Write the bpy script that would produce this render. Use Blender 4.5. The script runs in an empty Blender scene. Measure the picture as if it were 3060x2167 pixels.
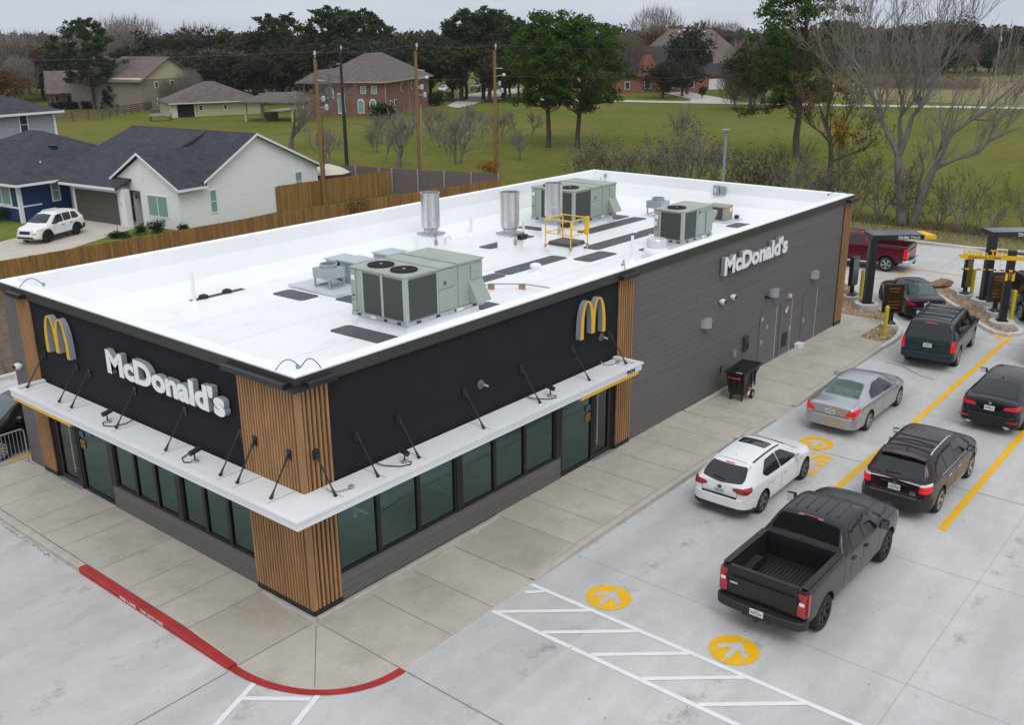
import bpy, bmesh, math, random
from mathutils import Vector, Matrix
from mathutils.bvhtree import BVHTree
R = math.radians
scene = bpy.context.scene
col = scene.collection
# ------------------------------------------------------------------ camera
cam_d = bpy.data.cameras.new('camera')
cam = bpy.data.objects.new('camera', cam_d)
col.objects.link(cam)
CP = Vector((-11.583, -15.390, 12.2257))
yaw, pit, rol = 0.6946, -0.3255, -0.0085
fw = Vector((math.cos(yaw)*math.cos(pit), math.sin(yaw)*math.cos(pit), math.sin(pit)))
rt = fw.cross(Vector((0, 0, 1))).normalized()
up = rt.cross(fw)
rt, up = math.cos(rol)*rt+math.sin(rol)*up, -math.sin(rol)*rt+math.cos(rol)*up
m = Matrix((rt, up, -fw)).transposed().to_4x4()
m.translation = CP
cam.matrix_world = m
cam_d.sensor_width = 36
cam_d.lens = 36*2921.13/3060
cam_d.clip_start = 0.1
cam_d.clip_end = 3000
scene.camera = cam
# ------------------------------------------------------------------ sky, sun, exposure
SUN_EL, SUN_AZ = R(52), R(232)          # azimuth of the sun, counter-clockwise from +X
w = bpy.data.worlds.new('World')
scene.world = w
w.use_nodes = True
nt = w.node_tree
nt.nodes.clear()
def nd(nt, typ, **kw):
    n = nt.nodes.new(typ)
    for k, v in kw.items():
        setattr(n, k, v)
    return n
sky = nd(nt, 'ShaderNodeTexSky', sky_type='NISHITA', sun_disc=False, sun_elevation=SUN_EL,
         sun_rotation=R(90)-SUN_AZ, air_density=1.6, dust_density=6.0, ozone_density=1.5)
hs = nd(nt, 'ShaderNodeHueSaturation')
hs.inputs['Saturation'].default_value = 0.30
hs.inputs['Value'].default_value = 0.55
tc = nd(nt, 'ShaderNodeTexCoord')
sx = nd(nt, 'ShaderNodeSeparateXYZ')
mp = nd(nt, 'ShaderNodeMapping')
mp.inputs['Scale'].default_value = (2.0, 2.0, 16.0)
cl = nd(nt, 'ShaderNodeTexNoise')
cl.inputs['Scale'].default_value = 2.2
cl.inputs['Detail'].default_value = 6
cr = nd(nt, 'ShaderNodeValToRGB')       # overcast: brighter towards the zenith
e = cr.color_ramp.elements
e[0].position = 0.0; e[0].color = (7.4, 7.9, 8.7, 1)
e[1].position = 0.9; e[1].color = (11.5, 11.8, 12.4, 1)
x1 = cr.color_ramp.elements.new(0.12); x1.color = (6.5, 7.05, 8.0, 1)
x2 = cr.color_ramp.elements.new(0.4); x2.color = (9.5, 9.8, 10.3, 1)
c2 = nd(nt, 'ShaderNodeMixRGB', blend_type='MULTIPLY')
c2.inputs[0].default_value = 0.55
cr2 = nd(nt, 'ShaderNodeValToRGB')
cr2.color_ramp.elements[0].position = 0.35; cr2.color_ramp.elements[0].color = (0.80, 0.84, 0.92, 1)
cr2.color_ramp.elements[1].position = 0.65; cr2.color_ramp.elements[1].color = (1.08, 1.06, 1.04, 1)
mx = nd(nt, 'ShaderNodeMixRGB')
mx.inputs[0].default_value = 0.85
bg = nd(nt, 'ShaderNodeBackground')
bg.inputs['Strength'].default_value = 0.10
wo = nd(nt, 'ShaderNodeOutputWorld')
L = nt.links.new
L(tc.outputs['Generated'], sx.inputs[0]); L(sx.outputs['Z'], cr.inputs[0])
L(tc.outputs['Generated'], mp.inputs[0]); L(mp.outputs[0], cl.inputs['Vector']); L(cl.outputs['Fac'], cr2.inputs[0])
L(cr.outputs[0], c2.inputs[1]); L(cr2.outputs[0], c2.inputs[2])
L(sky.outputs[0], hs.inputs['Color']); L(hs.outputs[0], mx.inputs[1]); L(c2.outputs[0], mx.inputs[2])
L(mx.outputs[0], bg.inputs['Color']); L(bg.outputs[0], wo.inputs[0])
sun_d = bpy.data.lights.new('sun', 'SUN')
sun_d.energy = 0.9
sun_d.angle = R(25)
sun_d.color = (1.0, 0.97, 0.93)
sun = bpy.data.objects.new('sun', sun_d)
sd = Vector((math.cos(SUN_AZ)*math.cos(SUN_EL), math.sin(SUN_AZ)*math.cos(SUN_EL), math.sin(SUN_EL)))
sun.rotation_euler = sd.to_track_quat('Z', 'Y').to_euler()
sun.location = (0, 0, 60)
col.objects.link(sun)
scene.view_settings.view_transform = 'Standard'
scene.view_settings.look = 'None'
scene.view_settings.exposure = 0.0
scene.view_settings.gamma = 1.0
scene.cycles.max_bounces = 8
scene.cycles.transparent_max_bounces = 16
# ------------------------------------------------------------------ materials
MATS = {}
def mat(name, c, rough=0.6, metal=0.0, var=0.0, scale=4.0, bump=0.0, bscale=30.0, coat=0.0, spec=0.5, stretch=None, emit=0.0, var2=0.0, scale2=0.3, tint=None, det=5):
    """Principled with noise-driven colour variation in object space."""
    if name in MATS:
        return MATS[name]
    M = bpy.data.materials.new(name)
    M.use_nodes = True
    nt = M.node_tree
    b = nt.nodes['Principled BSDF']
    b.inputs['Roughness'].default_value = rough
    b.inputs['Metallic'].default_value = metal
    b.inputs['Specular IOR Level'].default_value = spec
    if coat:
        b.inputs['Coat Weight'].default_value = coat
        b.inputs['Coat Roughness'].default_value = 0.06
    b.inputs['Base Color'].default_value = (*c, 1)
    if emit:
        b.inputs['Emission Color'].default_value = (*c, 1)
        b.inputs['Emission Strength'].default_value = emit
    L = nt.links.new
    if var or bump or var2:
        tc = nt.nodes.new('ShaderNodeTexCoord')
        v = tc.outputs['Object']
        if stretch:
            mp = nt.nodes.new('ShaderNodeMapping')
            mp.inputs['Scale'].default_value = stretch
            L(v, mp.inputs[0]); v = mp.outputs[0]
        last = None
        if var:
            last = noisemix(nt, v, scale, det, [x*(1-var) for x in c], [min(1, x*(1+var)) for x in (tint or c)])
        if var2:
            n2 = nt.nodes.new('ShaderNodeTexNoise')
            n2.inputs['Scale'].default_value = scale2
            n2.inputs['Detail'].default_value = 3
            L(v, n2.inputs['Vector'])
            mm = nt.nodes.new('ShaderNodeMapRange')
            mm.inputs[1].default_value = .3; mm.inputs[2].default_value = .7
            mm.inputs[3].default_value = 1-var2; mm.inputs[4].default_value = 1+var2
            L(n2.outputs['Fac'], mm.inputs[0])
            mu = nt.nodes.new('ShaderNodeVectorMath'); mu.operation = 'SCALE'
            if last: L(last, mu.inputs[0])
            else: mu.inputs[0].default_value = c
            L(mm.outputs[0], mu.inputs['Scale'])
            last = mu.outputs[0]
        if last:
            L(last, b.inputs['Base Color'])
        if bump:
            nb = nt.nodes.new('ShaderNodeTexNoise')
            nb.inputs['Scale'].default_value = bscale
            nb.inputs['Detail'].default_value = 4
            L(v, nb.inputs['Vector'])
            bp = nt.nodes.new('ShaderNodeBump')
            bp.inputs['Strength'].default_value = bump
            bp.inputs['Distance'].default_value = 0.02
            L(nb.outputs['Fac'], bp.inputs['Height'])
            L(bp.outputs[0], b.inputs['Normal'])
    MATS[name] = M
    return M
def noisemix(nt, v, scale, det, c0, c1, lo=.3, hi=.7, rough=.55):
    n = nt.nodes.new('ShaderNodeTexNoise')
    n.inputs['Scale'].default_value = scale
    n.inputs['Detail'].default_value = det
    n.inputs['Roughness'].default_value = rough
    nt.links.new(v, n.inputs['Vector'])
    r = nt.nodes.new('ShaderNodeValToRGB')
    r.color_ramp.elements[0].position = lo; r.color_ramp.elements[0].color = (*c0, 1)
    r.color_ramp.elements[1].position = hi; r.color_ramp.elements[1].color = (*c1, 1)
    nt.links.new(n.outputs['Fac'], r.inputs[0])
    return r.outputs[0]
class NT:
    """small helper for longer node graphs"""
    def __init__(s, name):
        s.M = bpy.data.materials.new(name); s.M.use_nodes = True
        MATS[name] = s.M
        s.nt = s.M.node_tree; s.b = s.nt.nodes['Principled BSDF']; s.L = s.nt.links.new
        s.tc = s.nt.nodes.new('ShaderNodeTexCoord'); s.obj = s.tc.outputs['Object']
    def n(s, typ, **kw):
        return nd(s.nt, typ, **kw)
    def mapping(s, sc, v=None, loc=(0, 0, 0), rot=(0, 0, 0)):
        m = s.n('ShaderNodeMapping'); m.inputs['Scale'].default_value = sc
        m.inputs['Location'].default_value = loc; m.inputs['Rotation'].default_value = rot
        s.L(v or s.obj, m.inputs[0]); return m.outputs[0]
    def noise(s, scale, v=None, det=4, rough=.55):
        n = s.n('ShaderNodeTexNoise'); n.inputs['Scale'].default_value = scale
        n.inputs['Detail'].default_value = det; n.inputs['Roughness'].default_value = rough
        s.L(v or s.obj, n.inputs['Vector']); return n.outputs['Fac']
    def rng(s, f, a, b, c, d):
        m = s.n('ShaderNodeMapRange')
        for i, x in enumerate((a, b, c, d)): m.inputs[i+1].default_value = x
        s.L(f, m.inputs[0]); return m.outputs[0]
    def mix(s, f, a, b, mode='MIX'):
        m = s.n('ShaderNodeMixRGB', blend_type=mode)
        for i, x in enumerate((f, a, b)):
            if isinstance(x, (int, float)): m.inputs[i].default_value = x if i == 0 else (x, x, x, 1)
            elif isinstance(x, tuple): m.inputs[i].default_value = (*x, 1)
            else: s.L(x, m.inputs[i])
        return m.outputs[0]
    def bump(s, h, strength=.3, dist=.02):
        b = s.n('ShaderNodeBump'); b.inputs['Strength'].default_value = strength
        b.inputs['Distance'].default_value = dist
        s.L(h, b.inputs['Height']); s.L(b.outputs[0], s.b.inputs['Normal'])
    def wallvec(s):
        """(x+y, z) so that boards run level on walls facing either way"""
        sp = s.n('ShaderNodeSeparateXYZ'); s.L(s.obj, sp.inputs[0])
        ad = s.n('ShaderNodeMath', operation='ADD'); s.L(sp.outputs[0], ad.inputs[0]); s.L(sp.outputs[1], ad.inputs[1])
        cb = s.n('ShaderNodeCombineXYZ'); s.L(ad.outputs[0], cb.inputs[0]); s.L(sp.outputs[2], cb.inputs[1])
        return cb.outputs[0]
    def brick(s, v, bw, rh, mortar, c1, c2, cm, offset=.5, bias=0.):
        n = s.n('ShaderNodeTexBrick'); n.offset = offset
        n.inputs['Scale'].default_value = 1
        n.inputs['Brick Width'].default_value = bw; n.inputs['Row Height'].default_value = rh
        n.inputs['Mortar Size'].default_value = mortar; n.inputs['Bias'].default_value = bias
        n.inputs['Mortar Smooth'].default_value = .1
        n.inputs['Color1'].default_value = (*c1, 1); n.inputs['Color2'].default_value = (*c2, 1); n.inputs['Mortar'].default_value = (*cm, 1)
        s.L(v, n.inputs['Vector']); return n
def boards(name, c, bw=3.6, rh=.2, dark=.55, mortar=.012, rough=.65, var=.06, bstr=.35):
    if name in MATS: return MATS[name]
    t = NT(name)
    v = t.wallvec()
    c1 = tuple(x*(1-var) for x in c); c2 = tuple(x*(1+var) for x in c)
    br = t.brick(v, bw, rh, mortar, c1, c2, tuple(x*dark for x in c))
    nz = t.rng(t.noise(9, t.mapping((.4, .4, 3))), .3, .7, .93, 1.06)
    t.L(t.mix(1, br.outputs[0], nz, 'MULTIPLY'), t.b.inputs['Base Color'])
    t.b.inputs['Roughness'].default_value = rough
    inv = t.rng(br.outputs['Fac'], 0, 1, 1, 0)
    t.bump(inv, bstr, .01)
    return t.M
def shingles(name, c):
    if name in MATS: return MATS[name]
    t = NT(name)
    sp = t.n('ShaderNodeSeparateXYZ'); t.L(t.obj, sp.inputs[0])
    ad = t.n('ShaderNodeMath', operation='ADD'); t.L(sp.outputs[0], ad.inputs[0]); t.L(sp.outputs[1], ad.inputs[1])
    ml = t.n('ShaderNodeMath', operation='MULTIPLY'); ml.inputs[1].default_value = 2.2; t.L(sp.outputs[2], ml.inputs[0])
    cb = t.n('ShaderNodeCombineXYZ'); t.L(ad.outputs[0], cb.inputs[0]); t.L(ml.outputs[0], cb.inputs[1])
    br = t.brick(cb.outputs[0], .34, .2, .012, tuple(x*.8 for x in c), tuple(x*1.25 for x in c), tuple(x*.6 for x in c))
    n = t.rng(t.noise(1.3, det=6, rough=.7), .3, .7, .75, 1.22)
    n2 = t.rng(t.noise(25, det=3), .3, .7, .85, 1.15)
    t.L(t.mix(1, t.mix(1, br.outputs[0], n, 'MULTIPLY'), n2, 'MULTIPLY'), t.b.inputs['Base Color'])
    t.b.inputs['Roughness'].default_value = .95
    t.bump(t.noise(30), .3)
    return t.M
def brickwall(name, c):
    if name in MATS: return MATS[name]
    t = NT(name)
    br = t.brick(t.wallvec(), .24, .085, .012, tuple(x*.75 for x in c), tuple(x*1.25 for x in c), (c[0]*.95+.05, c[1]*1.1+.05, c[2]*1.1+.05))
    n = t.rng(t.noise(.9), .3, .7, .8, 1.2)
    t.L(t.mix(1, br.outputs[0], n, 'MULTIPLY'), t.b.inputs['Base Color'])
    t.b.inputs['Roughness'].default_value = .9
    return t.M
def wood_mat(name, c, dark=.5, sc=(9, 9, .5)):
    if name in MATS: return MATS[name]
    t = NT(name)
    g = t.rng(t.noise(4, t.mapping(sc), det=6, rough=.7), .25, .75, dark, 1.25)
    g2 = t.rng(t.noise(2.5, t.mapping((1, 1, .15))), .3, .7, .85, 1.15)
    t.L(t.mix(1, t.mix(1, c, g, 'MULTIPLY'), g2, 'MULTIPLY'), t.b.inputs['Base Color'])
    t.b.inputs['Roughness'].default_value = .62
    return t.M
def concrete(name, c, warm, stain=.3, streak=(.06, 1.1, 1), st_amt=.07, slab=(6, 4.5), slabv=.05, lanes=False, sc_=.9, s0=.60):
    """light paving: slab-to-slab tone, broad blotches, stains with a shape of their own, wheel streaks"""
    t = NT(name)
    br = t.brick(t.mapping((1, 1, 1), loc=(.7, .4, 0)), slab[0], slab[1], .0, tuple(x*(1-slabv) for x in c), tuple(x*(1+slabv) for x in c), c, offset=0)
    a = t.rng(t.noise(.35, det=6, rough=.65), .3, .7, .90, 1.08)
    k = t.mix(1, br.outputs[0], a, 'MULTIPLY')
    s = t.rng(t.noise(1.0, t.mapping(streak), det=5, rough=.6), .35, .7, 1+st_amt*.5, 1-st_amt)
    k = t.mix(1, k, s, 'MULTIPLY')
    f = t.rng(t.noise(14, det=6, rough=.75), .3, .7, .95, 1.05)
    k = t.mix(1, k, f, 'MULTIPLY')
    f = t.rng(t.noise(1.7, t.mapping((1, 1.6, 1), loc=(9, 1, 0)), det=9, rough=.82), .32, .68, .90, 1.07)
    k = t.mix(1, k, f, 'MULTIPLY')
    f2 = t.rng(t.noise(90, det=2), .3, .7, .95, 1.05)
    k = t.mix(1, k, f2, 'MULTIPLY')
    sp = t.rng(t.noise(sc_, t.mapping((1, 1, 1), loc=(3, 8, 1)), det=7, rough=.72), s0, .78, 0, stain)
    k = t.mix(sp, k, warm)
    sp2 = t.rng(t.noise(3.2, t.mapping((1, 1, 1), loc=(13, 2, 1)), det=4, rough=.6), .72, .76, 0, .35)
    k = t.mix(sp2, k, (.17, .16, .145))
    if lanes:   # tyre-darkened tracks and oil drips along the queue lanes
        sp_ = t.n('ShaderNodeSeparateXYZ'); t.L(t.obj, sp_.inputs[0])
        def mth(op, a, b=None):
            m_ = t.n('ShaderNodeMath', operation=op); t.L(a, m_.inputs[0])
            if b is not None: m_.inputs[1].default_value = b
            return m_.outputs[0]
        ds = mth('ABSOLUTE', mth('SUBTRACT', mth('PINGPONG', mth('ADD', sp_.outputs[1], 4.55), 1.65), 0))
        tr = mth('ABSOLUTE', mth('SUBTRACT', ds, .78))
        ct = t.n('ShaderNodeMath', operation='MULTIPLY'); t.L(t.rng(tr, .12, .42, 1, 0), ct.inputs[0]); t.L(t.rng(t.noise(.5, t.mapping((.35, 1.5, 1))), .35, .65, 0, .22), ct.inputs[1])
        k = t.mix(ct.outputs[0], k, (.30, .295, .285))
        od = t.n('ShaderNodeMath', operation='MULTIPLY'); t.L(t.rng(ds, .1, .5, 1, 0), od.inputs[0]); t.L(t.rng(t.noise(1.5, t.mapping((1, 1, 1), loc=(5, 3, 0)), det=8, rough=.75), .53, .66, 0, .62), od.inputs[1])
        k = t.mix(od.outputs[0], k, (.20, .19, .175))
    t.L(k, t.b.inputs['Base Color'])
    t.b.inputs['Roughness'].default_value = .8
    t.b.inputs['Specular IOR Level'].default_value = .35
    t.bump(t.noise(120, det=3), .15, .005)
    return t.M
def glass_mat(name, tint, refl, gloss=.30, rough=.02):
    t = NT(name)
    nt = t.nt; nt.nodes.remove(t.b)
    o = [n for n in nt.nodes if n.type == 'OUTPUT_MATERIAL'][0]
    tr = t.n('ShaderNodeBsdfTransparent'); tr.inputs[0].default_value = (*tint, 1)
    gl = t.n('ShaderNodeBsdfGlossy'); gl.inputs[0].default_value = (*refl, 1); gl.inputs['Roughness'].default_value = rough
    lw = t.n('ShaderNodeLayerWeight'); lw.inputs[0].default_value = gloss
    mr = t.rng(lw.outputs['Fresnel'], 0, 1, .10, 1)
    ms = t.n('ShaderNodeMixShader')
    t.L(mr, ms.inputs[0]); t.L(tr.outputs[0], ms.inputs[1]); t.L(gl.outputs[0], ms.inputs[2]); t.L(ms.outputs[0], o.inputs[0])
    return t.M
def leaf_mat(name, c0, c1, scale=.7):
    t = NT(name)
    k = noisemix(t.nt, t.obj, scale, 3, c0, c1, .35, .65)
    f = t.rng(t.noise(6, det=2), .3, .7, .7, 1.3)
    k = t.mix(1, k, f, 'MULTIPLY'); t.L(k, t.b.inputs['Base Color'])
    t.b.inputs['Roughness'].default_value = .75
    t.b.inputs['Specular IOR Level'].default_value = .15
    tl = t.n('ShaderNodeBsdfTranslucent'); t.L(k, tl.inputs[0]); ms = t.n('ShaderNodeMixShader'); ms.inputs[0].default_value = .33
    o_ = [n for n in t.nt.nodes if n.type == 'OUTPUT_MATERIAL'][0]; t.L(t.b.outputs[0], ms.inputs[1]); t.L(tl.outputs[0], ms.inputs[2]); t.L(ms.outputs[0], o_.inputs[0])
    return t.M
# ------------------------------------------------------------------ mesh builder
class MB:
    def __init__(s): s.v = []; s.f = []; s.m = []
    def add(s, vs, fs, mi=0):
        o = len(s.v); s.v += [tuple(v) for v in vs]
        s.f += [tuple(i+o for i in f) for f in fs]; s.m += [mi]*len(fs)
        return s
    def box(s, x0, y0, z0, x1, y1, z1, mi=0):
        x0, x1 = min(x0, x1), max(x0, x1); y0, y1 = min(y0, y1), max(y0, y1); z0, z1 = min(z0, z1), max(z0, z1)
        return s.add([(x0, y0, z0), (x1, y0, z0), (x1, y1, z0), (x0, y1, z0), (x0, y0, z1), (x1, y0, z1), (x1, y1, z1), (x0, y1, z1)],
              [(0, 3, 2, 1), (4, 5, 6, 7), (0, 1, 5, 4), (1, 2, 6, 5), (2, 3, 7, 6), (3, 0, 4, 7)], mi)
    def cbox(s, c, d, mi=0):
        return s.box(c[0]-d[0]/2, c[1]-d[1]/2, c[2]-d[2]/2, c[0]+d[0]/2, c[1]+d[1]/2, c[2]+d[2]/2, mi)
    def prism(s, poly, z0, z1, mi=0, mtop=None):
        n = len(poly)
        a = sum(poly[i][0]*poly[(i+1) % n][1]-poly[(i+1) % n][0]*poly[i][1] for i in range(n))
        if a < 0: poly = poly[::-1]
        vs = [(x, y, z0) for x, y in poly]+[(x, y, z1) for x, y in poly]
        s.add(vs, [tuple(range(n-1, -1, -1))]+[(i, (i+1) % n, n+(i+1) % n, n+i) for i in range(n)], mi)
        o = len(s.v)-2*n
        s.f.append(tuple(range(o+n, o+2*n))); s.m.append(mi if mtop is None else mtop)
        return s
    def extr(s, poly, fn0, fn1, mi=0):
        """polygon mapped by two functions to the two end faces"""
        n = len(poly)
        vs = [fn0(a, b) for a, b in poly]+[fn1(a, b) for a, b in poly]
        return s.add(vs, [tuple(range(n-1, -1, -1)), tuple(range(n, 2*n))]+[(i, (i+1) % n, n+(i+1) % n, n+i) for i in range(n)], mi)
    def quad(s, a, b, c, d, mi=0): return s.add([a, b, c, d], [(0, 1, 2, 3)], mi)
    def flat(s, poly, z, mi=0):
        n = len(poly)
        a = sum(poly[i][0]*poly[(i+1) % n][1]-poly[(i+1) % n][0]*poly[i][1] for i in range(n))
        if a < 0: poly = poly[::-1]
        return s.add([(x, y, z) for x, y in poly], [tuple(range(n))], mi)
    def strip(s, a, b, wd, z, mi=0):
        d = Vector((b[0]-a[0], b[1]-a[1])).normalized()*(wd/2); n = Vector((-d.y, d.x))
        return s.flat([(a[0]-n.x, a[1]-n.y), (b[0]-n.x, b[1]-n.y), (b[0]+n.x, b[1]+n.y), (a[0]+n.x, a[1]+n.y)], z, mi)
    def tube(s, pts, r, n=8, mi=0, cap=True):
        pts = [Vector(p) for p in pts]; k = len(pts)
        rs = r if isinstance(r, (list, tuple)) else [r]*k
        o = len(s.v); u = None
        for i, p in enumerate(pts):
            t = (pts[min(i+1, k-1)]-pts[max(i-1, 0)])
            t = t.normalized() if t.length > 1e-9 else Vector((0, 0, 1))
            if u is None: u = t.orthogonal().normalized()
            else:
                u = u-t*u.dot(t)
                u = u.normalized() if u.length > 1e-6 else t.orthogonal().normalized()
            w_ = t.cross(u)
            for j in range(n):
                a = 2*math.pi*j/n
                s.v.append(tuple(p+(u*math.cos(a)+w_*math.sin(a))*rs[i]))
        for i in range(k-1):
            for j in range(n):
                s.f.append((o+i*n+j, o+i*n+(j+1) % n, o+(i+1)*n+(j+1) % n, o+(i+1)*n+j)); s.m.append(mi)
        if cap and n > 2:
            s.f.append(tuple(o+j for j in range(n-1, -1, -1))); s.f.append(tuple(o+(k-1)*n+j for j in range(n))); s.m += [mi, mi]
        return s
    def lathe(s, prof, c, n=20, mi=0, axis='z', cap=True):
        o = len(s.v); k = len(prof)
        for r, h in prof:
            for j in range(n):
                a = 2*math.pi*j/n; p, q = r*math.cos(a), r*math.sin(a)
                s.v.append({'z': (c[0]+p, c[1]+q, c[2]+h), 'y': (c[0]+q, c[1]+h, c[2]+p), 'x': (c[0]+h, c[1]+p, c[2]+q)}[axis])
        for i in range(k-1):
            for j in range(n):
                s.f.append((o+i*n+j, o+i*n+(j+1) % n, o+(i+1)*n+(j+1) % n, o+(i+1)*n+j)); s.m.append(mi)
        if cap:
            s.f.append(tuple(o+j for j in range(n-1, -1, -1))); s.f.append(tuple(o+(k-1)*n+j for j in range(n))); s.m += [mi, mi]
        return s
    def xform(s, M, start=0):
        for i in range(start, len(s.v)): s.v[i] = tuple(M @ Vector(s.v[i]))
        return s
    def mesh(s, name, mats):
        me = bpy.data.meshes.new(name)
        me.from_pydata(s.v, [], s.f)
        for mm in (mats if isinstance(mats, (list, tuple)) else [mats]): me.materials.append(mm)
        if any(s.m): me.polygons.foreach_set('material_index', s.m)
        return me
    def build(s, name, mats, parent=None, smooth=None, bevel=0):
        me = s.mesh(name, mats)
        if smooth:
            me.polygons.foreach_set('use_smooth', [True]*len(me.polygons))
            me.set_sharp_from_angle(angle=R(smooth))
        me.update()
        o = bpy.data.objects.new(name, me); col.objects.link(o)
        if parent: o.parent = parent
        if bevel:
            bv = o.modifiers.new('bevel', 'BEVEL'); bv.width = bevel; bv.segments = 2; bv.limit_method = 'ANGLE'; bv.angle_limit = R(40)
        return o
def tag(o, label=None, cat=None, group=None, kind=None):
    if label: o['label'] = label
    if cat: o['category'] = cat
    if group: o['group'] = group
    if kind: o['kind'] = kind
    return o
def thing(name, label, cat, loc=(0, 0, 0), rz=0, group=None):
    o = bpy.data.objects.new(name, None); col.objects.link(o)
    o.empty_display_size = .2
    o.location = loc; o.rotation_euler = (0, 0, rz)
    return tag(o, label, cat, group)
def structure(o): o['kind'] = 'structure'; return o
def kids(o): return [c for c in bpy.data.objects if c.parent == o]
def dup(o, parent=None, **kw):
    c = o.copy(); col.objects.link(c); c.parent = parent
    for ch in kids(o): dup(ch, c)
    for k, v in kw.items():
        if k in ('label', 'group'): c[k] = v
        else: setattr(c, k, v)
    return c
def text_mesh(mb, s, M, size, depth=0.0, mi=0, bold=0.0, width=None, align='LEFT', mside=None, height=None):
    """characters as mesh, baseline along local x, placed with matrix M"""
    cu = bpy.data.curves.new('t', 'FONT'); cu.body = s; cu.size = size; cu.align_x = align
    cu.offset = bold*size; cu.extrude = depth/2; cu.resolution_u = 4
    ob = bpy.data.objects.new('t', cu); col.objects.link(ob)
    dg = bpy.context.evaluated_depsgraph_get(); dg.update()
    me = bpy.data.meshes.new_from_object(ob.evaluated_get(dg))
    vs = [Vector((v.co.x, v.co.y, v.co.z+depth/2)) for v in me.vertices]
    x0, x1 = min(v.x for v in vs), max(v.x for v in vs); y0 = min(v.y for v in vs); y1 = max(v.y for v in vs)
    kx = width/(x1-x0) if width else 1
    ky = height/(y1-y0) if height else 1
    ox = x0 if width else 0
    vs = [M @ Vector(((v.x-ox)*kx, (v.y-(y0 if height else 0))*ky, v.z)) for v in vs]
    o = len(mb.v); mb.v += [tuple(v) for v in vs]
    for p in me.polygons:
        mb.f.append(tuple(i+o for i in p.vertices))
        mb.m.append(mi if (mside is None or abs(p.normal.z) > .5) else mside)
    bpy.data.objects.remove(ob); bpy.data.curves.remove(cu); bpy.data.meshes.remove(me)
def frame_M(o, x, y):
    """matrix with origin o, local x and y axes"""
    x = Vector(x).normalized(); y = Vector(y); y = (y-x*y.dot(x)).normalized(); z = x.cross(y)
    M = Matrix((x, y, z)).transposed().to_4x4(); M.translation = Vector(o); return M
# common materials
BLACK = mat('black_paint', (.012, .012, .013), .45)
BLACKM = mat('black_metal', (.015, .015, .016), .4)
WHITE = mat('white_paint', (.80, .81, .82), .45, var=.03, scale=2)
WHITEP = mat('white_plastic', (.78, .79, .80), .4)
STEEL = mat('galvanised_steel', (.42, .45, .47), .42, metal=.55, var=.12, scale=5)
GREYP = mat('grey_enclosure', (.30, .33, .35), .5)
RUBBER = mat('rubber', (.014, .014, .015), .85)
YELLOW = mat('yellow_paint', (.80, .46, .004), .5, var=.06, scale=3)
RED = mat('red_paint', (.36, .022, .022), .6, var=.2, scale=2.5)
# ================================================================== restaurant
BL, BW, BH = 29.47, 13.31, 5.645
CZ = 3.0
M_side = boards('grey_lap_siding', (.130, .121, .117), 3.66, .205, .62, .008, .6)
M_black = mat('black_stucco', (.0125, .0138, .0178), .8, spec=.25, var=.12, scale=1.2, bump=.25, bscale=60)
M_corn = mat('dark_cornice', (.040, .038, .034), .5, var=.1, scale=1)
M_slat = wood_mat('wood_slat', (.385, .205, .088))
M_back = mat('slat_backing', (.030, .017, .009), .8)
M_tpo = NT('white_roof_membrane')
def _tpo(t):
    br = t.brick(t.mapping((1, 1, 1), loc=(0, .6, 0)), 24, 2.6, .012, (.80, .815, .83), (.83, .845, .855), (.48, .49, .50))
    a = t.rng(t.noise(.5, det=5), .35, .7, 1.0, .96)
    k = t.mix(1, br.outputs[0], a, 'MULTIPLY')
    d = t.rng(t.noise(1.6, t.mapping((.5, 1.3, 1), loc=(4, 4, 0)), det=7, rough=.75), .56, .72, 0, .42)
    k = t.mix(d, k, (.50, .46, .38))
    d2 = t.rng(t.noise(9, det=3), .70, .76, 0, .25)
    k = t.mix(d2, k, (.42, .41, .38))
    t.L(k, t.b.inputs['Base Color']); t.b.inputs['Roughness'].default_value = .55
    t.bump(t.noise(1.1, det=3), .12, .03)
_tpo(M_tpo); M_tpo = M_tpo.M
M_tpw = mat('white_flashing', (.87, .885, .90), .5, var=.02, scale=.8)
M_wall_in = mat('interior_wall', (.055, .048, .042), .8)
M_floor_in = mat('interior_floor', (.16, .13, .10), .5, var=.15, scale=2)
M_mull = mat('dark_bronze_frame', (.010, .009, .009), .38)
M_glass = glass_mat('tinted_glass', (.21, .37, .35), (.54, .80, .79), .48)
M_doorgl = glass_mat('door_glass', (.22, .25, .25), (.75, .80, .80), .32)
M_can = mat('white_canopy_metal', (.76, .775, .79), .4, var=.03, scale=1.3, bump=.05, bscale=3)
M_canline = mat('canopy_seam', (.14, .15, .16), .6)
bld = thing('restaurant_building', 'dark grey restaurant with white flat roof, wood slat corner and white canopy', 'building', (0, 0, 0))
def part(name, mb, mats, parent=bld, **k): return mb.build(name, mats, parent, **k)
def boxes(name, m_, *B, parent=None):
    for b in B: q = MB(); q.box(*b); q.build(name, m_, parent or bld)
# walls (boxes butt at corners)
T = .28
mb = MB()
mb.box(.80, .004, 0, 9.03, T, .66); mb.box(12.57, 0, 0, 28.70, T, 5.36)                    # right side: sill wall, service wall
mb.box(.004, 2.02, 0, T, 8.41, .66); mb.box(0, 12.37, 0, T, BW, 5.36)                        # front: sill wall, end wall
mb.box(T, BW-T, 0, BL-T, BW, 5.36); mb.box(BL-T, T, 0, BL, BW, 5.36)
part('siding_wall', mb, M_side)
mb = MB()
mb.box(.80, .006, 2.86, 11.72, T, 5.36); mb.box(.006, 2.02, 2.86, T, 11.55, 5.36)
part('stucco_panel', mb, M_black)
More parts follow.
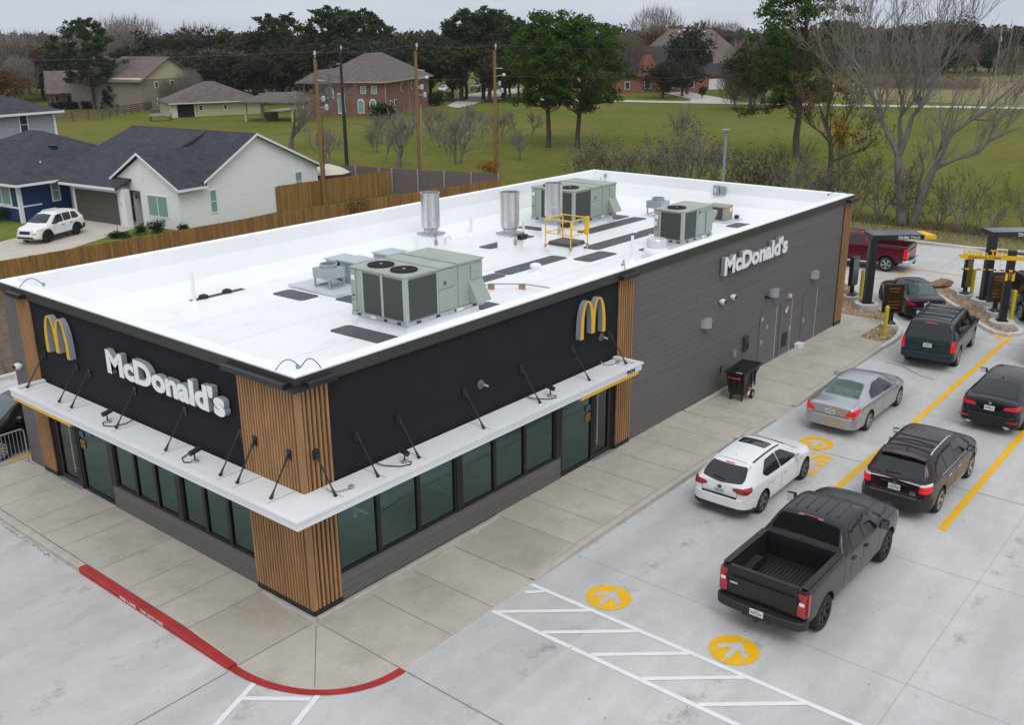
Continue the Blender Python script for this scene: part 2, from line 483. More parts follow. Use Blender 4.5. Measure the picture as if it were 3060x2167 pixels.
# wood slats: backing plus proud slats
def slats(name, a, b, side, z0, z1, pitch=.118, back=.02):
    mb = MB(); n = max(1, round((b-a)/pitch)); p = (b-a)/n
    if side == 'y': mb.box(a, -.02, z0, b, T, z1, 1)
    else: mb.box(-.02, a, z0, T, b, z1, 1)
    for i in range(n):
        c = a+p*(i+.5); h = .031
        if side == 'y': mb.box(c-h, -.068, z0+.002, c+h, -.0202, z1-.002, 0)
        else: mb.box(-.068, c-h, z0+.002, -.0202, c+h, z1-.002, 0)
    return part(name, mb, [M_slat, M_back])
slats('wood_slat_panel', .05, .78, 'y', .16, 5.36)
slats('wood_slat_panel', .09, 2.0, 'x', .16, 5.36, .098)
mb = MB(); mb.box(-.072, -.072, .16, .045, .045, 5.36); part('corner_trim', mb, M_slat)
slats('wood_slat_panel', 11.74, 12.55, 'y', .16, 5.36)
slats('wood_slat_panel', 28.72, BL, 'y', .16, 5.36)
slats('wood_slat_panel', 11.57, 12.35, 'x', .16, 5.36, .098)
boxes('base_plinth', BLACK, (-.05, -.05, 0, .78, T, .158), (-.05, T, 0, T, 2.0, .158), (11.74, -.05, 0, 12.55, T, .158), (28.72, -.05, 0, BL, T-.01, .158), (-.05, 11.57, 0, T, 12.35, .158))
# cornice / coping
mb = MB()
c0, c1 = 5.362, BH
mb.box(-.09, -.09, c0, BL+.06, T-.02, c1-.03); mb.box(-.09, T-.02, c0, T-.02, BW+.06, c1-.03)
mb.box(BL-T+.02, T-.02, c0, BL+.06, BW+.06, c1-.03); mb.box(T-.02, BW-T+.02, c0, BL-T+.02, BW+.06, c1-.03)
part('cornice', mb, M_corn)
mb = MB()
k = .065
mb.box(-k, -k, c1-.03, BL+.04, .30, c1); mb.box(-k, .30, c1-.03, .30, BW+.04, c1)
mb.box(BL-.30, .30, c1-.03, BL+.04, BW+.04, c1); mb.box(.30, BW-.30, c1-.03, BL-.30, BW+.04, c1)
part('coping', mb, M_tpw)
# parapet inner faces: upright above, slanted below to gain sky light, then the deck
def deckz(y): return 4.25-.013*y
mb = MB()
def ring(d, zf): return [(d, d, zf(d)), (BL-d, d, zf(d)), (BL-d, BW-d, zf(BW-d)), (d, BW-d, zf(BW-d))]
r0 = ring(.30, lambda y: c1-.03); r1 = ring(.305, lambda y: 5.18); r2 = ring(.50, lambda y: deckz(y)+.5); r3 = ring(.95, deckz)
for a, b, mi in ((r0, r1, 0), (r1, r2, 1), (r2, r3, 1)):
    for i in range(4):
        j = (i+1) % 4; mb.quad(b[i], b[j], a[j], a[i], mi)
part('parapet_lining', mb, [M_tpw, M_tpw])
mb = MB(); mb.quad(*r3); mb.box(.35, .35, 3.1, BL-.35, BW-.35, 3.9)
part('roof_deck', mb, M_tpo)
# light shelves over the slats
boxes('light_shelf', mat('shelf_black', (.018, .018, .021), .3), (.10, -.30, 5.40, .86, -.092, 5.52), (-.30, .05, 5.40, -.092, 2.20, 5.52), (-.24, -.24, 5.37, .09, .04, 5.44), (11.66, -.28, 5.40, 12.50, -.092, 5.52), (28.66, -.28, 5.40, BL+.05, -.092, 5.52), (-.28, 11.60, 5.40, -.092, 12.4, 5.52))
# windows and doors
def window(name, a, b, z0, z1, side, fr=.06, gm=M_glass, dep=.10, parent=bld):
    mb = MB()
    def bx(p0, q0, p1, q1, d0, d1, m):
        if side == 'y': m.box(p0, d0, q0, p1, d1, q1)
        else: m.box(d0, p0, q0, d1, p1, q1)
    d0 = .03; d1 = d0+dep
    bx(a, z0, a+fr, z1, d0, d1, mb); bx(b-fr, z0, b, z1, d0, d1, mb)
    bx(a+fr, z0, b-fr, z0+fr, d0, d1, mb); bx(a+fr, z1-fr, b-fr, z1, d0, d1, mb)
    f = part(name, mb, M_mull, parent)
    g = MB(); bx(a+fr, z0+fr, b-fr, z1-fr, .075, .087, g); part('pane', g, gm, f)
    return f
ZT = 2.855
for a, b in ((.80, 2.06), (2.06, 3.37), (3.37, 4.70), (4.88, 6.19), (6.19, 7.46), (7.46, 8.82)):
    window('window', a, b, .662, ZT, 'y')
for a, b in ((2.02, 3.03), (3.03, 4.02), (4.02, 5.00), (5.20, 6.19), (6.19, 7.18), (7.18, 8.20)):
    window('window', a, b, .662, ZT, 'x')
window('window', 9.05, 10.66, .002, ZT, 'y', .09); window('window', 8.43, 10.14, .002, ZT, 'x', .09)
boxes('mullion', M_mull, (4.70, .012, .662, 4.88, .2, ZT), (8.82, .012, .662, 9.05, .2, ZT), (11.60, .012, 0, 11.72, .2, ZT), (.012, 5.00, .662, .2, 5.20, ZT), (.012, 8.20, .662, .2, 8.43, ZT), (.012, 11.42, 0, .2, 11.55, ZT))
def shopdoor(a, b, side):
    f = window('door', a, b, .03, 2.40, side, .14, M_doorgl)
    window('transom', a, b, 2.41, ZT, side, .07, M_doorgl)
    h = MB(); c = b-.10 if side == 'x' else a+.10
    if side == 'y': h.tube([(c, -.05, .5), (c, -.05, 2.1)], .018, 8); h.tube([(c, .03, .6), (c, -.05, .6)], .012, 6); h.tube([(c, .03, 2.0), (c, -.05, 2.0)], .012, 6)
    else:
        c = a+.10
        h.tube([(-.05, c, .5), (-.05, c, 2.1)], .018, 8); h.tube([(.03, c, .6), (-.05, c, .6)], .012, 6); h.tube([(.03, c, 2.0), (-.05, c, 2.0)], .012, 6)
    part('handle', h, STEEL, f, smooth=40)
    s = MB()
    if side == 'y': s.box(a-.05, -.10, 0, b+.05, .03, .025)
    else: s.box(-.10, a-.05, 0, .03, b+.05, .025)
    part('threshold', s, STEEL, f)
shopdoor(10.67, 11.59, 'y'); shopdoor(10.27, 11.41, 'x')
mb = MB(); mb.box(.012, 10.15, 0, .2, 10.26, ZT); part('mullion', mb, M_mull)
# notices stuck inside the tall panes next to the doors
on, bn = mat('orange_notice', (.34, .20, .04), .6), mat('blue_notice', (.06, .13, .16), .5)
boxes('notice', on, (10.32, .045, 1.34, 10.55, .07, 1.58), (.045, 9.78, 1.34, .07, 10.01, 1.58)); boxes('notice', bn, (10.32, .045, 1.66, 10.55, .07, 1.84), (.045, 9.78, 1.66, .07, 10.01, 1.84))
boxes('notice_text', BLACK, *[(10.35, .041, z, 10.52, .0445, z+.022) for z in (1.38, 1.44, 1.50)], *[(.041, 9.81, z, .0445, 9.98, z+.022) for z in (1.38, 1.44, 1.50)])
# dining room seen through the glass
def diner(x, y, c):
    boxes('dining_table', mat('table_top', (.22, .15, .09), .4), (x-.4, y-.4, .72, x+.4, y+.4, .76), (x-.05, y-.05, .02, x+.05, y+.05, .72))
    boxes('dining_seat', mat('seat_'+c, {'teal': (.03, .16, .15), 'red': (.16, .03, .03), 'green': (.08, .17, .05), 'sand': (.30, .24, .15)}[c], .6), (x-.95, y-.45, .02, x-.5, y+.45, .46), (x+.5, y-.45, .02, x+.95, y+.45, .46), (x-1.05, y-.45, .02, x-.955, y+.45, 1.05))
for x, y, c in ((1.9, 1.3, 'red'), (4.1, 1.2, 'green'), (6.4, 1.3, 'sand'), (8.6, 1.5, 'red'), (1.5, 4.0, 'green'), (1.6, 6.6, 'teal'), (1.5, 9.0, 'sand'), (3.6, 3.6, 'teal'), (10.3, 2.0, 'teal')): diner(x, y, c)
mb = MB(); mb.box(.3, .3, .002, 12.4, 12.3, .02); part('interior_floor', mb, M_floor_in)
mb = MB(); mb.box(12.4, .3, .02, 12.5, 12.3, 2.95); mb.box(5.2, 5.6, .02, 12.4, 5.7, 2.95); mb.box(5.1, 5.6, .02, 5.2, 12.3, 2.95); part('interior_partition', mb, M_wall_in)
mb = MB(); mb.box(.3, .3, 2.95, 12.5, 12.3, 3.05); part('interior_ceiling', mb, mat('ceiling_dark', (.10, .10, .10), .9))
# service doors on the right wall
M_sdoor = mat('grey_door_paint', (.125, .122, .122), .5, var=.05, scale=2)
M_alu = mat('door_edge_metal', (.52, .54, .56), .4, metal=.3)
for a, b, h, kind in ((21.45, 22.80, 2.15, 0), (23.22, 24.18, 2.15, 1), (25.26, 26.60, 2.17, 2)):
    mb = MB(); mb.box(a, -.022, .02, b, -.002, h)
    d = part('service_door', mb, M_sdoor)
    mb = MB(); mb.box(b, -.03, .02, b+.035, .0, h+.02); mb.box(a-.03, -.026, .02, a, .0, h+.02, 1); mb.box(a, -.026, h, b, 0, h+.03, 1)
    part('door_frame', mb, [M_alu, M_sdoor], d)
    mb = MB(); mb.box(a-.05, -.12, 0, b+.05, -.0, .022); part('threshold', mb, M_alu, d)
    hx = a+.12 if kind != 1 else b-.12
    mb = MB(); mb.box(hx-.02, -.06, .92, hx+.02, -.022, 1.12); mb.tube([(hx, -.06, 1.03), (hx+.10, -.07, 1.03)], .012, 6); part('handle', mb, M_alu, d)
    if kind == 0:
        mb = MB(); mb.box(a+.5, -.03, 1.45, a+.66, -.023, 1.62); part('notice', mb, GREYP, d)
        mb = MB(); mb.box(a+.10, -.03, 1.86, a+.22, -.023, 2.0); part('sticker', mb, mat('white_black_sticker', (.5, .5, .45), .6), d)
    if kind == 1:
        mb = MB(); mb.box(a+.24, -.034, .34, b-.24, -.023, .90)
        for i in range(8): mb.box(a+.25, -.040, .36+i*.066, b-.25, -.0345, .385+i*.066, 1)
        part('vent_grille', mb, [mat('grille_dark', (.012, .012, .012), .7), mat('grille_slat', (.035, .035, .035), .5)], d)
        mb = MB(); cx, cz, q = (a+b)/2, 1.90, .105
        for dx, dz, mi in ((0, q, 0), (-q, 0, 1), (q, 0, 2), (0, -q, 3)):
            mb.extr([(cx+dx, cz+dz-q+.006), (cx+dx+q-.006, cz+dz), (cx+dx, cz+dz+q-.006), (cx+dx-q+.006, cz+dz)], lambda u, v: (u, -.0232, v), lambda u, v: (u, -.029, v), mi)
        part('hazard_diamond', mb, [mat('hz_red', (.55, .03, .02), .5), mat('hz_blue', (.04, .20, .50), .5), mat('hz_yellow', (.70, .55, .03), .5), WHITEP], d)
# canopy: deck slabs, fascia with lip, seams, yellow strips
can = MB()
o = 1.05; zt, zb = 3.09, 2.865; xe, ye = 11.58, 11.36
can.box(-.93, -.93, 2.92, -.072, ye-.04, 3.02); can.box(-.072, -.93, 2.92, xe-.04, -.072, 3.02)
cano = part('canopy', can, M_can)
mb = MB()
def fasc(x0, y0, x1, y1): mb.box(x0, y0, zb, x1, y1, zt-.05)
fasc(-1.02, -1.02, xe, -.94); fasc(-1.02, -.94, -.94, ye); fasc(xe-.08, -.94, xe, -.074); fasc(-.94, ye-.08, -.074, ye)
def lip(x0, y0, x1, y1): mb.box(x0, y0, zt-.05, x1, y1, zt)
lip(-1.06, -1.06, xe+.05, -.90); lip(-1.06, -.90, -.90, ye+.05); lip(xe-.11, -.90, xe+.05, -.074); lip(-.90, ye-.11, -.074, ye+.05)
part('fascia', mb, M_can, cano)
boxes('deck_seam', M_canline, *[(x+.08, -.88, 3.019, x+.092, -.08, 3.023) for x in (.29, 1.5, 2.77, 5.02, 7.25, 9.47, 11.1)], *[(-.88, y-.10, 3.019, -.08, y-.088, 3.023) for y in (11.05, 9.37, 8.72, 6.49, 4.29, 2.10, 1.49, .31)], parent=cano)
boxes('yellow_strip', YELLOW, (8.62, -1.00, 2.76, 11.45, -.90, 2.863), (-1.00, 8.15, 2.76, -.90, 11.30, 2.863), parent=cano)
def rod(p0, p1, ax):
    mb = MB(); mb.tube([p0, p1], .017, 8)
    for p, q in ((p0, p1), (p1, p0)):
        d = (Vector(q)-Vector(p)).normalized(); mb.tube([p, Vector(p)+d*.17], [.034, .020], 8)
    x, y, z = p0
    if ax == 'y': mb.box(x-.07, -.10 if y < -.08 else -.024, z-.11, x+.07, -.005, z+.11)
    else: mb.box(-.10 if x < -.08 else -.024, y-.07, z-.11, -.005, y+.07, z+.11)
    x, y, z = p1; mb.box(x-.03, y-.03, 3.021, x+.03, y+.03, 3.07)
    part('tie_rod', mb, BLACKM, cano, smooth=40)
for x in (.29, 1.50, 2.77, 5.02, 7.25, 9.48, 11.32): rod((x, -.11 if x < .8 else -.06, 3.83), (x, -.64, 3.05), 'y')
for y in (11.18, 9.38, 8.73, 6.49, 4.29, 2.12, 1.50, .32): rod((-.11 if y < 2.02 or y > 11.5 else -.06, y, 3.84), (-.63, y, 3.05), 'x')
# house number on the fascia
mb = MB(); text_mesh(mb, '9934', frame_M((10.80, -1.0205, 2.885), (1, 0, 0), (0, 0, 1)), .16, .012, bold=.02, width=.42, height=.145)
part('house_number', mb, BLACK, cano)
# ------------------------------------------------------------------ signs on the walls
M_letter = mat('white_sign_face', (.84, .85, .86), .35)
M_ret = mat('grey_sign_return', (.26, .29, .32), .45)
M_arch = mat('golden_sign_face', (.78, .43, .012), .4)
def letter_sign(label, org, xd, wd, ht, out):
    t = thing('letter_sign', label, 'sign', (0, 0, 0))
    s = "McDonald's"
    # one mesh per character: measure advance with the whole word
    tot = MB(); M0 = Matrix.Identity(4); text_mesh(tot, s, M0, 1.0, 0, bold=.046)
    X0 = min(v[0] for v in tot.v); X1 = max(v[0] for v in tot.v)
    hh = MB(); text_mesh(hh, 'M', M0, 1.0, 0, bold=.046); Hc = max(v[1] for v in hh.v); hb = min(v[1] for v in hh.v)
    kx = wd/(X1-X0); ky = ht/(Hc-hb)
    fm = frame_M(org, xd, (0, 0, 1))
    for i, ch in enumerate(s):
        a = MB(); text_mesh(a, s[:i+1], M0, 1.0, .0, bold=.046); xa = max(v[0] for v in a.v)
        b = MB(); text_mesh(b, ch, M0, 1.0, .0, bold=.046); xb = max(v[0] for v in b.v)
        g = MB(); text_mesh(g, ch, M0, 1.0, .30, bold=.046, mi=0, mside=1)
        g.v = [tuple(fm @ Vector(((v[0]+xa-xb-X0)*kx, (v[1]-hb)*ky, .05+v[2]*.48))) for v in g.v]
        part('letter' if ch != "'" else 'apostrophe', g, [M_letter, M_ret], t)
    return t
letter_sign('white raised restaurant name letters on the black front wall', (0, 7.37, 4.185), (0, -1, 0), 5.02, .62, -1)
letter_sign('white raised restaurant name letters on the grey boarded side wall', (17.98, 0, 4.315), (1, 0, 0), 4.95, .64, -1)
def arch_sign(label, org, xd, wd=1.27, ht=1.07):
    t = thing('arch_sign', label, 'sign', (0, 0, 0))
    c = .27; ao, ai, hi = .335, .185, .955
    def xo(a, h, z): return a*max(0, 1-(z/h)**2.6)**.47
    out = []
    n = 26
    zs = [math.sin(i/n*math.pi/2) for i in range(n+1)]
    left_o = [(-c-xo(ao, 1, z), z) for z in zs]                                # foot up to left peak
    vz = max(z for z in [i/200 for i in range(201)] if xo(ao, 1, z) >= c)
    right_of_left = [(-c+xo(ao, 1, z), z) for z in reversed(zs) if z > vz]       # down to the valley
    half = left_o+right_of_left+[(0, vz)]
    out = half+[(-x, z) for x, z in reversed(half[:-1])]
    # right foot -> inner right arch -> centre leg -> inner left arch -> left foot
    inn = [(c+xo(ai+.0, hi, z), z) for z in [q*hi for q in zs]]
    inr = [(c-xo(ai, hi, z), z) for z in reversed([q*hi for q in zs])]
    bz = .07
    inr = [(x, z) for x, z in inr if z > bz]+[(c-xo(ai, hi, bz), bz)]
    inner = inn+inr[1:]
    poly = out+inner+[(-x, z) for x, z in reversed(inner)]
    fm = frame_M(org, xd, (0, 0, 1)); k = wd/(2*(c+ao))
    mb = MB(); mb.extr([(x*k, z*ht) for x, z in poly], lambda u, v: fm @ Vector((u, v, .06)), lambda u, v: fm @ Vector((u, v, .225)), 1)
    mb.m[-len(poly)-1] = 0
    part('sign_face', mb, [M_arch, M_ret], t)
    return t
arch_sign('golden double arch emblem on the black front wall above the canopy', (0, 9.88, 4.12), (0, -1, 0))
arch_sign('golden double arch emblem on the black side wall beside the slim slat strip', (10.22, 0, 4.08), (1, 0, 0), 1.22)
# ------------------------------------------------------------------ small things on the walls
M_lampg = mat('lamp_grey', (.36, .40, .42), .4, metal=.3)
for i, (x, l) in enumerate(((17.13, 'grey half-round wall lamp left of the service doors, nearest the dark bin'), (22.35, 'grey half-round wall lamp above the first two service doors'), (26.05, 'grey half-round wall lamp above the farthest service door'))):
    t = thing('wall_lamp', l, 'lamp', (x, 0, 2.68), group='half-round lamps on the side wall')
    mb = MB(); n = 12; pts = [(-.24, 0)]+[(-.24*math.cos(math.pi*k/n), -.26*math.sin(math.pi*k/n)) for k in range(n+1)]+[(.24, 0)]
    mb.prism(pts[1:-1], 0, .26); part('housing', mb, M_lampg, t, smooth=40)
    mb = MB(); mb.prism([(p[0]*1.06, p[1]*1.06) for p in pts[1:-1]], .262, .285); part('cap', mb, M_lampg, t)
for x, z, l in ((18.16, 3.36, 'white dome camera, lower left of the pair on the side wall'), (18.93, 3.37, 'white dome camera, upper right of the pair on the side wall')):
    t = thing('security_camera', l, 'camera', (x, 0, z))
    mb = MB(); mb.lathe([(.05, 0), (.05, -.05), (.10, -.06), (.105, -.14), (.08, -.20)], (0, 0, 0), 14, axis='y'); part('housing', mb, WHITEP, t, smooth=40)
    mb = MB(); mb.lathe([(.07, -.20), (.05, -.235), (.005, -.25)], (0, 0, -.0), 14, axis='y'); part('lens_dome', mb, BLACK, t, smooth=40)
t = thing('security_camera', 'white dome camera on the narrow grey wall at the far left end of the front', 'camera', (0, 12.84, 3.16))
mb = MB(); mb.lathe([(.05, 0), (.05, -.05), (.10, -.06), (.105, -.14), (.08, -.20)], (0, 0, 0), 14, axis='x'); part('housing', mb, WHITEP, t, smooth=40)
mb = MB(); mb.lathe([(.07, -.20), (.05, -.235), (.005, -.25)], (0, 0, 0), 14, axis='x'); part('lens_dome', mb, BLACK, t, smooth=40)
t = thing('wall_box', 'dark upright meter box on the side wall left of the first service door', 'box', (20.23, 0, 1.05))
mb = MB(); mb.box(-.13, -.14, 0, .13, 0, .55); part('case', mb, mat('dk', (.045, .045, .047), .5), t)
mb = MB(); mb.box(-.02, -.17, .10, .08, -.141, .32); part('latch', mb, BLACK, t)
t = thing('wall_box', 'tan outlet cover on the side wall above the dark bin', 'box', (19.43, 0, 1.0)); mb = MB(); mb.box(-.12, -.07, 0, .12, 0, .26)
part('cover', mb, mat('tanbox', (.22, .21, .185), .6), t)
mb = MB(); mb.box(-.05, -.085, .06, .05, -.071, .2); part('flap', mb, GREYP, t)
t = thing('wall_box', 'small black socket box low on the side wall left of the dark bin', 'box', (18.55, 0, .68)); mb = MB(); mb.box(-.07, -.05, 0, .07, 0, .2); part('cover', mb, BLACK, t)
mb = MB(); mb.box(-.03, -.056, .03, .03, -.051, .08); mb.box(-.03, -.056, .12, .03, -.051, .17); part('socket', mb, GREYP, t)
t = thing('alarm_horn', 'small cream alarm horn on the side wall above the door with the hazard diamond', 'alarm', (23.85, 0, 2.30)); mb = MB(); mb.box(-.09, -.09, 0, .09, 0, .16); part('case', mb, mat('cream', (.55, .47, .33), .6), t)
mb = MB(); mb.lathe([(.03, -.09), (.055, -.12)], (0, 0, .08), 10, axis='y'); part('horn', mb, WHITEP, t)
t = thing('drain_cover', 'white hose box on the pavement between two service doors', 'box', (24.95, -.16, 0)); mb = MB(); mb.box(-.2, -.10, .0, .2, .15, .16); part('case', mb, WHITEP, t, bevel=.03)
mb = MB(); mb.box(-.22, -.12, .161, .22, .155, .18); part('lid', mb, WHITEP, t)
t = thing('floodlight', 'black twin floodlight beside the middle half-round lamp on the side wall', 'lamp', (21.75, 0, 2.78)); mb = MB(); mb.box(-.05, -.05, -.05, .05, 0, .05); mb.tube([(0, -.05, 0), (-.05, -.16, -.03)], .05, 8); part('head', mb, BLACK, t)
mb = MB(); mb.tube([(0, -.05, .0), (.08, -.16, -.03)], .05, 8); part('head', mb, BLACK, t)
# alarm bells / plates with brackets on the black side wall
for x, z, l in ((5.64, 3.86, 'bare bronze wall bracket alone on the middle of the black side wall'), (10.93, 3.82, 'bare bronze wall bracket just below the golden arches on the side wall')):
    t = thing('wall_bracket', l, 'bracket', (x, 0, z)); mb = MB(); mb.lathe([(.12, 0), (.115, -.03), (.05, -.05), (.045, -.09)], (0, 0, .0), 14, axis='y'); part('plate', mb, mat('bronze', (.20, .15, .11), .5, metal=.3), t, smooth=40)
    mb = MB(); mb.tube([(.04, -.08, 0), (.12, -.16, -.05)], .03, 8); part('stub', mb, GREYP, t)
# canopy-top floodlights with looping cables
for i, (x, y, ax, l) in enumerate(((-.55, 7.04, 'x', 'black spotlight with looped cable on the front canopy below the letter c'), (-.55, 3.21, 'x', 'black spotlight with looped cable on the front canopy near the slat corner'),
      (2.41, -.55, 'y', 'black spotlight with looped cable on the side canopy nearest the slat corner'), (7.82, -.55, 'y', 'black spotlight with looped cable on the side canopy towards the side door'))):
    t = thing('spotlight', l, 'lamp', (x, y, 3.02))
    mb = MB(); mb.lathe([(.09, 0), (.09, .03), (.06, .05), (.03, .06)], (0, 0, 0), 12); part('base', mb, STEEL, t, smooth=40)
    mb = MB(); d = Vector((1, 0, .2)) if ax == 'x' else Vector((0, 1, .2)); d.normalize()
    mb.tube([(0, 0, .05), (0, 0, .24)], .018, 6)
    mb.tube([Vector((0, 0, .26))-d*.12, Vector((0, 0, .26))+d*.14], .065, 10); part('head', mb, BLACK, t, smooth=40)
    mb = MB(); s = -1 if i in (1,) else 1
    if ax == 'x': pts = [(.02, 0, .03), (-.12, .03, .02), (-.20, -.15*s, .02), (-.10, -.38*s, .02), (.20, -.50*s, .03), (.44, -.45*s, .05)]
    else: pts = [(0, .02, .03), (.10, -.12, .02), (-.02, -.20, .02), (-.25, -.10, .02), (-.45, .22, .03), (-.50, .44, .05)]
    mb.tube(pts, .014, 6); part('cable', mb, BLACK, t, smooth=60)
for x, y, l in ((11.13, -.42, 'short conduit stub on the side canopy above the house number'), (.66, -.62, 'short conduit stub on the canopy beside the slat corner')):
    t = thing('conduit_stub', l, 'conduit', (x, y, 3.02)); mb = MB(); mb.tube([(-.35, .30, .12), (-.33, .2, .04), (-.2, .05, .03), (.05, 0, .03)], .014, 6); part('pipe', mb, GREYP, t, smooth=60)
    mb = MB(); mb.box(.04, -.05, .0, .14, .05, .08); part('junction_box', mb, STEEL, t)
# ================================================================== things on the roof
M_rtu = mat('sage_green_enamel', (.300, .345, .300), .42, var=.05, scale=2)
M_rtut = mat('sage_green_top', (.33, .365, .315), .5, var=.06, scale=1.5)
M_coil = NT('condenser_coil')
def _coil(t):
    w_ = t.n('ShaderNodeTexWave', wave_type='BANDS', bands_direction='Z'); w_.inputs['Scale'].default_value = 14; t.L(t.obj, w_.inputs['Vector'])
    t.L(t.mix(w_.outputs['Fac'], (.030, .036, .034), (.050, .058, .054)), t.b.inputs['Base Color']); t.b.inputs['Roughness'].default_value = .55
_coil(M_coil); M_coil = M_coil.M
M_fan = mat('fan_black', (.006, .006, .006), .7)
M_label = mat('paper_label', (.75, .75, .74), .6)
M_pad = NT('grey_walkway_pad')
def _pad(t):
    w_ = t.n('ShaderNodeTexChecker'); w_.inputs['Scale'].default_value = 22; w_.inputs[1].default_value = (.068, .076, .084, 1); w_.inputs[2].default_value = (.088, .096, .104, 1)
    t.L(t.obj, w_.inputs['Vector']); t.L(t.mix(1, w_.outputs[0], t.rng(t.noise(1.2), .3, .7, .88, 1.12), 'MULTIPLY'), t.b.inputs['Base Color']); t.b.inputs['Roughness'].default_value = .7
_pad(M_pad); M_pad = M_pad.M
def fan_disc(parent, x, y, z, r):
    mb = MB(); mb.lathe([(r*1.0, .0), (r*1.04, .03), (r, .05), (r*.94, .03), (r*.92, .006)], (x, y, z), 28, cap=False)
    f = mb.build('fan_ring', M_fan, parent, smooth=50)
    g = MB(); g.lathe([(r*.93, .008), (.002, .008)], (x, y, z), 28, cap=False); g.build('fan_well', M_fan, f)
    g = MB()
    for k in range(5): g.lathe([(r*(.2+.16*k)-.006, .034), (r*(.2+.16*k)-.006, .042), (r*(.2+.16*k)+.006, .042), (r*(.2+.16*k)+.006, .034)], (x, y, z), 20, cap=False)
    for k in range(12):
        a = 2*math.pi*k/12; g.tube([(x+.05*math.cos(a), y+.05*math.sin(a), z+.043), (x+r*.97*math.cos(a), y+r*.97*math.sin(a), z+.043)], .004, 4)
    g.build('fan_guard', mat('guard_dark', (.02, .02, .02), .5), f)
    g = MB(); g.lathe([(r*.13, .03), (r*.13, .055), (.003, .058)], (x, y, z), 14); g.build('fan_hub', STEEL, f)
def rtu(label, x0, y0, x1, y1, z0, z1, fans, big=True):
    t = thing('rooftop_air_unit', label, 'air conditioner', (x0, y0, 0))
    W, D = x1-x0, y1-y0; dz = deckz(y0)
    mb = MB(); mb.box(.12, .12, deckz(y1)-.02, W-.12, D-.12, z0-.001); mb.build('roof_curb', M_tpw, t)
    mb = MB(); mb.box(0, 0, z0, W, D, z0+.13)
    for k in range(4): mb.box(W*(.12+.24*k), -.012, z0+.04, W*(.12+.24*k)+.16, -.001, z0+.10, 1); mb.box(-.012, D*(.1+.24*k), z0+.04, -.001, D*(.1+.24*k)+.14, z0+.10, 1)
    mb.box(W*.62, -.014, z0+.03, W*.62+.28, -.002, z0+.11, 2); mb.box(-.014, D*.55, z0+.03, -.002, D*.55+.2, z0+.11, 2)
    mb.build('base_rail', [STEEL, M_fan, M_label], t)
    b = z0+.131; h = z1-b; s = W*(.40 if big else .46)
    mb = MB(); mb.box(.03, .03, b, W-.03, D-.03, z1-.05)
    # raised access panels on the right (-y) and front (-x) sides
    if big:
        mb.box(s+.02, -.0, b+.02, s+.03+W*.21, .031, b+h*.50); mb.box(s+.02, .008, b+h*.53, s+.03+W*.21, .031, b+h*.93)
        mb.box(W*.66, .006, b+.02, W*.80, .031, b+h*.93); mb.box(W*.83, .002, b+h*.55, W-.08, .031, b+h*.90)
        mb.box(.006, D-.24, b+.02, .031, D-.03, z1-.07)
    else:
        mb.box(s+.05, .004, b+.06, W*.72, .031, b+h*.80); mb.box(W*.76, -.02, b+.10, W-.05, .031, b+h*.82); mb.box(.006, D-.20, b+.02, .031, D-.03, z1-.07)
    cab = mb.build('cabinet', M_rtu, t, bevel=.006)
    mb = MB(); mb.box(-.01, -.01, z1-.049, W+.01, D+.01, z1)
    if big:
        mb.box(s, -.012, z1+.001, s+.03, D+.012, z1+.022); mb.box(W*.63, -.012, z1+.001, W*.63+.03, D+.012, z1+.03)
    mb.build('top_cover', M_rtut, t, bevel=.015)
    mb = MB()
    if big: mb.box(.012, .12, b+.03, .028, D*.40, z1-.12); mb.box(.012, D*.44, b+.03, .028, D*.76, z1-.12); mb.box(.12, .012, b+.03, s-.06, .028, z1-.12)
    else: mb.box(.012, .12, b+.03, .028, D*.76, z1-.10); mb.box(.14, .012, b+.03, s-.08, .028, z1-.10)
    mb.build('coil_panel', M_coil, t)
    boxes('corner_post', mat('sage_light', (.36, .40, .36), .45), *[(.002, p_, b+.01, .029, q_, z1-.06) for p_, q_ in (((.06, .12), (D*.40, D*.44), (D*.76, D*.79)) if big else ((.06, .12), (D*.76, D*.80)))], *[(p_, .002, b+.01, q_, .029, z1-.06) for p_, q_ in ((.06, .12), (s-.06, s))], (.002, .0, b, .06, .06, z1-.052), parent=t)
    for fx, fy, r in fans: fan_disc(t, fx, fy, z1+.001, r)
    # outside-air hood
    mb = MB()
    if big:
        p = [(W-.06, b+h*.52), (W-.06, b+.10), (W-.06-.02, b+.10)]
        hx0, hx1 = W*.80, W-.05
        a = (hx0, .03, b+h*.54); c = (hx1, .03, b+h*.54)
        lo0 = (hx0, -.34, b+.07); lo1 = (hx1, -.34, b+.07); w0 = (hx0, .03, b+.07); w1 = (hx1, .03, b+.07)
        mb.add([a, c, lo1, lo0, w0, w1], [(0, 3, 2, 1), (0, 4, 3), (1, 2, 5), (3, 4, 5, 2), (0, 1, 5, 4)])
        mb.add([(W-.03, .3, b+h*.5), (W-.03, D-.3, b+h*.5), (W+.36, D-.3, b+.1), (W+.36, .3, b+.1), (W-.03, .3, b+.1), (W-.03, D-.3, b+.1)], [(0, 3, 2, 1), (0, 4, 3), (1, 2, 5), (0, 1, 5, 4), (3, 4, 5, 2)])
    else:
        mb.add([(W-.03, .06, b+h*.62), (W-.03, D-.1, b+h*.62), (W+.46, D-.1, b+h*.72), (W+.46, .06, b+h*.72), (W-.03, .06, b+h*.18), (W-.03, D-.1, b+h*.18), (W+.46, D-.1, b+h*.60), (W+.46, .06, b+h*.60)],
               [(0, 3, 2, 1), (4, 5, 6, 7), (0, 4, 7, 3), (1, 2, 6, 5), (3, 7, 6, 2)])
    mb.build('air_hood', M_rtu, t)
    mb = MB(); mb.box(-.0, D-.20, z1-.38, .005, D-.06, z1-.24)
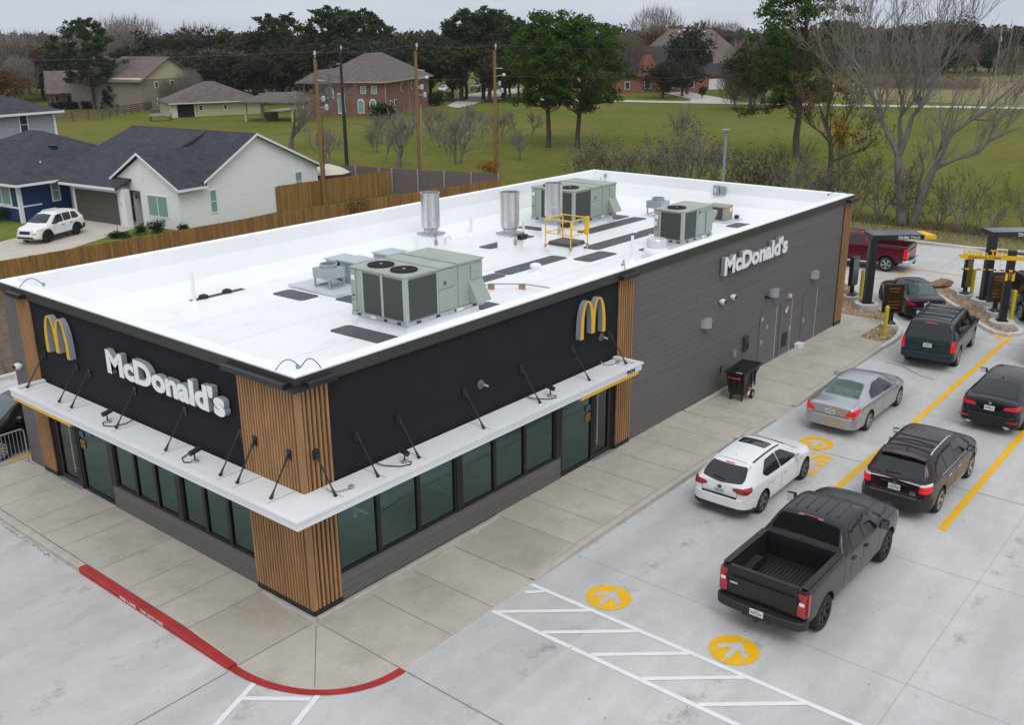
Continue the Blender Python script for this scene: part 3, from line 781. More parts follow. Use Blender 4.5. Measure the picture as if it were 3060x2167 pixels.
    if not big: mb.box(-.03, D-.14, b+h*.42, .005, D-.07, b+h*.56)
    mb.build('data_label', M_label, t)
    mb = MB(); 
    for q in (.05, .12): mb.lathe([(.025, 0), (.025, -.006)], (-.0, D-.05-q, b+h*.36), 8, axis='x')
    mb.lathe([(.02, 0), (.02, -.006)], (-.0, D-.12, b+h*.26), 8, axis='x')
    mb.build('conduit_knockout', M_fan, t)
    mb = MB(); mb.box(W*.47 if big else W*.52, -.008, b+h*.60 if big else b+h*.80, W*.47+.10 if big else W*.52+.08, .004, b+h*.68 if big else b+h*.88); mb.build('maker_badge', mat('badge_brown', (.20, .07, .05), .5), t)
    return t
rtu('big sage green rooftop air unit with twin fans near the side edge of the roof', 6.50, 3.45, 9.75, 5.72, 4.50, 5.94, [(.62, 1.60, .38), (.58, .62, .38)])
rtu('big sage green rooftop air unit with twin fans standing far back behind the steel fans', 21.95, 9.05, 25.18, 11.38, 4.43, 5.87, [(.62, 1.66, .38), (.60, .66, .38)])
rtu('smaller sage green rooftop air unit with one fan by the far side edge', 20.88, 3.13, 23.18, 4.45, 4.50, 5.76, [(.58, .66, .36)], False)
# stainless upblast exhaust fans
M_ss = NT('brushed_stainless')
def _ss(t):
    a = t.rng(t.noise(3, t.mapping((1.6, 1.6, .06)), det=5, rough=.7), .3, .7, .36, .80)
    cb = t.n('ShaderNodeCombineXYZ'); [t.L(a, cb.inputs[i]) for i in range(3)]
    t.L(cb.outputs[0], t.b.inputs['Base Color']); t.b.inputs['Metallic'].default_value = .9; t.b.inputs['Roughness'].default_value = .33
_ss(M_ss); M_ss = M_ss.M
def exhaust(label, x, y, box=True):
    t = thing('exhaust_fan', label, 'fan', (x, y, 0)); z = deckz(y)
    mb = MB(); mb.box(-.36, -.36, z-.02, .36, .36, z+.62); mb.add([], []); mb.build('roof_curb', M_tpw, t, bevel=.03)
    mb = MB(); mb.box(-.40, -.40, z+.621, .40, .40, z+.70); mb.build('base_plate', STEEL, t)
    zz = z+.701
    mb = MB(); mb.lathe([(.28, 0), (.28, .13), (.30, .14), (.355, .22), (.365, .25), (.365, .58), (.38, .59), (.38, .62), (.365, .63), (.365, 1.52), (.39, 1.53), (.39, 1.57), (.35, 1.57), (.345, 1.30), (.30, 1.25), (.02, 1.2)], (0, 0, zz), 28, cap=False)
    mb.build('drum', M_ss, t, smooth=35)
    mb = MB(); mb.tube([(-.36, -.20, zz+.45), (-.46, -.30, zz+.3), (-.42, -.42, zz+.10), (-.30, -.45, zz+.02), (-.2, -.43, zz+.06), (-.14, -.41, z+.55), (-.14, -.40, z+.42)], .018, 6); mb.build('conduit', GREYP, t, smooth=60)
    mb = MB(); mb.box(-.20, -.44, z+.26, -.09, -.361, z+.44); mb.build('switch_box', GREYP, t)
    if box:
        mb = MB(); mb.box(-.0, -.60, z+.44, .36, -.362, z+.60); mb.box(-.02, -.62, z+.601, .38, -.36, z+.63); mb.build('grease_box', mat('grease_black', (.012, .012, .013), .5), t, bevel=.015)
    return t
exhaust('stainless steel exhaust drum fan standing alone near the far roof edge', 15.72, 11.45, False)
exhaust('stainless steel exhaust drum fan with black grease box left of the yellow railing', 17.52, 8.90)
exhaust('stainless steel exhaust drum fan just behind the yellow railing', 20.42, 8.97)
# roof hatch with yellow guard rail
t = thing('roof_hatch', 'grey roof hatch on a white curb under the yellow guard rail', 'hatch', (17.98, 6.32, 0)); z = deckz(6.8)
mb = MB(); mb.box(0, 0, z-.03, .90, 1.00, z+.30); mb.build('roof_curb', M_tpw, t, bevel=.02)
mb = MB(); mb.box(-.05, -.05, z+.301, .95, 1.05, z+.36); mb.box(-.02, -.02, z+.361, .92, 1.02, z+.44); mb.build('lid', mat('hatch_grey', (.085, .085, .08), .45), t, bevel=.012)
mb = MB(); mb.box(.4, -.075, z+.36, .5, -.051, z+.40); mb.build('latch', STEEL, t)
t = thing('guard_rail', 'yellow tubular guard rail round the roof hatch with swing gate', 'railing', (17.98, 6.32, 0))
zb_ = z+.26; P = [(-.10, 1.10), (-.10, -.10), (1.0, -.10), (1.0, 1.10)]
for x, y in P:
    mb = MB(); mb.tube([(x, y, zb_-.12), (x, y, zb_+1.08)], .026, 8); mb.build('post', YELLOW, t, smooth=40)
    mb = MB(); mb.box(x-.05, y-.05, zb_-.02, x+.05, y+.05, zb_+.06); mb.build('clamp', STEEL, t)
for a, b in ((P[0], P[1]), (P[3], P[0])):
    mb = MB()
    for h in (1.06, .52): mb.tube([(a[0], a[1], zb_+h), (b[0], b[1], zb_+h)], .024, 8)
    mb.build('rail', YELLOW, t, smooth=40)
mb = MB(); mb.tube([(P[2][0], P[2][1], zb_+1.06), (P[3][0], P[3][1], zb_+1.06)], .024, 8); mb.tube([(P[2][0], P[2][1], zb_+.52), (P[3][0], P[3][1], zb_+.52)], .024, 8); mb.build('rail', YELLOW, t, smooth=40)
mb = MB(); y_ = -.10; mb.tube([(-.04, y_, zb_+.45), (-.04, y_, zb_+.92), (.0, y_, zb_+1.02), (.1, y_, zb_+1.06), (.93, y_, zb_+1.06)], .022, 8); mb.tube([(-.04, y_, zb_+.5), (.93, y_, zb_+.5)], .022, 8); mb.build('swing_gate', YELLOW, t, smooth=60)
mb = MB(); mb.box(.86, y_-.04, zb_+.42, 1.04, y_+.04, zb_+1.12); mb.build('hinge_plate', YELLOW, t)
# condensers, boxes, slabs
def frame_condenser(label, x, y, slab=True):
    t = thing('condenser', label, 'condenser', (x, y, 0)); z = deckz(y)
    h = .40; boxes('leg', STEEL, *[(a, b, z+.09, a+.05, b+.05, z+h) for a in (0, .62) for b in (0, .72)], parent=t); boxes('foot_rail', STEEL, (.05, 0, z+.09, .62, .05, z+.13), (.05, .72, z+.09, .62, .77, z+.13), parent=t)
    mb = MB(); mb.box(-.02, -.02, z+h, .70, .80, z+h+.33); mb.build('cabinet', mat('galv_light', (.38, .42, .43), .45, metal=.3, var=.08, scale=4), t, bevel=.01)
    mb = MB(); mb.lathe([(.27, 0), (.28, .08), (.30, .09), (.30, .13), (.26, .13), (.255, .02)], (.34, .39, z+h+.331), 22, cap=False); mb.build('fan_ring', STEEL, t, smooth=40)
    mb = MB(); mb.lathe([(.25, .02), (.003, .02)], (.34, .39, z+h+.331), 22, cap=False); mb.build('fan_well', M_fan, t)
    mb = MB(); mb.tube([(.6, .4, z+h), (.7, .3, z+.25), (.9, .3, z+.15), (1.1, .5, z+.13)], .02, 6); mb.build('hose', BLACK, t, smooth=60)
    return t
frame_condenser('galvanised condenser on tall legs left of the big near air unit', 8.72, 9.35)
frame_condenser('galvanised condenser on tall legs behind the smaller far air unit', 26.9, 7.75)
t = thing('equipment_slab', 'white equipment curb slab under the near condensers', 'slab', (8.40, 8.70, 0)); z = deckz(9.8)
mb = MB(); mb.box(0, 0, z-.05, 2.6, 2.3, z+.03); mb.build('curb', M_tpw, t); mb = MB(); mb.box(-.06, -.06, z+.031, 2.66, 2.36, z+.085); mb.build('cap_sheet', mat('slab_galv', (.52, .56, .59), .45, var=.05, scale=3), t)
M_duct = mat('duct_galv', (.36, .42, .45), .42, metal=.3, var=.08, scale=3)
for x, y, sx_, sy, h, l in ((9.70, 9.20, .86, .72, .80, 'galvanised duct box between the legged condenser and the big near air unit'), (11.5, 9.5, .88, .70, .72, 'low galvanised duct box behind the big near air unit'), (9.75, 10.2, .85, .5, .76, 'pale flat-topped duct box behind the legged condenser')):
    t = thing('duct_box', l, 'duct', (x, y, 0)); z = deckz(y)
    mb = MB(); mb.box(0, 0, z+(.09 if x < 12 else 0), sx_, sy, z+h); mb.build('case', M_duct, t)
    mb = MB(); mb.box(-.05, -.05, z+h+.001, sx_+.05, sy+.05, z+h+.05); mb.build('lid', mat('duct_lid', (.44, .51, .55), .4, metal=.2), t)
    mb = MB(); mb.box(.06, -.012, z+h*.35, sx_-.06, -.001, z+h*.9); mb.build('louvre', M_fan, t)
t = thing('condenser', 'tan boxed condenser on a flat slab at the far roof end', 'condenser', (28.0, 4.55, 0)); z = deckz(5)
t.location = (27.45, 4.85, 0)
mb = MB(); mb.box(-.25, -.35, z-.02, 1.45, 1.25, z+.06); mb.build('slab', mat('slab_galv', (.5, .5, .5)), t)
mb = MB(); mb.box(0, 0, z+.07, .75, .95, z+.66); mb.build('cabinet', mat('tan_enamel', (.30, .26, .225), .5, var=.06, scale=3), t, bevel=.012)
mb = MB(); mb.box(-.012, .10, z+.12, -.001, .85, z+.62); mb.build('coil_panel', M_coil, t)
mb = MB(); mb.box(-.03, -.03, z+.661, .78, .98, z+.69); mb.build('lid', mat('tan_lid', (.33, .28, .24), .5), t)
mb = MB(); mb.box(.48, -.012, z+.42, .64, -.001, z+.60); mb.build('data_label', M_label, t)
mb = MB(); mb.lathe([(.02, 0), (.10, .02), (.11, .12), (.08, .16), (.02, .17)], (.95, -.12, z+.06), 12); mb.build('float_cap', BLACK, t, smooth=40)
# vents and pipes
def vent_pipe(label, x, y, h, r=.055):
    t = thing('vent_pipe', label, 'pipe', (x, y, deckz(y))); mb = MB(); mb.lathe([(r*2.6, 0), (r*1.4, .08), (r*1.15, .12), (r*1.15, .16)], (0, 0, 0), 14); mb.build('boot', M_tpw, t, smooth=50)
    mb = MB(); mb.lathe([(r, .1), (r, h), (r*.8, h), (r*.8, h-.05)], (0, 0, 0), 14); mb.build('pipe', WHITEP, t, smooth=40)
vent_pipe('thin white vent pipe at the front end of the roof beside the drain', 5.05, 11.55, 1.05)
vent_pipe('thin white vent pipe near the side edge between hatch and smaller air unit', 18.32, 3.75, .98)
vent_pipe('thin white vent pipe right behind the fan with the grease box', 18.35, 8.9, .95)
vent_pipe('thin white vent pipe at the far roof edge left of the middle fan', 18.9, 12.2, .75)
t = thing('roof_vent', 'low round white vent cap on the roof beside the long grey walkway', 'vent', (14.9, 5.55, deckz(5.5)))
mb = MB(); mb.lathe([(.22, 0), (.13, .05), (.12, .22)], (0, 0, 0), 18); mb.build('neck', M_tpw, t, smooth=40); mb = MB(); mb.lathe([(.19, .20), (.21, .22), (.20, .30), (.12, .34), (.01, .35)], (0, 0, 0), 18); mb.build('cap', WHITE, t, smooth=50)
t = thing('roof_vent', 'squat white mushroom exhaust vent close to the side edge of the roof', 'vent', (19.35, 3.35, deckz(3.3)))
mb = MB(); mb.lathe([(.42, 0), (.34, .10), (.34, .24)], (0, 0, 0), 22); mb.build('neck', M_tpw, t, smooth=40)
mb = MB(); mb.lathe([(.46, .20), (.48, .24), (.46, .36), (.36, .44)], (0, 0, 0), 22); mb.build('collar', WHITE, t, smooth=40); mb = MB(); mb.lathe([(.36, .441), (.37, .46), (.37, .72), (.34, .76), (.01, .77)], (0, 0, 0), 22); mb.build('cap', mat('bright_alu', (.66, .67, .69), .3, metal=.4), t, smooth=40)
t = thing('vent_elbow', 'small white gooseneck pipe at the foot of the lone exhaust fan', 'pipe', (16.4, 11.35, deckz(11.4))); mb = MB(); mb.tube([(0, 0, 0), (0, 0, .3), (.04, -.04, .4), (.14, -.1, .42), (.2, -.15, .34)], .06, 10); mb.build('pipe', WHITEP, t, smooth=60)
mb = MB(); mb.lathe([(.14, 0), (.08, .08)], (0, 0, 0), 12); mb.build('boot', M_tpw, t)
t = thing('gas_pipe', 'thin grey gas pipe on wooden blocks between near air unit and roof edge', 'pipe', (0, 0, 0)); z = deckz(4)
mb = MB(); mb.tube([(9.78, 5.2, z+.55), (10.2, 5.3, z+.2), (12.1, 5.28, z+.17), (12.8, 4.36, z+.17), (13.05, 3.5, z+.12), (13.1, 3.4, z)], .024, 8); mb.build('pipe', GREYP, t, smooth=60)
for x, y in ((12.15, 5.25), (12.75, 4.42)): mb = MB(); mb.box(x-.06, y-.10, z-.02, x+.06, y+.10, z+.14); mb.build('wood_block', mat('block_wood', (.36, .22, .10), .7), t)
t = thing('scupper', 'open roof drain with dark dome strainers at the foot of the parapet', 'drain', (6.3, BW-1.2, deckz(12.1)))
mb = MB(); mb.box(-1.0, -.10, -.01, 1.0, .16, .012); mb.build('sump', mat('sump_dark', (.09, .06, .04), .8, var=.5, scale=6), t)
for x in (-.55, .35): mb = MB(); mb.lathe([(.17, .013), (.15, .10), (.02, .15)], (x, .02, 0), 14); mb.build('strainer', mat('cast_iron', (.02, .017, .015), .7), t, smooth=50)
# walkway pads
GP = 'grey walkway pads on the white roof'
PADS = [((7.4, 9.18, 8.17, 10.75), 'grey roof walkway pad alone left of the condenser slab'), ((5.65, 3.55, 6.42, 5.80), 'long grey roof walkway pad directly in front of the big near air unit'),
 ((8.15, 7.4, 8.9, 8.5), 'grey roof walkway pad half hidden behind the big near air unit'), ((17.1, 9.58, 18.42, 10.24), 'grey roof walkway pad running up to the fan with grease box'),
 ((14.05, 6.08, 17.55, 6.83), 'long grey roof walkway pad running past the low round vent cap'), ((12.2, 6.06, 13.95, 6.68), 'grey roof walkway pad between big near unit and the long vent-cap pad'),
 ((17.4, 4.97, 19.25, 5.80), 'grey roof walkway pad alone in front of the roof hatch'), ((19.35, 6.0, 23.2, 6.80), 'long grey roof walkway pad from the hatch towards the smaller air unit'),
 ((23.3, 6.0, 25.1, 6.78), 'grey roof walkway pad running in behind the smaller air unit'), ((21.9, 8.18, 26.45, 8.92), 'longest grey roof walkway pad in front of the far big air unit'),
 ((25.5, 9.15, 26.5, 10.1), 'grey roof walkway pad at the hood end of the far big air unit'), ((26.6, 3.58, 27.7, 4.36), 'grey roof walkway pad nearest the far end of the roof'),
 ((20.2, 3.52, 20.83, 4.72), 'grey roof walkway pad under the mushroom vent'), ((21.3, 10.4, 21.9, 11.7), 'grey roof walkway pad left of the far big air unit'),
 ((19.7, 9.75, 20.2, 10.28), 'small grey roof walkway pad between the two right steel fans'), ((10.0, 3.60, 10.8, 4.28), 'grey roof walkway pad at the hood end of the big near air unit'), ((23.4, 3.55, 24.1, 4.3), 'small grey roof walkway pad at the hood end of the smaller air unit')]
for (a, b, c_, d_), l in PADS:
    r_ = .10; poly = [(a+r_, b), (c_-r_, b), (c_, b+r_), (c_, d_-r_), (c_-r_, d_), (a+r_, d_), (a, d_-r_), (a, b+r_)]
    mb = MB(); n = len(poly)
    mb.v = [(x, y, deckz(y)+.004) for x, y in poly]+[(x, y, deckz(y)+.022) for x, y in poly]
    mb.f = [tuple(range(n, 2*n))]+[(i, (i+1) % n, n+(i+1) % n, n+i) for i in range(n)]; mb.m = [0]*(n+1)
    tag(mb.build('walkway_pad', M_pad), l, 'roof pad', GP)
# cable loops and boxes at the parapet
def whip(label, x, y, pts, box=None):
    t = thing('cable_whip', label, 'cable', (x, y, BH)); mb = MB(); mb.tube(pts, .012, 6); mb.build('cable', mat('cable_grey', (.12, .13, .14), .5), t, smooth=60)
    mb = MB(); b = box or (0, 0, .03, .03); mb.box(b[0]-b[3], b[1]-b[3], b[2]-b[3]*1.6, b[0]+b[3], b[1]+b[3], b[2]+b[3]*1.6); mb.build('connector', GREYP, t)
arc = lambda x0, y0, x1, y1, h: [(x0+(x1-x0)*k/8, y0+(y1-y0)*k/8, .01+h*math.sin(math.pi*k/8)) for k in range(9)]
whip('pair of thin cable loops standing on the roof corner above the slat pillar', .35, .35, arc(-.38, .25, .05, -.02, .2)+arc(.06, -.02, .30, -.38, .2))
whip('thin cable loop on the front left roof corner', .2, 12.0, arc(-.25, -.05, .3, -.3, .22), (.3, -.3, .02, .03))
whip('thin cable loop on the roof edge above the slim slat strip', 12.1, .15, arc(-.15, -.25, .25, .1, .22), (.25, .1, .02, .03))
whip('thin cable loop on the far right roof corner', 28.9, .5, arc(-.3, .2, .3, -.45, .15), (-.3, .2, .02, .03))
whip('hanging cable loop with grey box in the far back roof corner', BL-.36, BW-.95, [(-.03, 0, -.25), (-.03, 0, -.55), (-.03, .1, -.75), (-.03, .25, -.72), (-.03, .32, -.5), (-.03, .25, -.3)], (-.03, 0, -.18, .05))
t = thing('switch_box', 'pair of grey electrical boxes on the far parapet under the light pole', 'box', (BL-.34, 6.02, 5.10)); mb = MB(); mb.box(-.14, 0, 0, 0, .28, .42); mb.build('case', GREYP, t); mb = MB(); mb.box(-.12, -.32, .06, 0, -.06, .40); mb.build('case', GREYP, t); mb = MB(); mb.box(-.155, .14, .1, -.141, .2, .3); mb.build('lever', WHITEP, t)
# ================================================================== ground, lot, pavements, markings
LZ = -.15
M_lot = concrete('lot_concrete', (.51, .508, .50), (.36, .33, .28), .32, st_amt=.08, lanes=True)
M_walk = concrete('walk_concrete', (.47, .437, .378), (.27, .245, .20), .72, sc_=.75, s0=.50, streak=(1, 1, 1), st_amt=.04, slab=(50, 50), slabv=.01)
M_curb = mat('curb_concrete', (.44, .415, .37), .85, var=.12, scale=2.5, bump=.15, bscale=50)
M_curbw = mat('new_curb_concrete', (.56, .555, .535), .85, var=.08, scale=2.5)
M_joint = mat('pavement_joint_seal', (.20, .195, .18), .9)
M_jfaint = mat('lot_joint_faint', (.36, .355, .34), .9)
M_groove = mat('groove_shadow', (.33, .30, .25), .9)
M_wline = mat('white_road_paint', (.74, .745, .75), .6, var=.05, scale=5)
M_yline = mat('yellow_road_paint', (.80, .44, .003), .6, var=.07, scale=4)
# the wide ground: mown pasture with rougher, browner parts far right
def _grass(name, g0, g1, brown, amt):
    t = NT(name)
    k = noisemix(t.nt, t.obj, .06, 6, g0, g1, .3, .7)
    b = t.rng(t.noise(.035, t.mapping((1, 1, 1), loc=(40, 7, 0)), det=5, rough=.6), .42, .66, 0, amt)
    k = t.mix(b, k, brown)
    b2 = t.rng(t.noise(.5, t.mapping((1, 1, 1), loc=(4, 7, 0)), det=6, rough=.7), .5, .72, 0, .55)
    k = t.mix(b2, k, tuple(x*1.25 for x in brown))
    f = t.rng(t.noise(2.2, det=6, rough=.75), .3, .7, .68, 1.32)
    k = t.mix(1, k, f, 'MULTIPLY')
    f = t.rng(t.noise(14, det=3, rough=.75), .3, .7, .75, 1.25)
    k = t.mix(1, k, f, 'MULTIPLY')
    t.L(k, t.b.inputs['Base Color']); t.b.inputs['Roughness'].default_value = .95; t.b.inputs['Specular IOR Level'].default_value = .1
    t.bump(t.noise(6, det=4), .6, .06)
    return t.M
M_grass = _grass('pasture_grass', (.080, .106, .008), (.130, .146, .016), (.160, .130, .042), .62)
M_grassb = _grass('dry_grass', (.170, .165, .055), (.215, .195, .090), (.23, .185, .10), .8)
M_lawn = _grass('lawn_grass', (.105, .155, .020), (.145, .185, .032), (.16, .16, .05), .3)
M_road = mat('pale_road', (.46, .43, .40), .9, var=.10, scale=.3)
M_drive = concrete('driveway_concrete', (.50, .46, .40), (.42, .37, .30), .25, st_amt=.03, slab=(3, 3), slabv=.02)
mb = MB(); s = 1500; n = 6
for i in range(n):
    for j in range(n): mb.quad((-s+2*s*i/n, -s+2*s*j/n, -.22), (-s+2*s*(i+1)/n, -s+2*s*j/n, -.22), (-s+2*s*(i+1)/n, -s+2*s*(j+1)/n, -.22), (-s+2*s*i/n, -s+2*s*(j+1)/n, -.22))
structure(mb.build('ground', M_grass))
mb = MB(); mb.flat([(-70, -70), (49.5, -70), (49.9, -2.6), (49.4, 3.8), (48.0, 12), (44.0, 22.0), (2.0, 22.0), (1.0, 21.0), (-70, 21)], LZ)
structure(mb.build('parking_lot', M_lot))
mb = MB()
z = LZ+.004
for a, b, wd, *q in (((-2.3, -.02), (-12, -.02), .03), ((0, -2.88), (0, -30), .03), ((15.85, -2.8), (15.85, -30), .025), ((31.2, -3), (31.2, -30), .025), ((-6.0, 21), (-6.0, -30), .012, 1),
     ((-70, 13.7), (-2.4, 13.7), .02), ((6.0, -2.8), (6.0, -30), .010, 1), ((10.9, -2.8), (10.9, -30), .010, 1), ((21, -2.8), (21, -30), .012, 1), ((26, -2.8), (26, -30), .012, 1),
     ((33, 0), (49.2, 0), .02), ((39, -30), (39, 12), .015, 1), ((44.5, -30), (44.5, 12), .015, 1), ((0, -10.9), (49, -10.9), .010, 1), ((0, -15.2), (49, -15.2), .014, 1)):
    mb.strip(a, b, wd, z, q[0] if q else 0)
structure(mb.build('lot_joint', [M_joint, M_jfaint]))
# sidewalks: level slabs, ramps, flush corner apron
mb = MB()
def slab(poly, zs, bot=-.21):
    n = len(poly)
    vs = [(x, y, bot) for x, y in poly]+[(x, y, zz) for (x, y), zz in zip(poly, zs)]
    mb.add(vs, [tuple(range(n-1, -1, -1)), tuple(range(n, 2*n))]+[(i, (i+1) % n, n+(i+1) % n, n+i) for i in range(n)], 0)
FL = LZ+.006
slab([(-2.06, 1.78), (.30, 1.78), (.30, 13.65), (-2.06, 13.65)], [0]*4)
slab([(-2.06, 0), (-.14, 0), (-.14, 1.78), (-2.06, 1.78)], [FL, FL, 0, 0])
arc_in = [(-2.06*math.cos(q)**.92, -2.64*math.sin(q)**.92) for q in [math.pi/2*i/14 for i in range(15)]]
slab([(-.14, -.14), (-.14, 0), (-2.06, 0)]+arc_in[1:-1]+[(0.0, -2.64), (0.0, -.14)], [FL]*(3+13+2))
slab([(0.0, -2.72), (4.38, -2.72), (4.38, -.14), (0.0, -.14)], [FL]*4)
slab([(4.38, -2.56), (6.16, -2.56), (6.16, -.14), (4.38, -.14)], [FL, 0, 0, FL])
slab([(6.16, -2.56), (15.9, -2.56), (15.9, .2), (6.16, .2)], [0]*4)
slab([(15.9, -2.56), (17.4, -2.56), (17.4, -.14), (15.9, -.14)], [0, FL, FL, 0])
slab([(17.4, -2.75), (18.9, -2.75), (18.9, -.14), (17.4, -.14)], [FL]*4)
slab([(18.9, -2.56), (20.6, -2.56), (20.6, -.14), (18.9, -.14)], [FL, 0, 0, FL])
slab([(20.6, -2.56), (27.72, -2.56), (27.9, -1.5), (30.9, -1.5), (30.95, .45), (30.95, .9), (29.45, .9), (29.45, .2), (20.6, .2)], [0]*9)
structure(mb.build('sidewalk', M_walk))
mb = MB()   # joints in the sidewalks
def jl(a, b, wd=.014, z_=.004): mb.strip(a, b, wd, z_)
for y in (3.05, 4.3, 5.65, 7.40, 8.40, 9.5, 10.9, 12.1): jl((-2.05, y), (-.02, y))
jl((-2.06, 1.79), (-2.06, 13.6), .010)
for x in (7.5, 8.87, 10.2, 11.6, 13.0, 14.4, 15.88, 20.62, 22.0, 23.4, 24.8, 26.3, 29.3): jl((x, -2.55), (x, -.05 if x > 15.7 else -.02))
for x in (1.52, 2.9): jl((x, -2.7), (x, -.16), .014, FL+.004)
jl((4.38, -2.7), (4.38, -.15), .022, FL+.004); jl((6.17, -2.55), (6.17, -.15), .022); jl((30.9, -.3), (29.5, -.3))
jl((0, -2.66), (0, -.16), .022, FL+.004); jl((-2.05, 0.0), (-.15, 0.0), .022, FL+.004); jl((-1.50, -1.78), (-.10, -.14), .018, FL+.004); jl((-2.05, 1.79), (-.03, 1.79), .022)
jl((17.4, -2.7), (17.4, -.15), .018, FL+.004); jl((18.9, -2.7), (18.9, -.15), .018, FL+.004)
for i in range(26):
    t = (i+.5)/26; y = 1.76*t; zz = FL+(0-FL)*t+.004; mb.strip((-2.0, y), (-.2, y), .014, zz, 1)
    x = 4.40+1.74*t; mb.strip((x, -2.5), (x, -.2), .014, zz, 1)
structure(mb.build('sidewalk_joint', [M_joint, M_groove]))
# kerbs
def kerb(path, w_, zt, name='kerb', m=None, zb_=-.22, ch=.02):
    """swept kerb; path points (x, y[, ztop])"""
    mb = MB(); P = [Vector((q[0], q[1])) for q in path]; n = len(P); rows = []
    for i in range(n):
        d = (P[min(i+1, n-1)]-P[max(i-1, 0)]).normalized(); nn = Vector((-d.y, d.x)); z_ = path[i][2] if len(path[i]) > 2 else zt
        a, b = P[i]-nn*w_/2, P[i]+nn*w_/2; a2, b2 = P[i]-nn*(w_/2-ch), P[i]+nn*(w_/2-ch)
        rows.append([(a.x, a.y, zb_), (a.x, a.y, z_-ch), (a2.x, a2.y, z_), (b2.x, b2.y, z_), (b.x, b.y, z_-ch), (b.x, b.y, zb_)])
    for i in range(n-1):
        o_ = len(mb.v); mb.v += rows[i]+rows[i+1]
        for k in range(5): mb.f.append((o_+k, o_+6+k, o_+7+k, o_+k+1)); mb.m.append(0)
    for r_ in (rows[0], rows[-1]): mb.add(r_, [tuple(range(6))])
    return structure(mb.build(name, m or M_curb))
kerb([(-2.165, 13.9), (-2.165, 6.12)], .20, .004)
kerb([(-2.165, 6.119), (-2.165, 1.95), (-2.17, .9, -.03), (-2.17, .02, -.075)], .215, .006, 'red_kerb', RED)
mb = MB()
ao = [(-2.27*math.cos(q)**.95, -2.86*math.sin(q)**.95) for q in [math.pi/2*i/20 for i in range(21)]]
ai = [(-2.08*math.cos(q)**.92, -2.66*math.sin(q)**.92) for q in [math.pi/2*i/20 for i in range(21)]]
for i in range(20): mb.flat([ao[i], ao[i+1], ai[i+1], ai[i]], FL+.008)
structure(mb.build('fire_lane_stripe', RED))
mb = MB()
text_mesh(mb, 'FIRE LANE', frame_M((-2.2755, 4.22, -.115), (0, -1, 0), (0, 0, 1)), .1, .003, bold=.01, width=.68, height=.085)
text_mesh(mb, 'TOW AWAY ZONE', frame_M((-2.2755, 3.36, -.115), (0, -1, 0), (0, 0, 1)), .1, .003, bold=.01, width=.93, height=.085)
structure(mb.build('fire_lane_lettering', M_wline))
kerb([(4.40, -2.66, -.11), (6.16, -2.66, .004), (15.9, -2.66, .004)], .19, .004)
kerb([(15.901, -2.66, .004), (17.35, -2.66, -.05)], .19, .004)
kerb([(18.95, -2.66, -.09), (20.4, -2.66, .004), (27.15, -2.66, .004)], .19, .004)
kerb([(27.151, -2.66), (28.3, -2.72), (29.3, -2.66), (30.2, -2.42), (31.0, -2.0), (32.0, -1.3), (33.2, -.25), (34.6, .85), (36.1, 2.05), (37.1, 2.9), (38, 4.2), (38.2, 6)], .20, .004, m=M_curbw)
for pth in ([(-.075, 1.78), (-.075, -.075)], [(0.0, -.075), (4.4, -.075), (6.15, -.075, .004)], [(15.95, -.075), (20.5, -.075)]): kerb(pth, .145, .004)
isl = [(33.75, -6.15), (33.25, -6.5), (32.7, -6.55), (32.25, -6.2), (32.25, -5.75), (32.7, -5.25), (33.4, -4.7), (35.5, -3.2), (37.4, -1.65), (38.9, -.5), (39.6, -.45), (39.7, -1.0), (38.7, -2.05), (37.2, -3.35), (35.3, -5.0), (34.3, -5.85), (33.75, -6.15)]
kerb(isl, .20, .004, m=M_curbw)
kerb([(43.6, 22.2), (47.9, 12.4), (49.25, 5), (49.5, 0), (50.1, -2.7), (50.3, -30), (50.3, -70)], .22, .03, m=M_curbw)
kerb([(1.1, 20.9), (2.4, 22.05), (43.6, 22.2)], .2, .0, m=M_curbw)
mb = MB(); mb.flat([(49.6, -70), (49.6, -2.6), (49.1, 4), (47.9, 12.2), (43.6, 22.3), (46.5, 33.9), (53.6, 33.9), (53.6, -70)], -.03); structure(mb.build('verge', M_grassb))
mb = MB(); mb.flat([(-70, 21.05), (1.0, 21.05), (2.2, 22.1), (43.8, 22.3), (46.5, 34.4), (-70, 34.4)], -.10); structure(mb.build('planting_strip', mat('bare_mulch', (.12, .085, .055), .95, var=.4, scale=3)))
# paint
z = LZ+.008
mb = MB()
for a, b in (((13.0, -6.32), (18.55, -6.36)), ((18.82, -6.40), (32.45, -6.31))): mb.strip(a, b, .2, z)
structure(mb.build('lane_line', M_yline))
mb = MB(); mb.flat([(31.66, -6.208), (31.66, -6.04), (32.2, -5.52), (32.36, -5.74)], z+.002); structure(mb.build('lane_line', M_yline))
mb = MB(); mb.strip((13.0, -9.42), (36, -9.42), .2, z); structure(mb.build('lane_line', M_yline))
mb = MB(); mb.strip((36.9, 4.5), (39.87, 1.16), .13, z); mb.strip((39.87, 1.16), (42.4, 1.02), .13, z+.002); structure(mb.build('lane_line', M_yline))
mb = MB(); mb.strip((42.45, 12), (42.45, -30), .13, z+.004); structure(mb.build('lane_line', M_yline))
mb = MB(); mb.strip((-.35, 14.0), (.9, 14.2), .4, z); structure(mb.build('lane_line', M_yline))
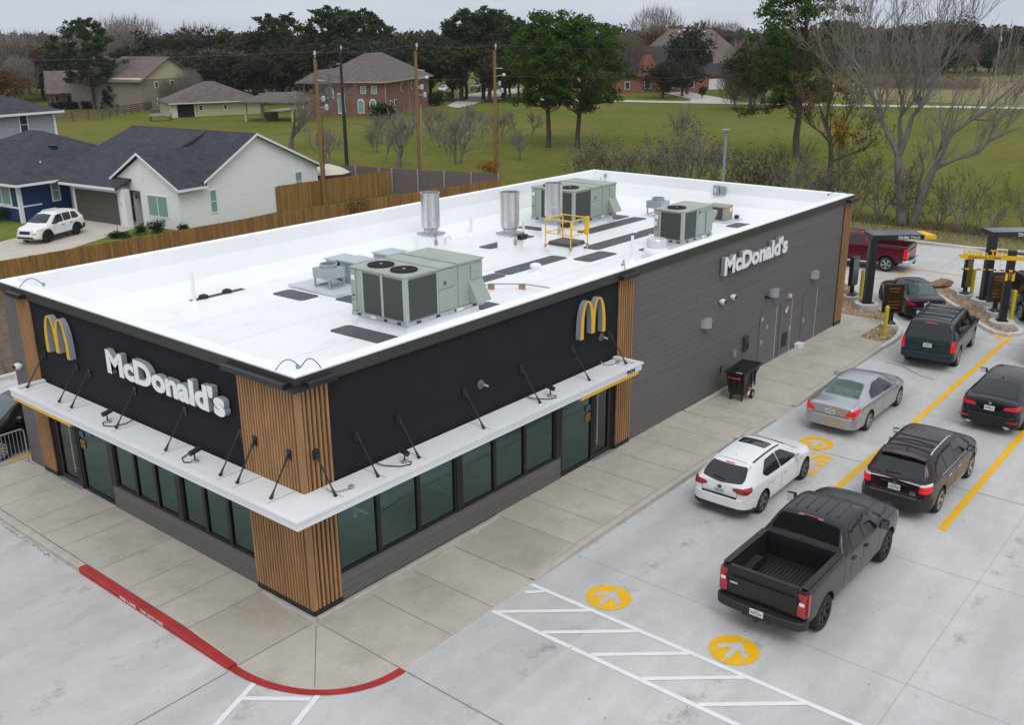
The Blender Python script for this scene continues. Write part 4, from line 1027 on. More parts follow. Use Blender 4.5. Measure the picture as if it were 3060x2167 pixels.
def arrow(x, y, r=.53):
    mb = MB(); n = 40
    C = [(x+r*math.cos(2*math.pi*k/n), y+r*math.sin(2*math.pi*k/n)) for k in range(n)]
    mb.flat(C, z)
    P = lambda u, v: (x+u*r, y+v*r)
    mb.flat([P(.62, 0), P(.50, .12), P(-.02, .66), P(-.22, .66), P(-.22, .5), P(.12, .13), P(-.62, .13), P(-.62, -.13), P(.12, -.13), P(-.22, -.5), P(-.22, -.66), P(-.02, -.66), P(.50, -.12)], z+.004, 1)
    for a in (0, 2.2, -2.2, 3.14):
        mb.strip(P(.62*math.cos(a), .62*math.sin(a)), P(1.0*math.cos(a), 1.0*math.sin(a)), .022, z+.005, 1)
    structure(mb.build('arrow_marking', [M_yline, M_lot]))
for x, y in ((4.89, -4.50), (4.87, -7.70), (16.38, -4.58), (13.92, -7.72)): arrow(x, y)
mb = MB()
text_mesh(mb, 'DRIVE', frame_M((14.85, -3.62, z), (0, -1, 0), (1, 0, 0)), 1, 0, bold=.045, width=1.84, height=.82)
text_mesh(mb, 'THRU', frame_M((13.92, -3.62, z), (0, -1, 0), (1, 0, 0)), 1, 0, bold=.045, width=1.84, height=.74)
structure(mb.build('lane_lettering', M_yline))
mb = MB()
for a, b in (((4.22, -2.76), (4.20, -14)), ((2.79, -2.78), (2.77, -14))): mb.strip(a, b, .12, z)
for k in range(9): mb.strip((2.84, -2.90-1.277*k), (4.17, -4.47-1.277*k), .115, z+.002)
mb.strip((3.84, -2.86), (4.17, -3.19), .115, z+.002)
structure(mb.build('hatched_walkway', M_wline))
mb = MB()
for a, b in (((-2.18, -.74), (-6.9, -2.6)), ((-1.56, -2.02), (-6.2, -3.85))): mb.strip(a, b, .12, z)
for k in range(4):
    q = 1.5*k; mb.strip((-2.62-q*.93, -.98-q*.37), (-1.80-q*.93, -2.02-q*.37), .115, z+.002)
structure(mb.build('hatched_walkway', M_wline))
mb = MB(); cp = [(25.69, -3.43), (25.62, -4.09), (25.2, -4.6), (24.88, -5.05), (24.77, -5.58)]
for a, b in zip(cp[:-1], cp[1:]): mb.strip(a, b, .05, z)
structure(mb.build('pavement_crack', mat('crack_brown', (.24, .21, .17), .95)))
# leaf litter blown against the kerb
rng = random.Random(5); mb = MB()
for k in range(260):
    u = rng.random(); a = rng.random()*6.28; s_ = rng.uniform(.012, .03)
    if u < .45: x, y = -2.31-abs(rng.gauss(0, .05)), rng.uniform(7.0, 11.5)
    elif u < .6: x, y = rng.uniform(6, 15), -2.79-abs(rng.gauss(0, .05))
    else: x, y = rng.uniform(-5, 24), rng.uniform(-14, -2.9)
    mb.add([(x+s_*math.cos(a), y+s_*math.sin(a), LZ+.012), (x-s_*.5*math.sin(a), y+s_*.5*math.cos(a), LZ+.02), (x-s_*math.cos(a), y-s_*math.sin(a), LZ+.012), (x+s_*.5*math.sin(a), y-s_*.5*math.cos(a), LZ+.02)], [(0, 1, 2, 3)])
tag(mb.build('leaf_litter', mat('dry_leaf', (.11, .075, .04), .9, var=.4, scale=9)), 'dry leaf litter scattered over the lot and along the kerbs', 'leaves', kind='stuff')
# river-stone beds
M_st = [mat('stone_tan', (.34, .235, .155), .85, var=.25, scale=6), mat('stone_buff', (.44, .34, .245), .85, var=.25, scale=6), mat('stone_rust', (.24, .13, .085), .85, var=.25, scale=6)]
bedA = [(30.95, .9), (30.95, -1.46), (29.9, -1.46), (27.85, -1.55), (27.75, -2.55), (28.3, -2.6), (29.3, -2.55), (30.2, -2.3), (31, -1.88), (32, -1.2), (33.2, -.15), (34.6, .95), (36.1, 2.15), (37.1, 3.0), (37.9, 4.2), (38.1, 6), (29.6, 6), (29.6, .9)]
bedB = isl[:-1]
mb = MB(); mb.flat(bedA, -.035); mb.flat(bedB, -.035); structure(mb.build('stone_bed', mat('bed_base', (.24, .165, .11), .95, var=.4, scale=12)))
def inside(x, y, P):
    c = False; j = len(P)-1
    for i in range(len(P)):
        if (P[i][1] > y) != (P[j][1] > y) and x < (P[j][0]-P[i][0])*(y-P[i][1])/(P[j][1]-P[i][1])+P[i][0]: c = not c
        j = i
    return c
mb = MB(); rng = random.Random(11)
def stone(x, y, r):
    a = rng.random()*6.28; ca, sa = math.cos(a), math.sin(a); rx, ry, rz_ = r*rng.uniform(.9, 1.6), r*rng.uniform(.6, 1), r*rng.uniform(.45, .75)
    vs = []
    for dx, dy, dz in ((1, 0, 0), (.3, .9, .1), (-.8, .5, 0), (-.8, -.5, .1), (.3, -.9, 0), (.25, .2, 1), (-.35, -.1, .9)):
        u, v = dx*rx, dy*ry; vs.append((x+u*ca-v*sa, y+u*sa+v*ca, -.034+dz*rz_))
    mb.add(vs, [(0, 1, 5), (1, 2, 6), (1, 6, 5), (2, 3, 6), (3, 4, 5), (3, 5, 6), (4, 0, 5)], rng.choice((0, 1, 1, 0, 2)))
for P, n_ in ((bedA, 2600), (bedB, 2600)):
    x0, x1 = min(q[0] for q in P), max(q[0] for q in P); y0, y1 = min(q[1] for q in P), min(4, max(q[1] for q in P)); k = 0
    while k < n_:
        x, y = rng.uniform(x0, x1), rng.uniform(y0, y1)
        if inside(x, y, P) and not (x < 29.6 and y > -.2): stone(x, y, rng.uniform(.035, .075)); k += 1
tag(mb.build('gravel', M_st), 'tan river stones filling the beds beside the drive-through lanes', 'gravel', kind='stuff')
# ================================================================== vehicles
def pchip(pts):
    X = [p[0] for p in pts]; Y = [p[1] for p in pts]; n = len(X)
    d = [(Y[i+1]-Y[i])/(X[i+1]-X[i]) for i in range(n-1)]
    mm = [d[0]]+[0 if d[i-1]*d[i] <= 0 else 2*d[i-1]*d[i]/(d[i-1]+d[i]) for i in range(1, n-1)]+[d[-1]]
    def f(x):
        if x <= X[0]: return Y[0]
        if x >= X[-1]: return Y[-1]
        i = 0
        while x > X[i+1]: i += 1
        h = X[i+1]-X[i]; t = (x-X[i])/h
        return (2*t**3-3*t*t+1)*Y[i]+(t**3-2*t*t+t)*h*mm[i]+(-2*t**3+3*t*t)*Y[i+1]+(t**3-t*t)*h*mm[i+1]
    return f
def bspline(P, k=4):
    out = [P[0]]; n = len(P)
    mid = lambda a, b: ((a[0]+b[0])/2, (a[1]+b[1])/2)
    for i in range(1, n-1):
        a = P[0] if i == 1 else mid(P[i-1], P[i]); b = P[n-1] if i == n-2 else mid(P[i], P[i+1]); c = P[i]
        for j in range(1, k+1):
            t = j/k; out.append(tuple((1-t)**2*a[q]+2*t*(1-t)*c[q]+t*t*b[q] for q in (0, 1)))
    return out
def rounded(poly, it=2, r=.05):
    if it == 1:
        o_ = []; n = len(poly)
        for i in range(n):
            p, a, b = poly[i], poly[i-1], poly[(i+1) % n]; la, lb = math.dist(p, a), math.dist(p, b); ka, kb = min(r, la*.3)/la, min(r, lb*.3)/lb
            A_, B_ = [(p[k]+(a[k]-p[k])*ka) for k in (0, 1)], [(p[k]+(b[k]-p[k])*kb) for k in (0, 1)]
            o_ += [tuple(A_), tuple((A_[k]+B_[k]+2*p[k])/4 for k in (0, 1)), tuple(B_)]
        return o_
    for _ in range(it):
        o_ = []
        for i in range(len(poly)):
            a, b = poly[i], poly[(i+1) % len(poly)]
            o_ += [(a[0]*.82+b[0]*.18, a[1]*.82+b[1]*.18), (a[0]*.18+b[0]*.82, a[1]*.18+b[1]*.82)]
        poly = o_
    return poly
class Proj:
    def __init__(s, me): s.bvh = BVHTree.FromPolygons([v.co for v in me.vertices], [p.vertices for p in me.polygons])
    def hit(s, u, v, mode):
        o_, d = {'L': ((u, 3, v), (0, -1, 0)), 'R': ((u, -3, v), (0, 1, 0)), 'rear': ((-2, u, v), (1, 0, 0)), 'front': ((9, u, v), (-1, 0, 0)), 'top': ((u, v, 4), (0, 0, -1))}[mode]
        loc, no, _, _ = s.bvh.ray_cast(Vector(o_), Vector(d))
        if loc is None:
            g = {'L': (u, .9, v), 'R': (u, -.9, v), 'rear': (.1, u, v), 'front': (4.5, u, v), 'top': (u, v, 1.2)}[mode]
            loc, no, _, _ = s.bvh.find_nearest(Vector(g))
        if no.dot(Vector(d)) > 0: no = -no
        return loc, no
    def patch(s, mb, poly, mode, off=.006, rnd=1, mi=0, rings=5, step=.07):
        if rnd: poly = rounded(poly, rnd)
        B = []
        for i in range(len(poly)):
            a, b = poly[i], poly[(i+1) % len(poly)]; n = max(1, int(math.dist(a, b)/step))
            B += [(a[0]+(b[0]-a[0])*k/n, a[1]+(b[1]-a[1])*k/n) for k in range(n)]
        cx = sum(p_[0] for p_ in B)/len(B); cy = sum(p_[1] for p_ in B)/len(B); N_ = len(B); o_ = len(mb.v)
        for r_ in range(-1, rings):
            t = 0 if r_ < 0 else r_/rings
            for u, v in B:
                l, no = s.hit(u+(cx-u)*t, v+(cy-v)*t, mode)
                mb.v.append(tuple(l+no*(-.02 if r_ < 0 else off)))
        l, no = s.hit(cx, cy, mode); mb.v.append(tuple(l+no*off))
        fl = mode in ('R', 'front')
        for r_ in range(rings):
            for j in range(N_):
                q = (o_+r_*N_+j, o_+r_*N_+(j+1) % N_, o_+(r_+1)*N_+(j+1) % N_, o_+(r_+1)*N_+j)
                mb.f.append(q); mb.m.append(mi)
        c = o_+(rings+1)*N_
        for j in range(N_): mb.f.append((o_+rings*N_+j, o_+rings*N_+(j+1) % N_, c)); mb.m.append(mi)
        return mb
    def seam(s, mb, pts, mode, wd=.011, off=.003):
        Q = []
        for i in range(len(pts)-1):
            a, b = pts[i], pts[i+1]; n = max(1, int(math.dist(a, b)/.12))
            Q += [(a[0]+(b[0]-a[0])*k/n, a[1]+(b[1]-a[1])*k/n) for k in range(n)]
        Q.append(pts[-1]); H = []
        for i, q in enumerate(Q):
            a, b = Q[max(0, i-1)], Q[min(len(Q)-1, i+1)]; L_ = math.dist(a, b) or 1; nx, ny = -(b[1]-a[1])/L_*wd/2, (b[0]-a[0])/L_*wd/2
            for sg in (-1, 1):
                l, no = s.hit(q[0]+sg*nx, q[1]+sg*ny, mode); H.append(tuple(l+no*off))
        o_ = len(mb.v); mb.v += H
        for i in range(len(Q)-1): mb.f.append((o_+2*i, o_+2*i+1, o_+2*i+3, o_+2*i+2)); mb.m.append(0)
def carpaint(name, c, metal=.0, rough=.28):
    return mat('paint_'+name, c, rough, metal=metal, coat=.35, spec=.35)
M_cg = mat('car_glass_dark', (.012, .015, .016), .05, spec=.6)
M_cgl = mat('car_glass_green', (.060, .105, .095), .07, spec=.7)
M_tail = mat('tail_lamp_red', (.34, .008, .012), .15, coat=.6)
M_lit = mat('tail_lamp_lit', (.50, .008, .010), .2, emit=.55)
M_chr = mat('chrome', (.72, .73, .75), .12, metal=1.0)
M_hl = mat('headlamp', (.60, .62, .64), .08, metal=.3, coat=.6)
M_trim = mat('black_trim', (.016, .017, .018), .55)
M_plate = mat('plate_white', (.66, .67, .66), .5)
M_ink = mat('plate_ink', (.03, .04, .10), .6)
M_amber = mat('amber_lamp', (.75, .28, .02), .3)
def wheel_meshes(wr, ww, spokes, rimmat, kind):
    t = MB(); rr = wr*(.70 if kind != 'truck' else .64)
    t.lathe([(rr, -ww/2+.02), (rr+.02, -ww/2), (wr-.045, -ww/2), (wr-.012, -ww/2+.025), (wr, -ww/2+.05), (wr, ww/2-.05), (wr-.012, ww/2-.025), (wr-.045, ww/2), (rr+.02, ww/2), (rr, ww/2-.02)], (0, 0, 0), 30, axis='y', cap=False)
    g = MB(); g.lathe([(rr*1.0, ww/2-.012), (rr*.94, ww/2-.012), (rr*.93, ww/2-.06), (.02, ww/2-.075)], (0, 0, 0), 30, 1, axis='y', cap=False)
    g.lathe([(rr*1.01, ww/2-.02), (rr*1.01, ww/2-.004), (rr*.92, ww/2-.006), (rr*.92, ww/2-.03)], (0, 0, 0), 30, axis='y', cap=False)
    for k in range(spokes):
        a = 2*math.pi*k/spokes; w0, w1 = (.055, .075) if spokes <= 6 else (.028, .035)
        for sg in ((-1, 1) if spokes <= 6 else (0,)):
            ca, sa = math.cos(a+sg*.11), math.sin(a+sg*.11); wk = w0*(.42 if sg else 1)
            def q(r_, s_, y): return (r_*ca-s_*sa, y, r_*sa+s_*ca)
            g.add([q(.05, -wk, ww/2-.035), q(.05, wk, ww/2-.035), q(rr*.93, wk*1.1, ww/2-.016), q(rr*.93, -wk*1.1, ww/2-.016), q(.05, -wk, ww/2-.07), q(.05, wk, ww/2-.07), q(rr*.93, wk*1.1, ww/2-.06), q(rr*.93, -wk*1.1, ww/2-.06)],
                  [(0, 1, 2, 3), (0, 4, 5, 1), (1, 5, 6, 2), (3, 2, 6, 7), (0, 3, 7, 4)], 0)
    g.lathe([(.075, ww/2-.07), (.07, ww/2-.025), (.03, ww/2-.015), (.002, ww/2-.014)], (0, 0, 0), 14, axis='y', cap=False)
    tm = t.mesh('wheel', RUBBER); tm.polygons.foreach_set('use_smooth', [True]*len(tm.polygons)); tm.set_sharp_from_angle(angle=R(40))
    gm = g.mesh('rim', [rimmat, mat('wheel_well_dark', (.012, .012, .012), .6)])
    return tm, gm
def bool_cut(ob, cutters):
    for c in cutters:
        md = ob.modifiers.new('cut', 'BOOLEAN'); md.operation = 'DIFFERENCE'; md.solver = 'EXACT'; md.object = c
        if hasattr(md, 'material_mode'): md.material_mode = 'TRANSFER'
    bpy.context.view_layer.update()
    me = bpy.data.meshes.new_from_object(ob.evaluated_get(bpy.context.evaluated_depsgraph_get()))
    ob.modifiers.clear(); old = ob.data; ob.data = me; me.name = ob.name
    bpy.data.meshes.remove(old)
    for c in cutters: cm = c.data; bpy.data.objects.remove(c); bpy.data.meshes.remove(cm)
    me.polygons.foreach_set('use_smooth', [True]*len(me.polygons)); me.set_sharp_from_angle(angle=R(35))
def vehicle(name, label, cat, S, place, group=None):
    L_, W_, wb, ro, wr = S['L'], S['W'], S['wb'], S['ro'], S['wr']; ww = S.get('ww', .225); hw = W_/2
    root = thing(name, label, cat, (0, 0, 0), 0, group)
    top, belt, plan, tw, zb_ = [pchip(S[k]) for k in ('top', 'belt', 'plan', 'tw', 'zb')]
    xs = set()
    for k in ('top', 'belt', 'plan', 'tw', 'zb'): xs |= {p_[0] for p_ in S[k]}
    xs |= {i*L_/70 for i in range(71)}; X = []
    for x in sorted(xs):
        if not X or x-X[-1] > .012: X.append(x)
    X[-1] = L_
    cr_ = S.get('crown', .03); rings = []
    for x in X:
        b, w_, zt, wt = zb_(x), plan(x), top(x), min(tw(x), plan(x)-.03); zl = min(belt(x), zt-.035); h = zl-b; d = min(.10, (zt-zl)*.35)
        sw = w_-S.get('shoulder', .045)
        if wt > sw-.01: wt = sw-.01
        P = [(0, b), (w_*.6, b), (w_-.07, b+.005), (w_-.02, b+.09*min(1, h*2)), (w_, b+.42*h), (w_-.004, b+.74*h), (w_-.016, zl-.03*min(1, h*3)), (sw, zl+.002), (sw+(wt-sw)*.38, zl+(zt-zl)*.4), (wt+.04*min(1, d*12), zt-d), (wt-.035, zt-d*.12), (wt*.55, zt+cr_*.65), (0, zt+cr_)]
        rings.append(bspline(P))
    K = len(rings[0]); mb = MB(); n2 = 2*(K-1)
    for x, r_ in zip(X, rings): mb.v += [(x, y, z_) for y, z_ in r_]+[(x, -y, z_) for y, z_ in r_[-2:0:-1]]
    for i in range(len(X)-1):
        for j in range(n2): mb.f.append((i*n2+j, i*n2+(j+1) % n2, (i+1)*n2+(j+1) % n2, (i+1)*n2+j)); mb.m.append(0)
    for i, fl in ((0, 0), (len(X)-1, 1)):
        zc = (zb_(X[i])+top(X[i]))/2; mb.v.append((X[i], 0, zc)); c = len(mb.v)-1
        for j in range(n2):
            q = (i*n2+(j+1) % n2, i*n2+j, c); mb.f.append(q[::-1] if fl else q); mb.m.append(0)
    mb.f = [f[::-1] for f in mb.f]
    body = mb.build('body', S['paint'], root, smooth=35)
    bm = bmesh.new(); bm.from_mesh(body.data); bmesh.ops.recalc_face_normals(bm, faces=bm.faces); bm.to_mesh(body.data); bm.free()
    P_ = Proj(body.data)
    # wheel houses (and the load bed) cut out of the body
    cutters = []
    dark = mat('wheel_house', (.010, .010, .011), .9)
    for xa in (ro, ro+wb):
        for sg in (-1, 1):
            c = MB(); c.lathe([(wr+S.get('arch', .05), -.26), (wr+S.get('arch', .05), .3)], (xa, sg*(hw-.06), wr+.015), 36, axis='y'); cutters.append(c.build('cutter', dark))
    if 'bed' in S:
        x0, x1, bw, fz = S['bed']; c = MB(); c.box(x0, -bw, fz, x1, bw, 2.4); cutters.append(c.build('cutter', S['liner']))
    if 'pocket' in S:
        poly, dep, pm = S['pocket']; c = MB(); q = rounded(poly, 1)
        lo = []; hi = []
        for u, v in q:
            l, no = P_.hit(u, v, 'top'); hi.append(tuple(l+no*.03)); lo.append(tuple(l-Vector((-.15, 0, dep))))
        n = len(q); c.add(hi+lo, [tuple(range(n)), tuple(range(2*n-1, n-1, -1))]+[(i, n+i, n+(i+1) % n, (i+1) % n) for i in range(n)])
        co = c.build('cutter', pm); bm = bmesh.new(); bm.from_mesh(co.data); bmesh.ops.triangulate(bm, faces=[f for f in bm.faces if len(f.verts) > 4]); bmesh.ops.recalc_face_normals(bm, faces=bm.faces); bm.to_mesh(co.data); bm.free(); cutters.append(co)
    bool_cut(body, cutters)
    # wheels
    tm, gm = wheel_meshes(wr, ww, S.get('spokes', 5), S['rim'], S.get('wk', 'car'))
    for xa in (ro, ro+wb):
        for sg in (1, -1):
            o_ = bpy.data.objects.new('wheel', tm); col.objects.link(o_); o_.parent = root; o_.location = (xa, sg*(hw-.015-ww/2), wr); o_.rotation_euler = (0, R(17*xa), 0 if sg > 0 else math.pi)
            g_ = bpy.data.objects.new('rim', gm); col.objects.link(g_); g_.parent = o_
    glass = S.get('glass', M_cg)
    for nm, mode, poly, *rest in S['glazing']:
        mt = rest[0] if rest else glass
        for md in (('L', 'R') if mode == 'side' else (mode,)):
            g = MB(); P_.patch(g, poly, md, S.get('goff', .007), 1); o_ = g.build(nm, mt, root, smooth=60)
    for nm, mt, items in S.get('decals', []):
        for grp in items:
            for sgn in ((1, -1) if grp[0] != 'one' else (0,)):
                g = MB()
                for mode, poly, *rest in grp[1:]:
                    md = mode; pl_ = poly
                    if mode == 'side': md = 'L' if sgn > 0 else 'R'
                    elif sgn < 0: pl_ = [((u if mode == 'top' else -u), (-v if mode == 'top' else v)) for u, v in poly]
                    P_.patch(g, pl_, md, rest[0] if rest else .012, rest[1] if len(rest) > 1 else 1, rings=3, step=.05)
                g.build(nm, mt, root, smooth=50)
    # panel gaps
    g = MB()
    for ln in S.get('seams', []):
        for md in ('L', 'R'): P_.seam(g, ln, md)
    for ln in S.get('rear_seams', []): P_.seam(g, ln, 'rear', .012)
    for ln in S.get('top_seams', []): P_.seam(g, ln, 'top', .010)
    if g.v: g.build('panel_gap', mat('gap_black', (.006, .006, .006), .9), root)
    for x, z_ in S.get('handles', []):
        for md, sg in (('L', 1), ('R', -1)):
            l, no = P_.hit(x, z_, md); g = MB(); g.box(l.x-.10, l.y-.012, z_-.016, l.x+.10, l.y+.042*sg, z_+.016); g.build('door_handle', S.get('handle_mat', S['paint']), root, bevel=.008)
    xm, zm, zs_ = S['mirror']
    for sg in (1, -1):
        l, no = P_.hit(xm, zm, 'L' if sg > 0 else 'R'); y = l.y+sg*.03
        g = MB(); k = zs_
        g.add([(xm-.05, y, zm), (xm-.05, y+sg*.06, zm-.02), (xm-.06, y+sg*.24, zm), (xm-.06, y+sg*.25, zm+.15*k), (xm-.05, y+sg*.05, zm+.15*k), (xm+.09, y, zm), (xm+.10, y+sg*.06, zm-.01), (xm+.06, y+sg*.20, zm+.01), (xm+.06, y+sg*.21, zm+.12*k), (xm+.08, y+sg*.05, zm+.13*k)],
              [(0, 1, 2, 3, 4)[::-sg], (5, 6, 7, 8, 9)[::sg], (0, 1, 6, 5)[::sg], (1, 2, 7, 6)[::sg], (2, 3, 8, 7)[::sg], (3, 4, 9, 8)[::sg], (4, 0, 5, 9)[::sg]])
        mo = g.build('door_mirror', S.get('mirror_mat', S['paint']), root, smooth=60, bevel=.015)
        g = MB(); g.add([(xm-.064, y+sg*.06, zm+.0), (xm-.072, y+sg*.225, zm+.015), (xm-.072, y+sg*.23, zm+.13*k), (xm-.064, y+sg*.065, zm+.13*k)], [(0, 1, 2, 3)[::-sg]]); g.build('mirror_glass', M_chr, mo)
    # bumpers
    for nm, mt, z0, z1, dep, ins, end in S.get('bumpers', []):
        g = MB(); w0 = plan(.35) if end == 'rear' else plan(L_-.35)
        half = [(.42, w0+.004), (.22, w0-.0), (.06, w0-.07-ins), (-dep*.6, w0-.22-ins), (-dep, w0-.45-ins), (-dep, 0)]
        half = half[:1]+bspline(half[1:], 3)
        pl_ = half+[(x, -y) for x, y in half[-2::-1]]
        if end == 'front': pl_ = [(L_-x, y) for x, y in pl_]
        g.prism(pl_, z0, z1); o_ = g.build(nm, mt, root, smooth=40); bv = o_.modifiers.new('bevel', 'BEVEL'); bv.width = .028; bv.segments = 3; bv.limit_method = 'ANGLE'; bv.angle_limit = R(50)
    # plate
    if 'plate' in S:
        z_, txt, xo_ = S['plate']; l, no = P_.hit(0, z_, 'rear'); x = min(l.x, 0)-xo_
        g = MB(); g.box(x-.012, -.155, z_-.078, x, .155, z_+.078); pl = g.build('number_plate', M_plate, root)
        g = MB(); text_mesh(g, txt, frame_M((x-.014, .125, z_-.045), (0, -1, 0), (0, 0, 1)), .1, .002, bold=.012, width=.25, height=.075); text_mesh(g, 'TEXAS', frame_M((x-.014, .05, z_+.045), (0, -1, 0), (0, 0, 1)), .03, .002, bold=.01, width=.10, height=.022); g.build('plate_text', M_ink, pl)
    if 'emblem' in S:
        z_, r_, mt = S['emblem']; l, no = P_.hit(0, z_, 'rear'); g = MB()
        M = frame_M(l+no*.012, (0, -1, 0), no.cross(Vector((0, -1, 0))))
        n = 18; g.extr([(r_*1.45*math.cos(2*math.pi*k/n), r_*math.sin(2*math.pi*k/n)) for k in range(n)], lambda u, v: M @ Vector((u, v, -.008)), lambda u, v: M @ Vector((u, v, .010))); g.build('emblem', mt, root)
    if 'antenna' in S:
        x = S['antenna']; l, no = P_.hit(x, 0, 'top'); g = MB(); g.add([(x-.09, -.02, l.z-.01), (x-.09, .02, l.z-.01), (x+.09, 0, l.z-.01), (x-.08, 0, l.z+.065)], [(0, 1, 3), (1, 2, 3), (2, 0, 3)]); g.build('antenna', S.get('ant_mat', S['paint']), root)
    if 'rails' in S:
        x0, x1, y, mt = S['rails']
        for sg in (1, -1):
            pts = []
            for k in range(9): x = x0+(x1-x0)*k/8; l, no = P_.hit(x, sg*y, 'top'); pts.append((x, sg*y, l.z+(.015 if k in (0, 8) else .06)))
            g = MB(); g.tube(pts, .024, 8); g.build('roof_rail', mt, root, smooth=50)
        for x in S.get('bars', []):
            pts = []
            for k in range(7): v = -y+2*y*k/6; l, no = P_.hit(x, 0, 'top'); pts.append((x, v, l.z+.055))
            g = MB(); g.tube(pts, .022, 6); g.build('roof_bar', M_trim, root, smooth=50)
    if S.get('wiper'):
        z0, z1, y0, y1 = S['wiper']; pts = []
        for k in range(6): l, no = P_.hit(y0+(y1-y0)*k/5, z0+(z1-z0)*k/5, 'rear'); pts.append(l+no*.03)
        g = MB(); g.tube(pts, [.022]+[.012]*5, 6); g.build('rear_wiper', M_trim, root)
    if 'extra' in S: S['extra'](root, P_)
    x, y, rz = place
    root.location = (x, y, LZ); root.rotation_euler = (0, 0, rz)
    return root
P = lambda *a: list(a)
alloy_dark = mat('dark_alloy', (.020, .021, .023), .35, metal=.4)
alloy = mat('silver_alloy', (.46, .47, .48), .3, metal=.7)
# ---- pickup profile (shared by the two trucks)
def pickup(paint, rim, liner, L_=5.74, W_=2.06):
    S = dict(L=L_, W=W_, wb=3.745, ro=1.04, wr=.415, ww=.28, arch=.075, spokes=6, wk='truck', paint=paint, rim=rim, liner=liner, crown=.025,
        top=P((0, 1.405), (1.93, 1.42), (1.985, 1.425), (2.02, 1.48), (2.36, 1.83), (2.48, 1.875), (2.75, 1.90), (3.3, 1.905), (3.62, 1.86), (4.42, 1.365), (4.55, 1.325), (5.2, 1.275), (5.60, 1.19), (L_, 1.05)),
        belt=P((0, 1.33), (1.9, 1.345), (2.1, 1.34), (4.3, 1.27), (5.3, 1.18), (L_, .95)),
        plan=P((0, .955), (.08, 1.005), (.5, 1.025), (3, 1.03), (5.0, 1.025), (5.45, .985), (5.66, .91), (L_, .80)),
        tw=P((0, .97), (1.9, .975), (2.0, .92), (2.36, .765), (2.6, .735), (3.5, .725), (4.42, .86), (5.3, .86), (L_, .70)),
        zb=P((0, .62), (.3, .52), (1, .46), (5.2, .42), (5.6, .40), (L_, .42)), shoulder=.03, bed=(.095, 1.90, .80, .86),
        glazing=[('rear_window', 'top', P((2.04, -.81), (2.04, .81), (2.34, .69), (2.34, -.69)), mat('privacy_glass', (.002, .002, .003), .12, spec=.12)), ('windscreen', 'top', P((3.70, -.66), (3.70, .66), (4.36, .78), (4.36, -.78))),
                 ('side_window', 'side', P((2.40, 1.40), (2.50, 1.76), (3.0, 1.80), (3.02, 1.38))), ('side_window', 'side', P((3.12, 1.375), (3.10, 1.80), (3.50, 1.77), (4.02, 1.36)))],
        seams=[[(1.97, .55), (1.97, 1.40)], [(2.32, .50), (2.32, 1.36)], [(3.06, .50), (3.06, 1.36)], [(4.08, .50), (4.10, 1.30)], [(2.32, .52), (4.08, .50)]],
        handles=[(2.48, 1.14), (3.22, 1.13)], mirror=(3.96, 1.30, 1.7), mirror_mat=M_trim if rim is alloy_dark else paint)
    return S
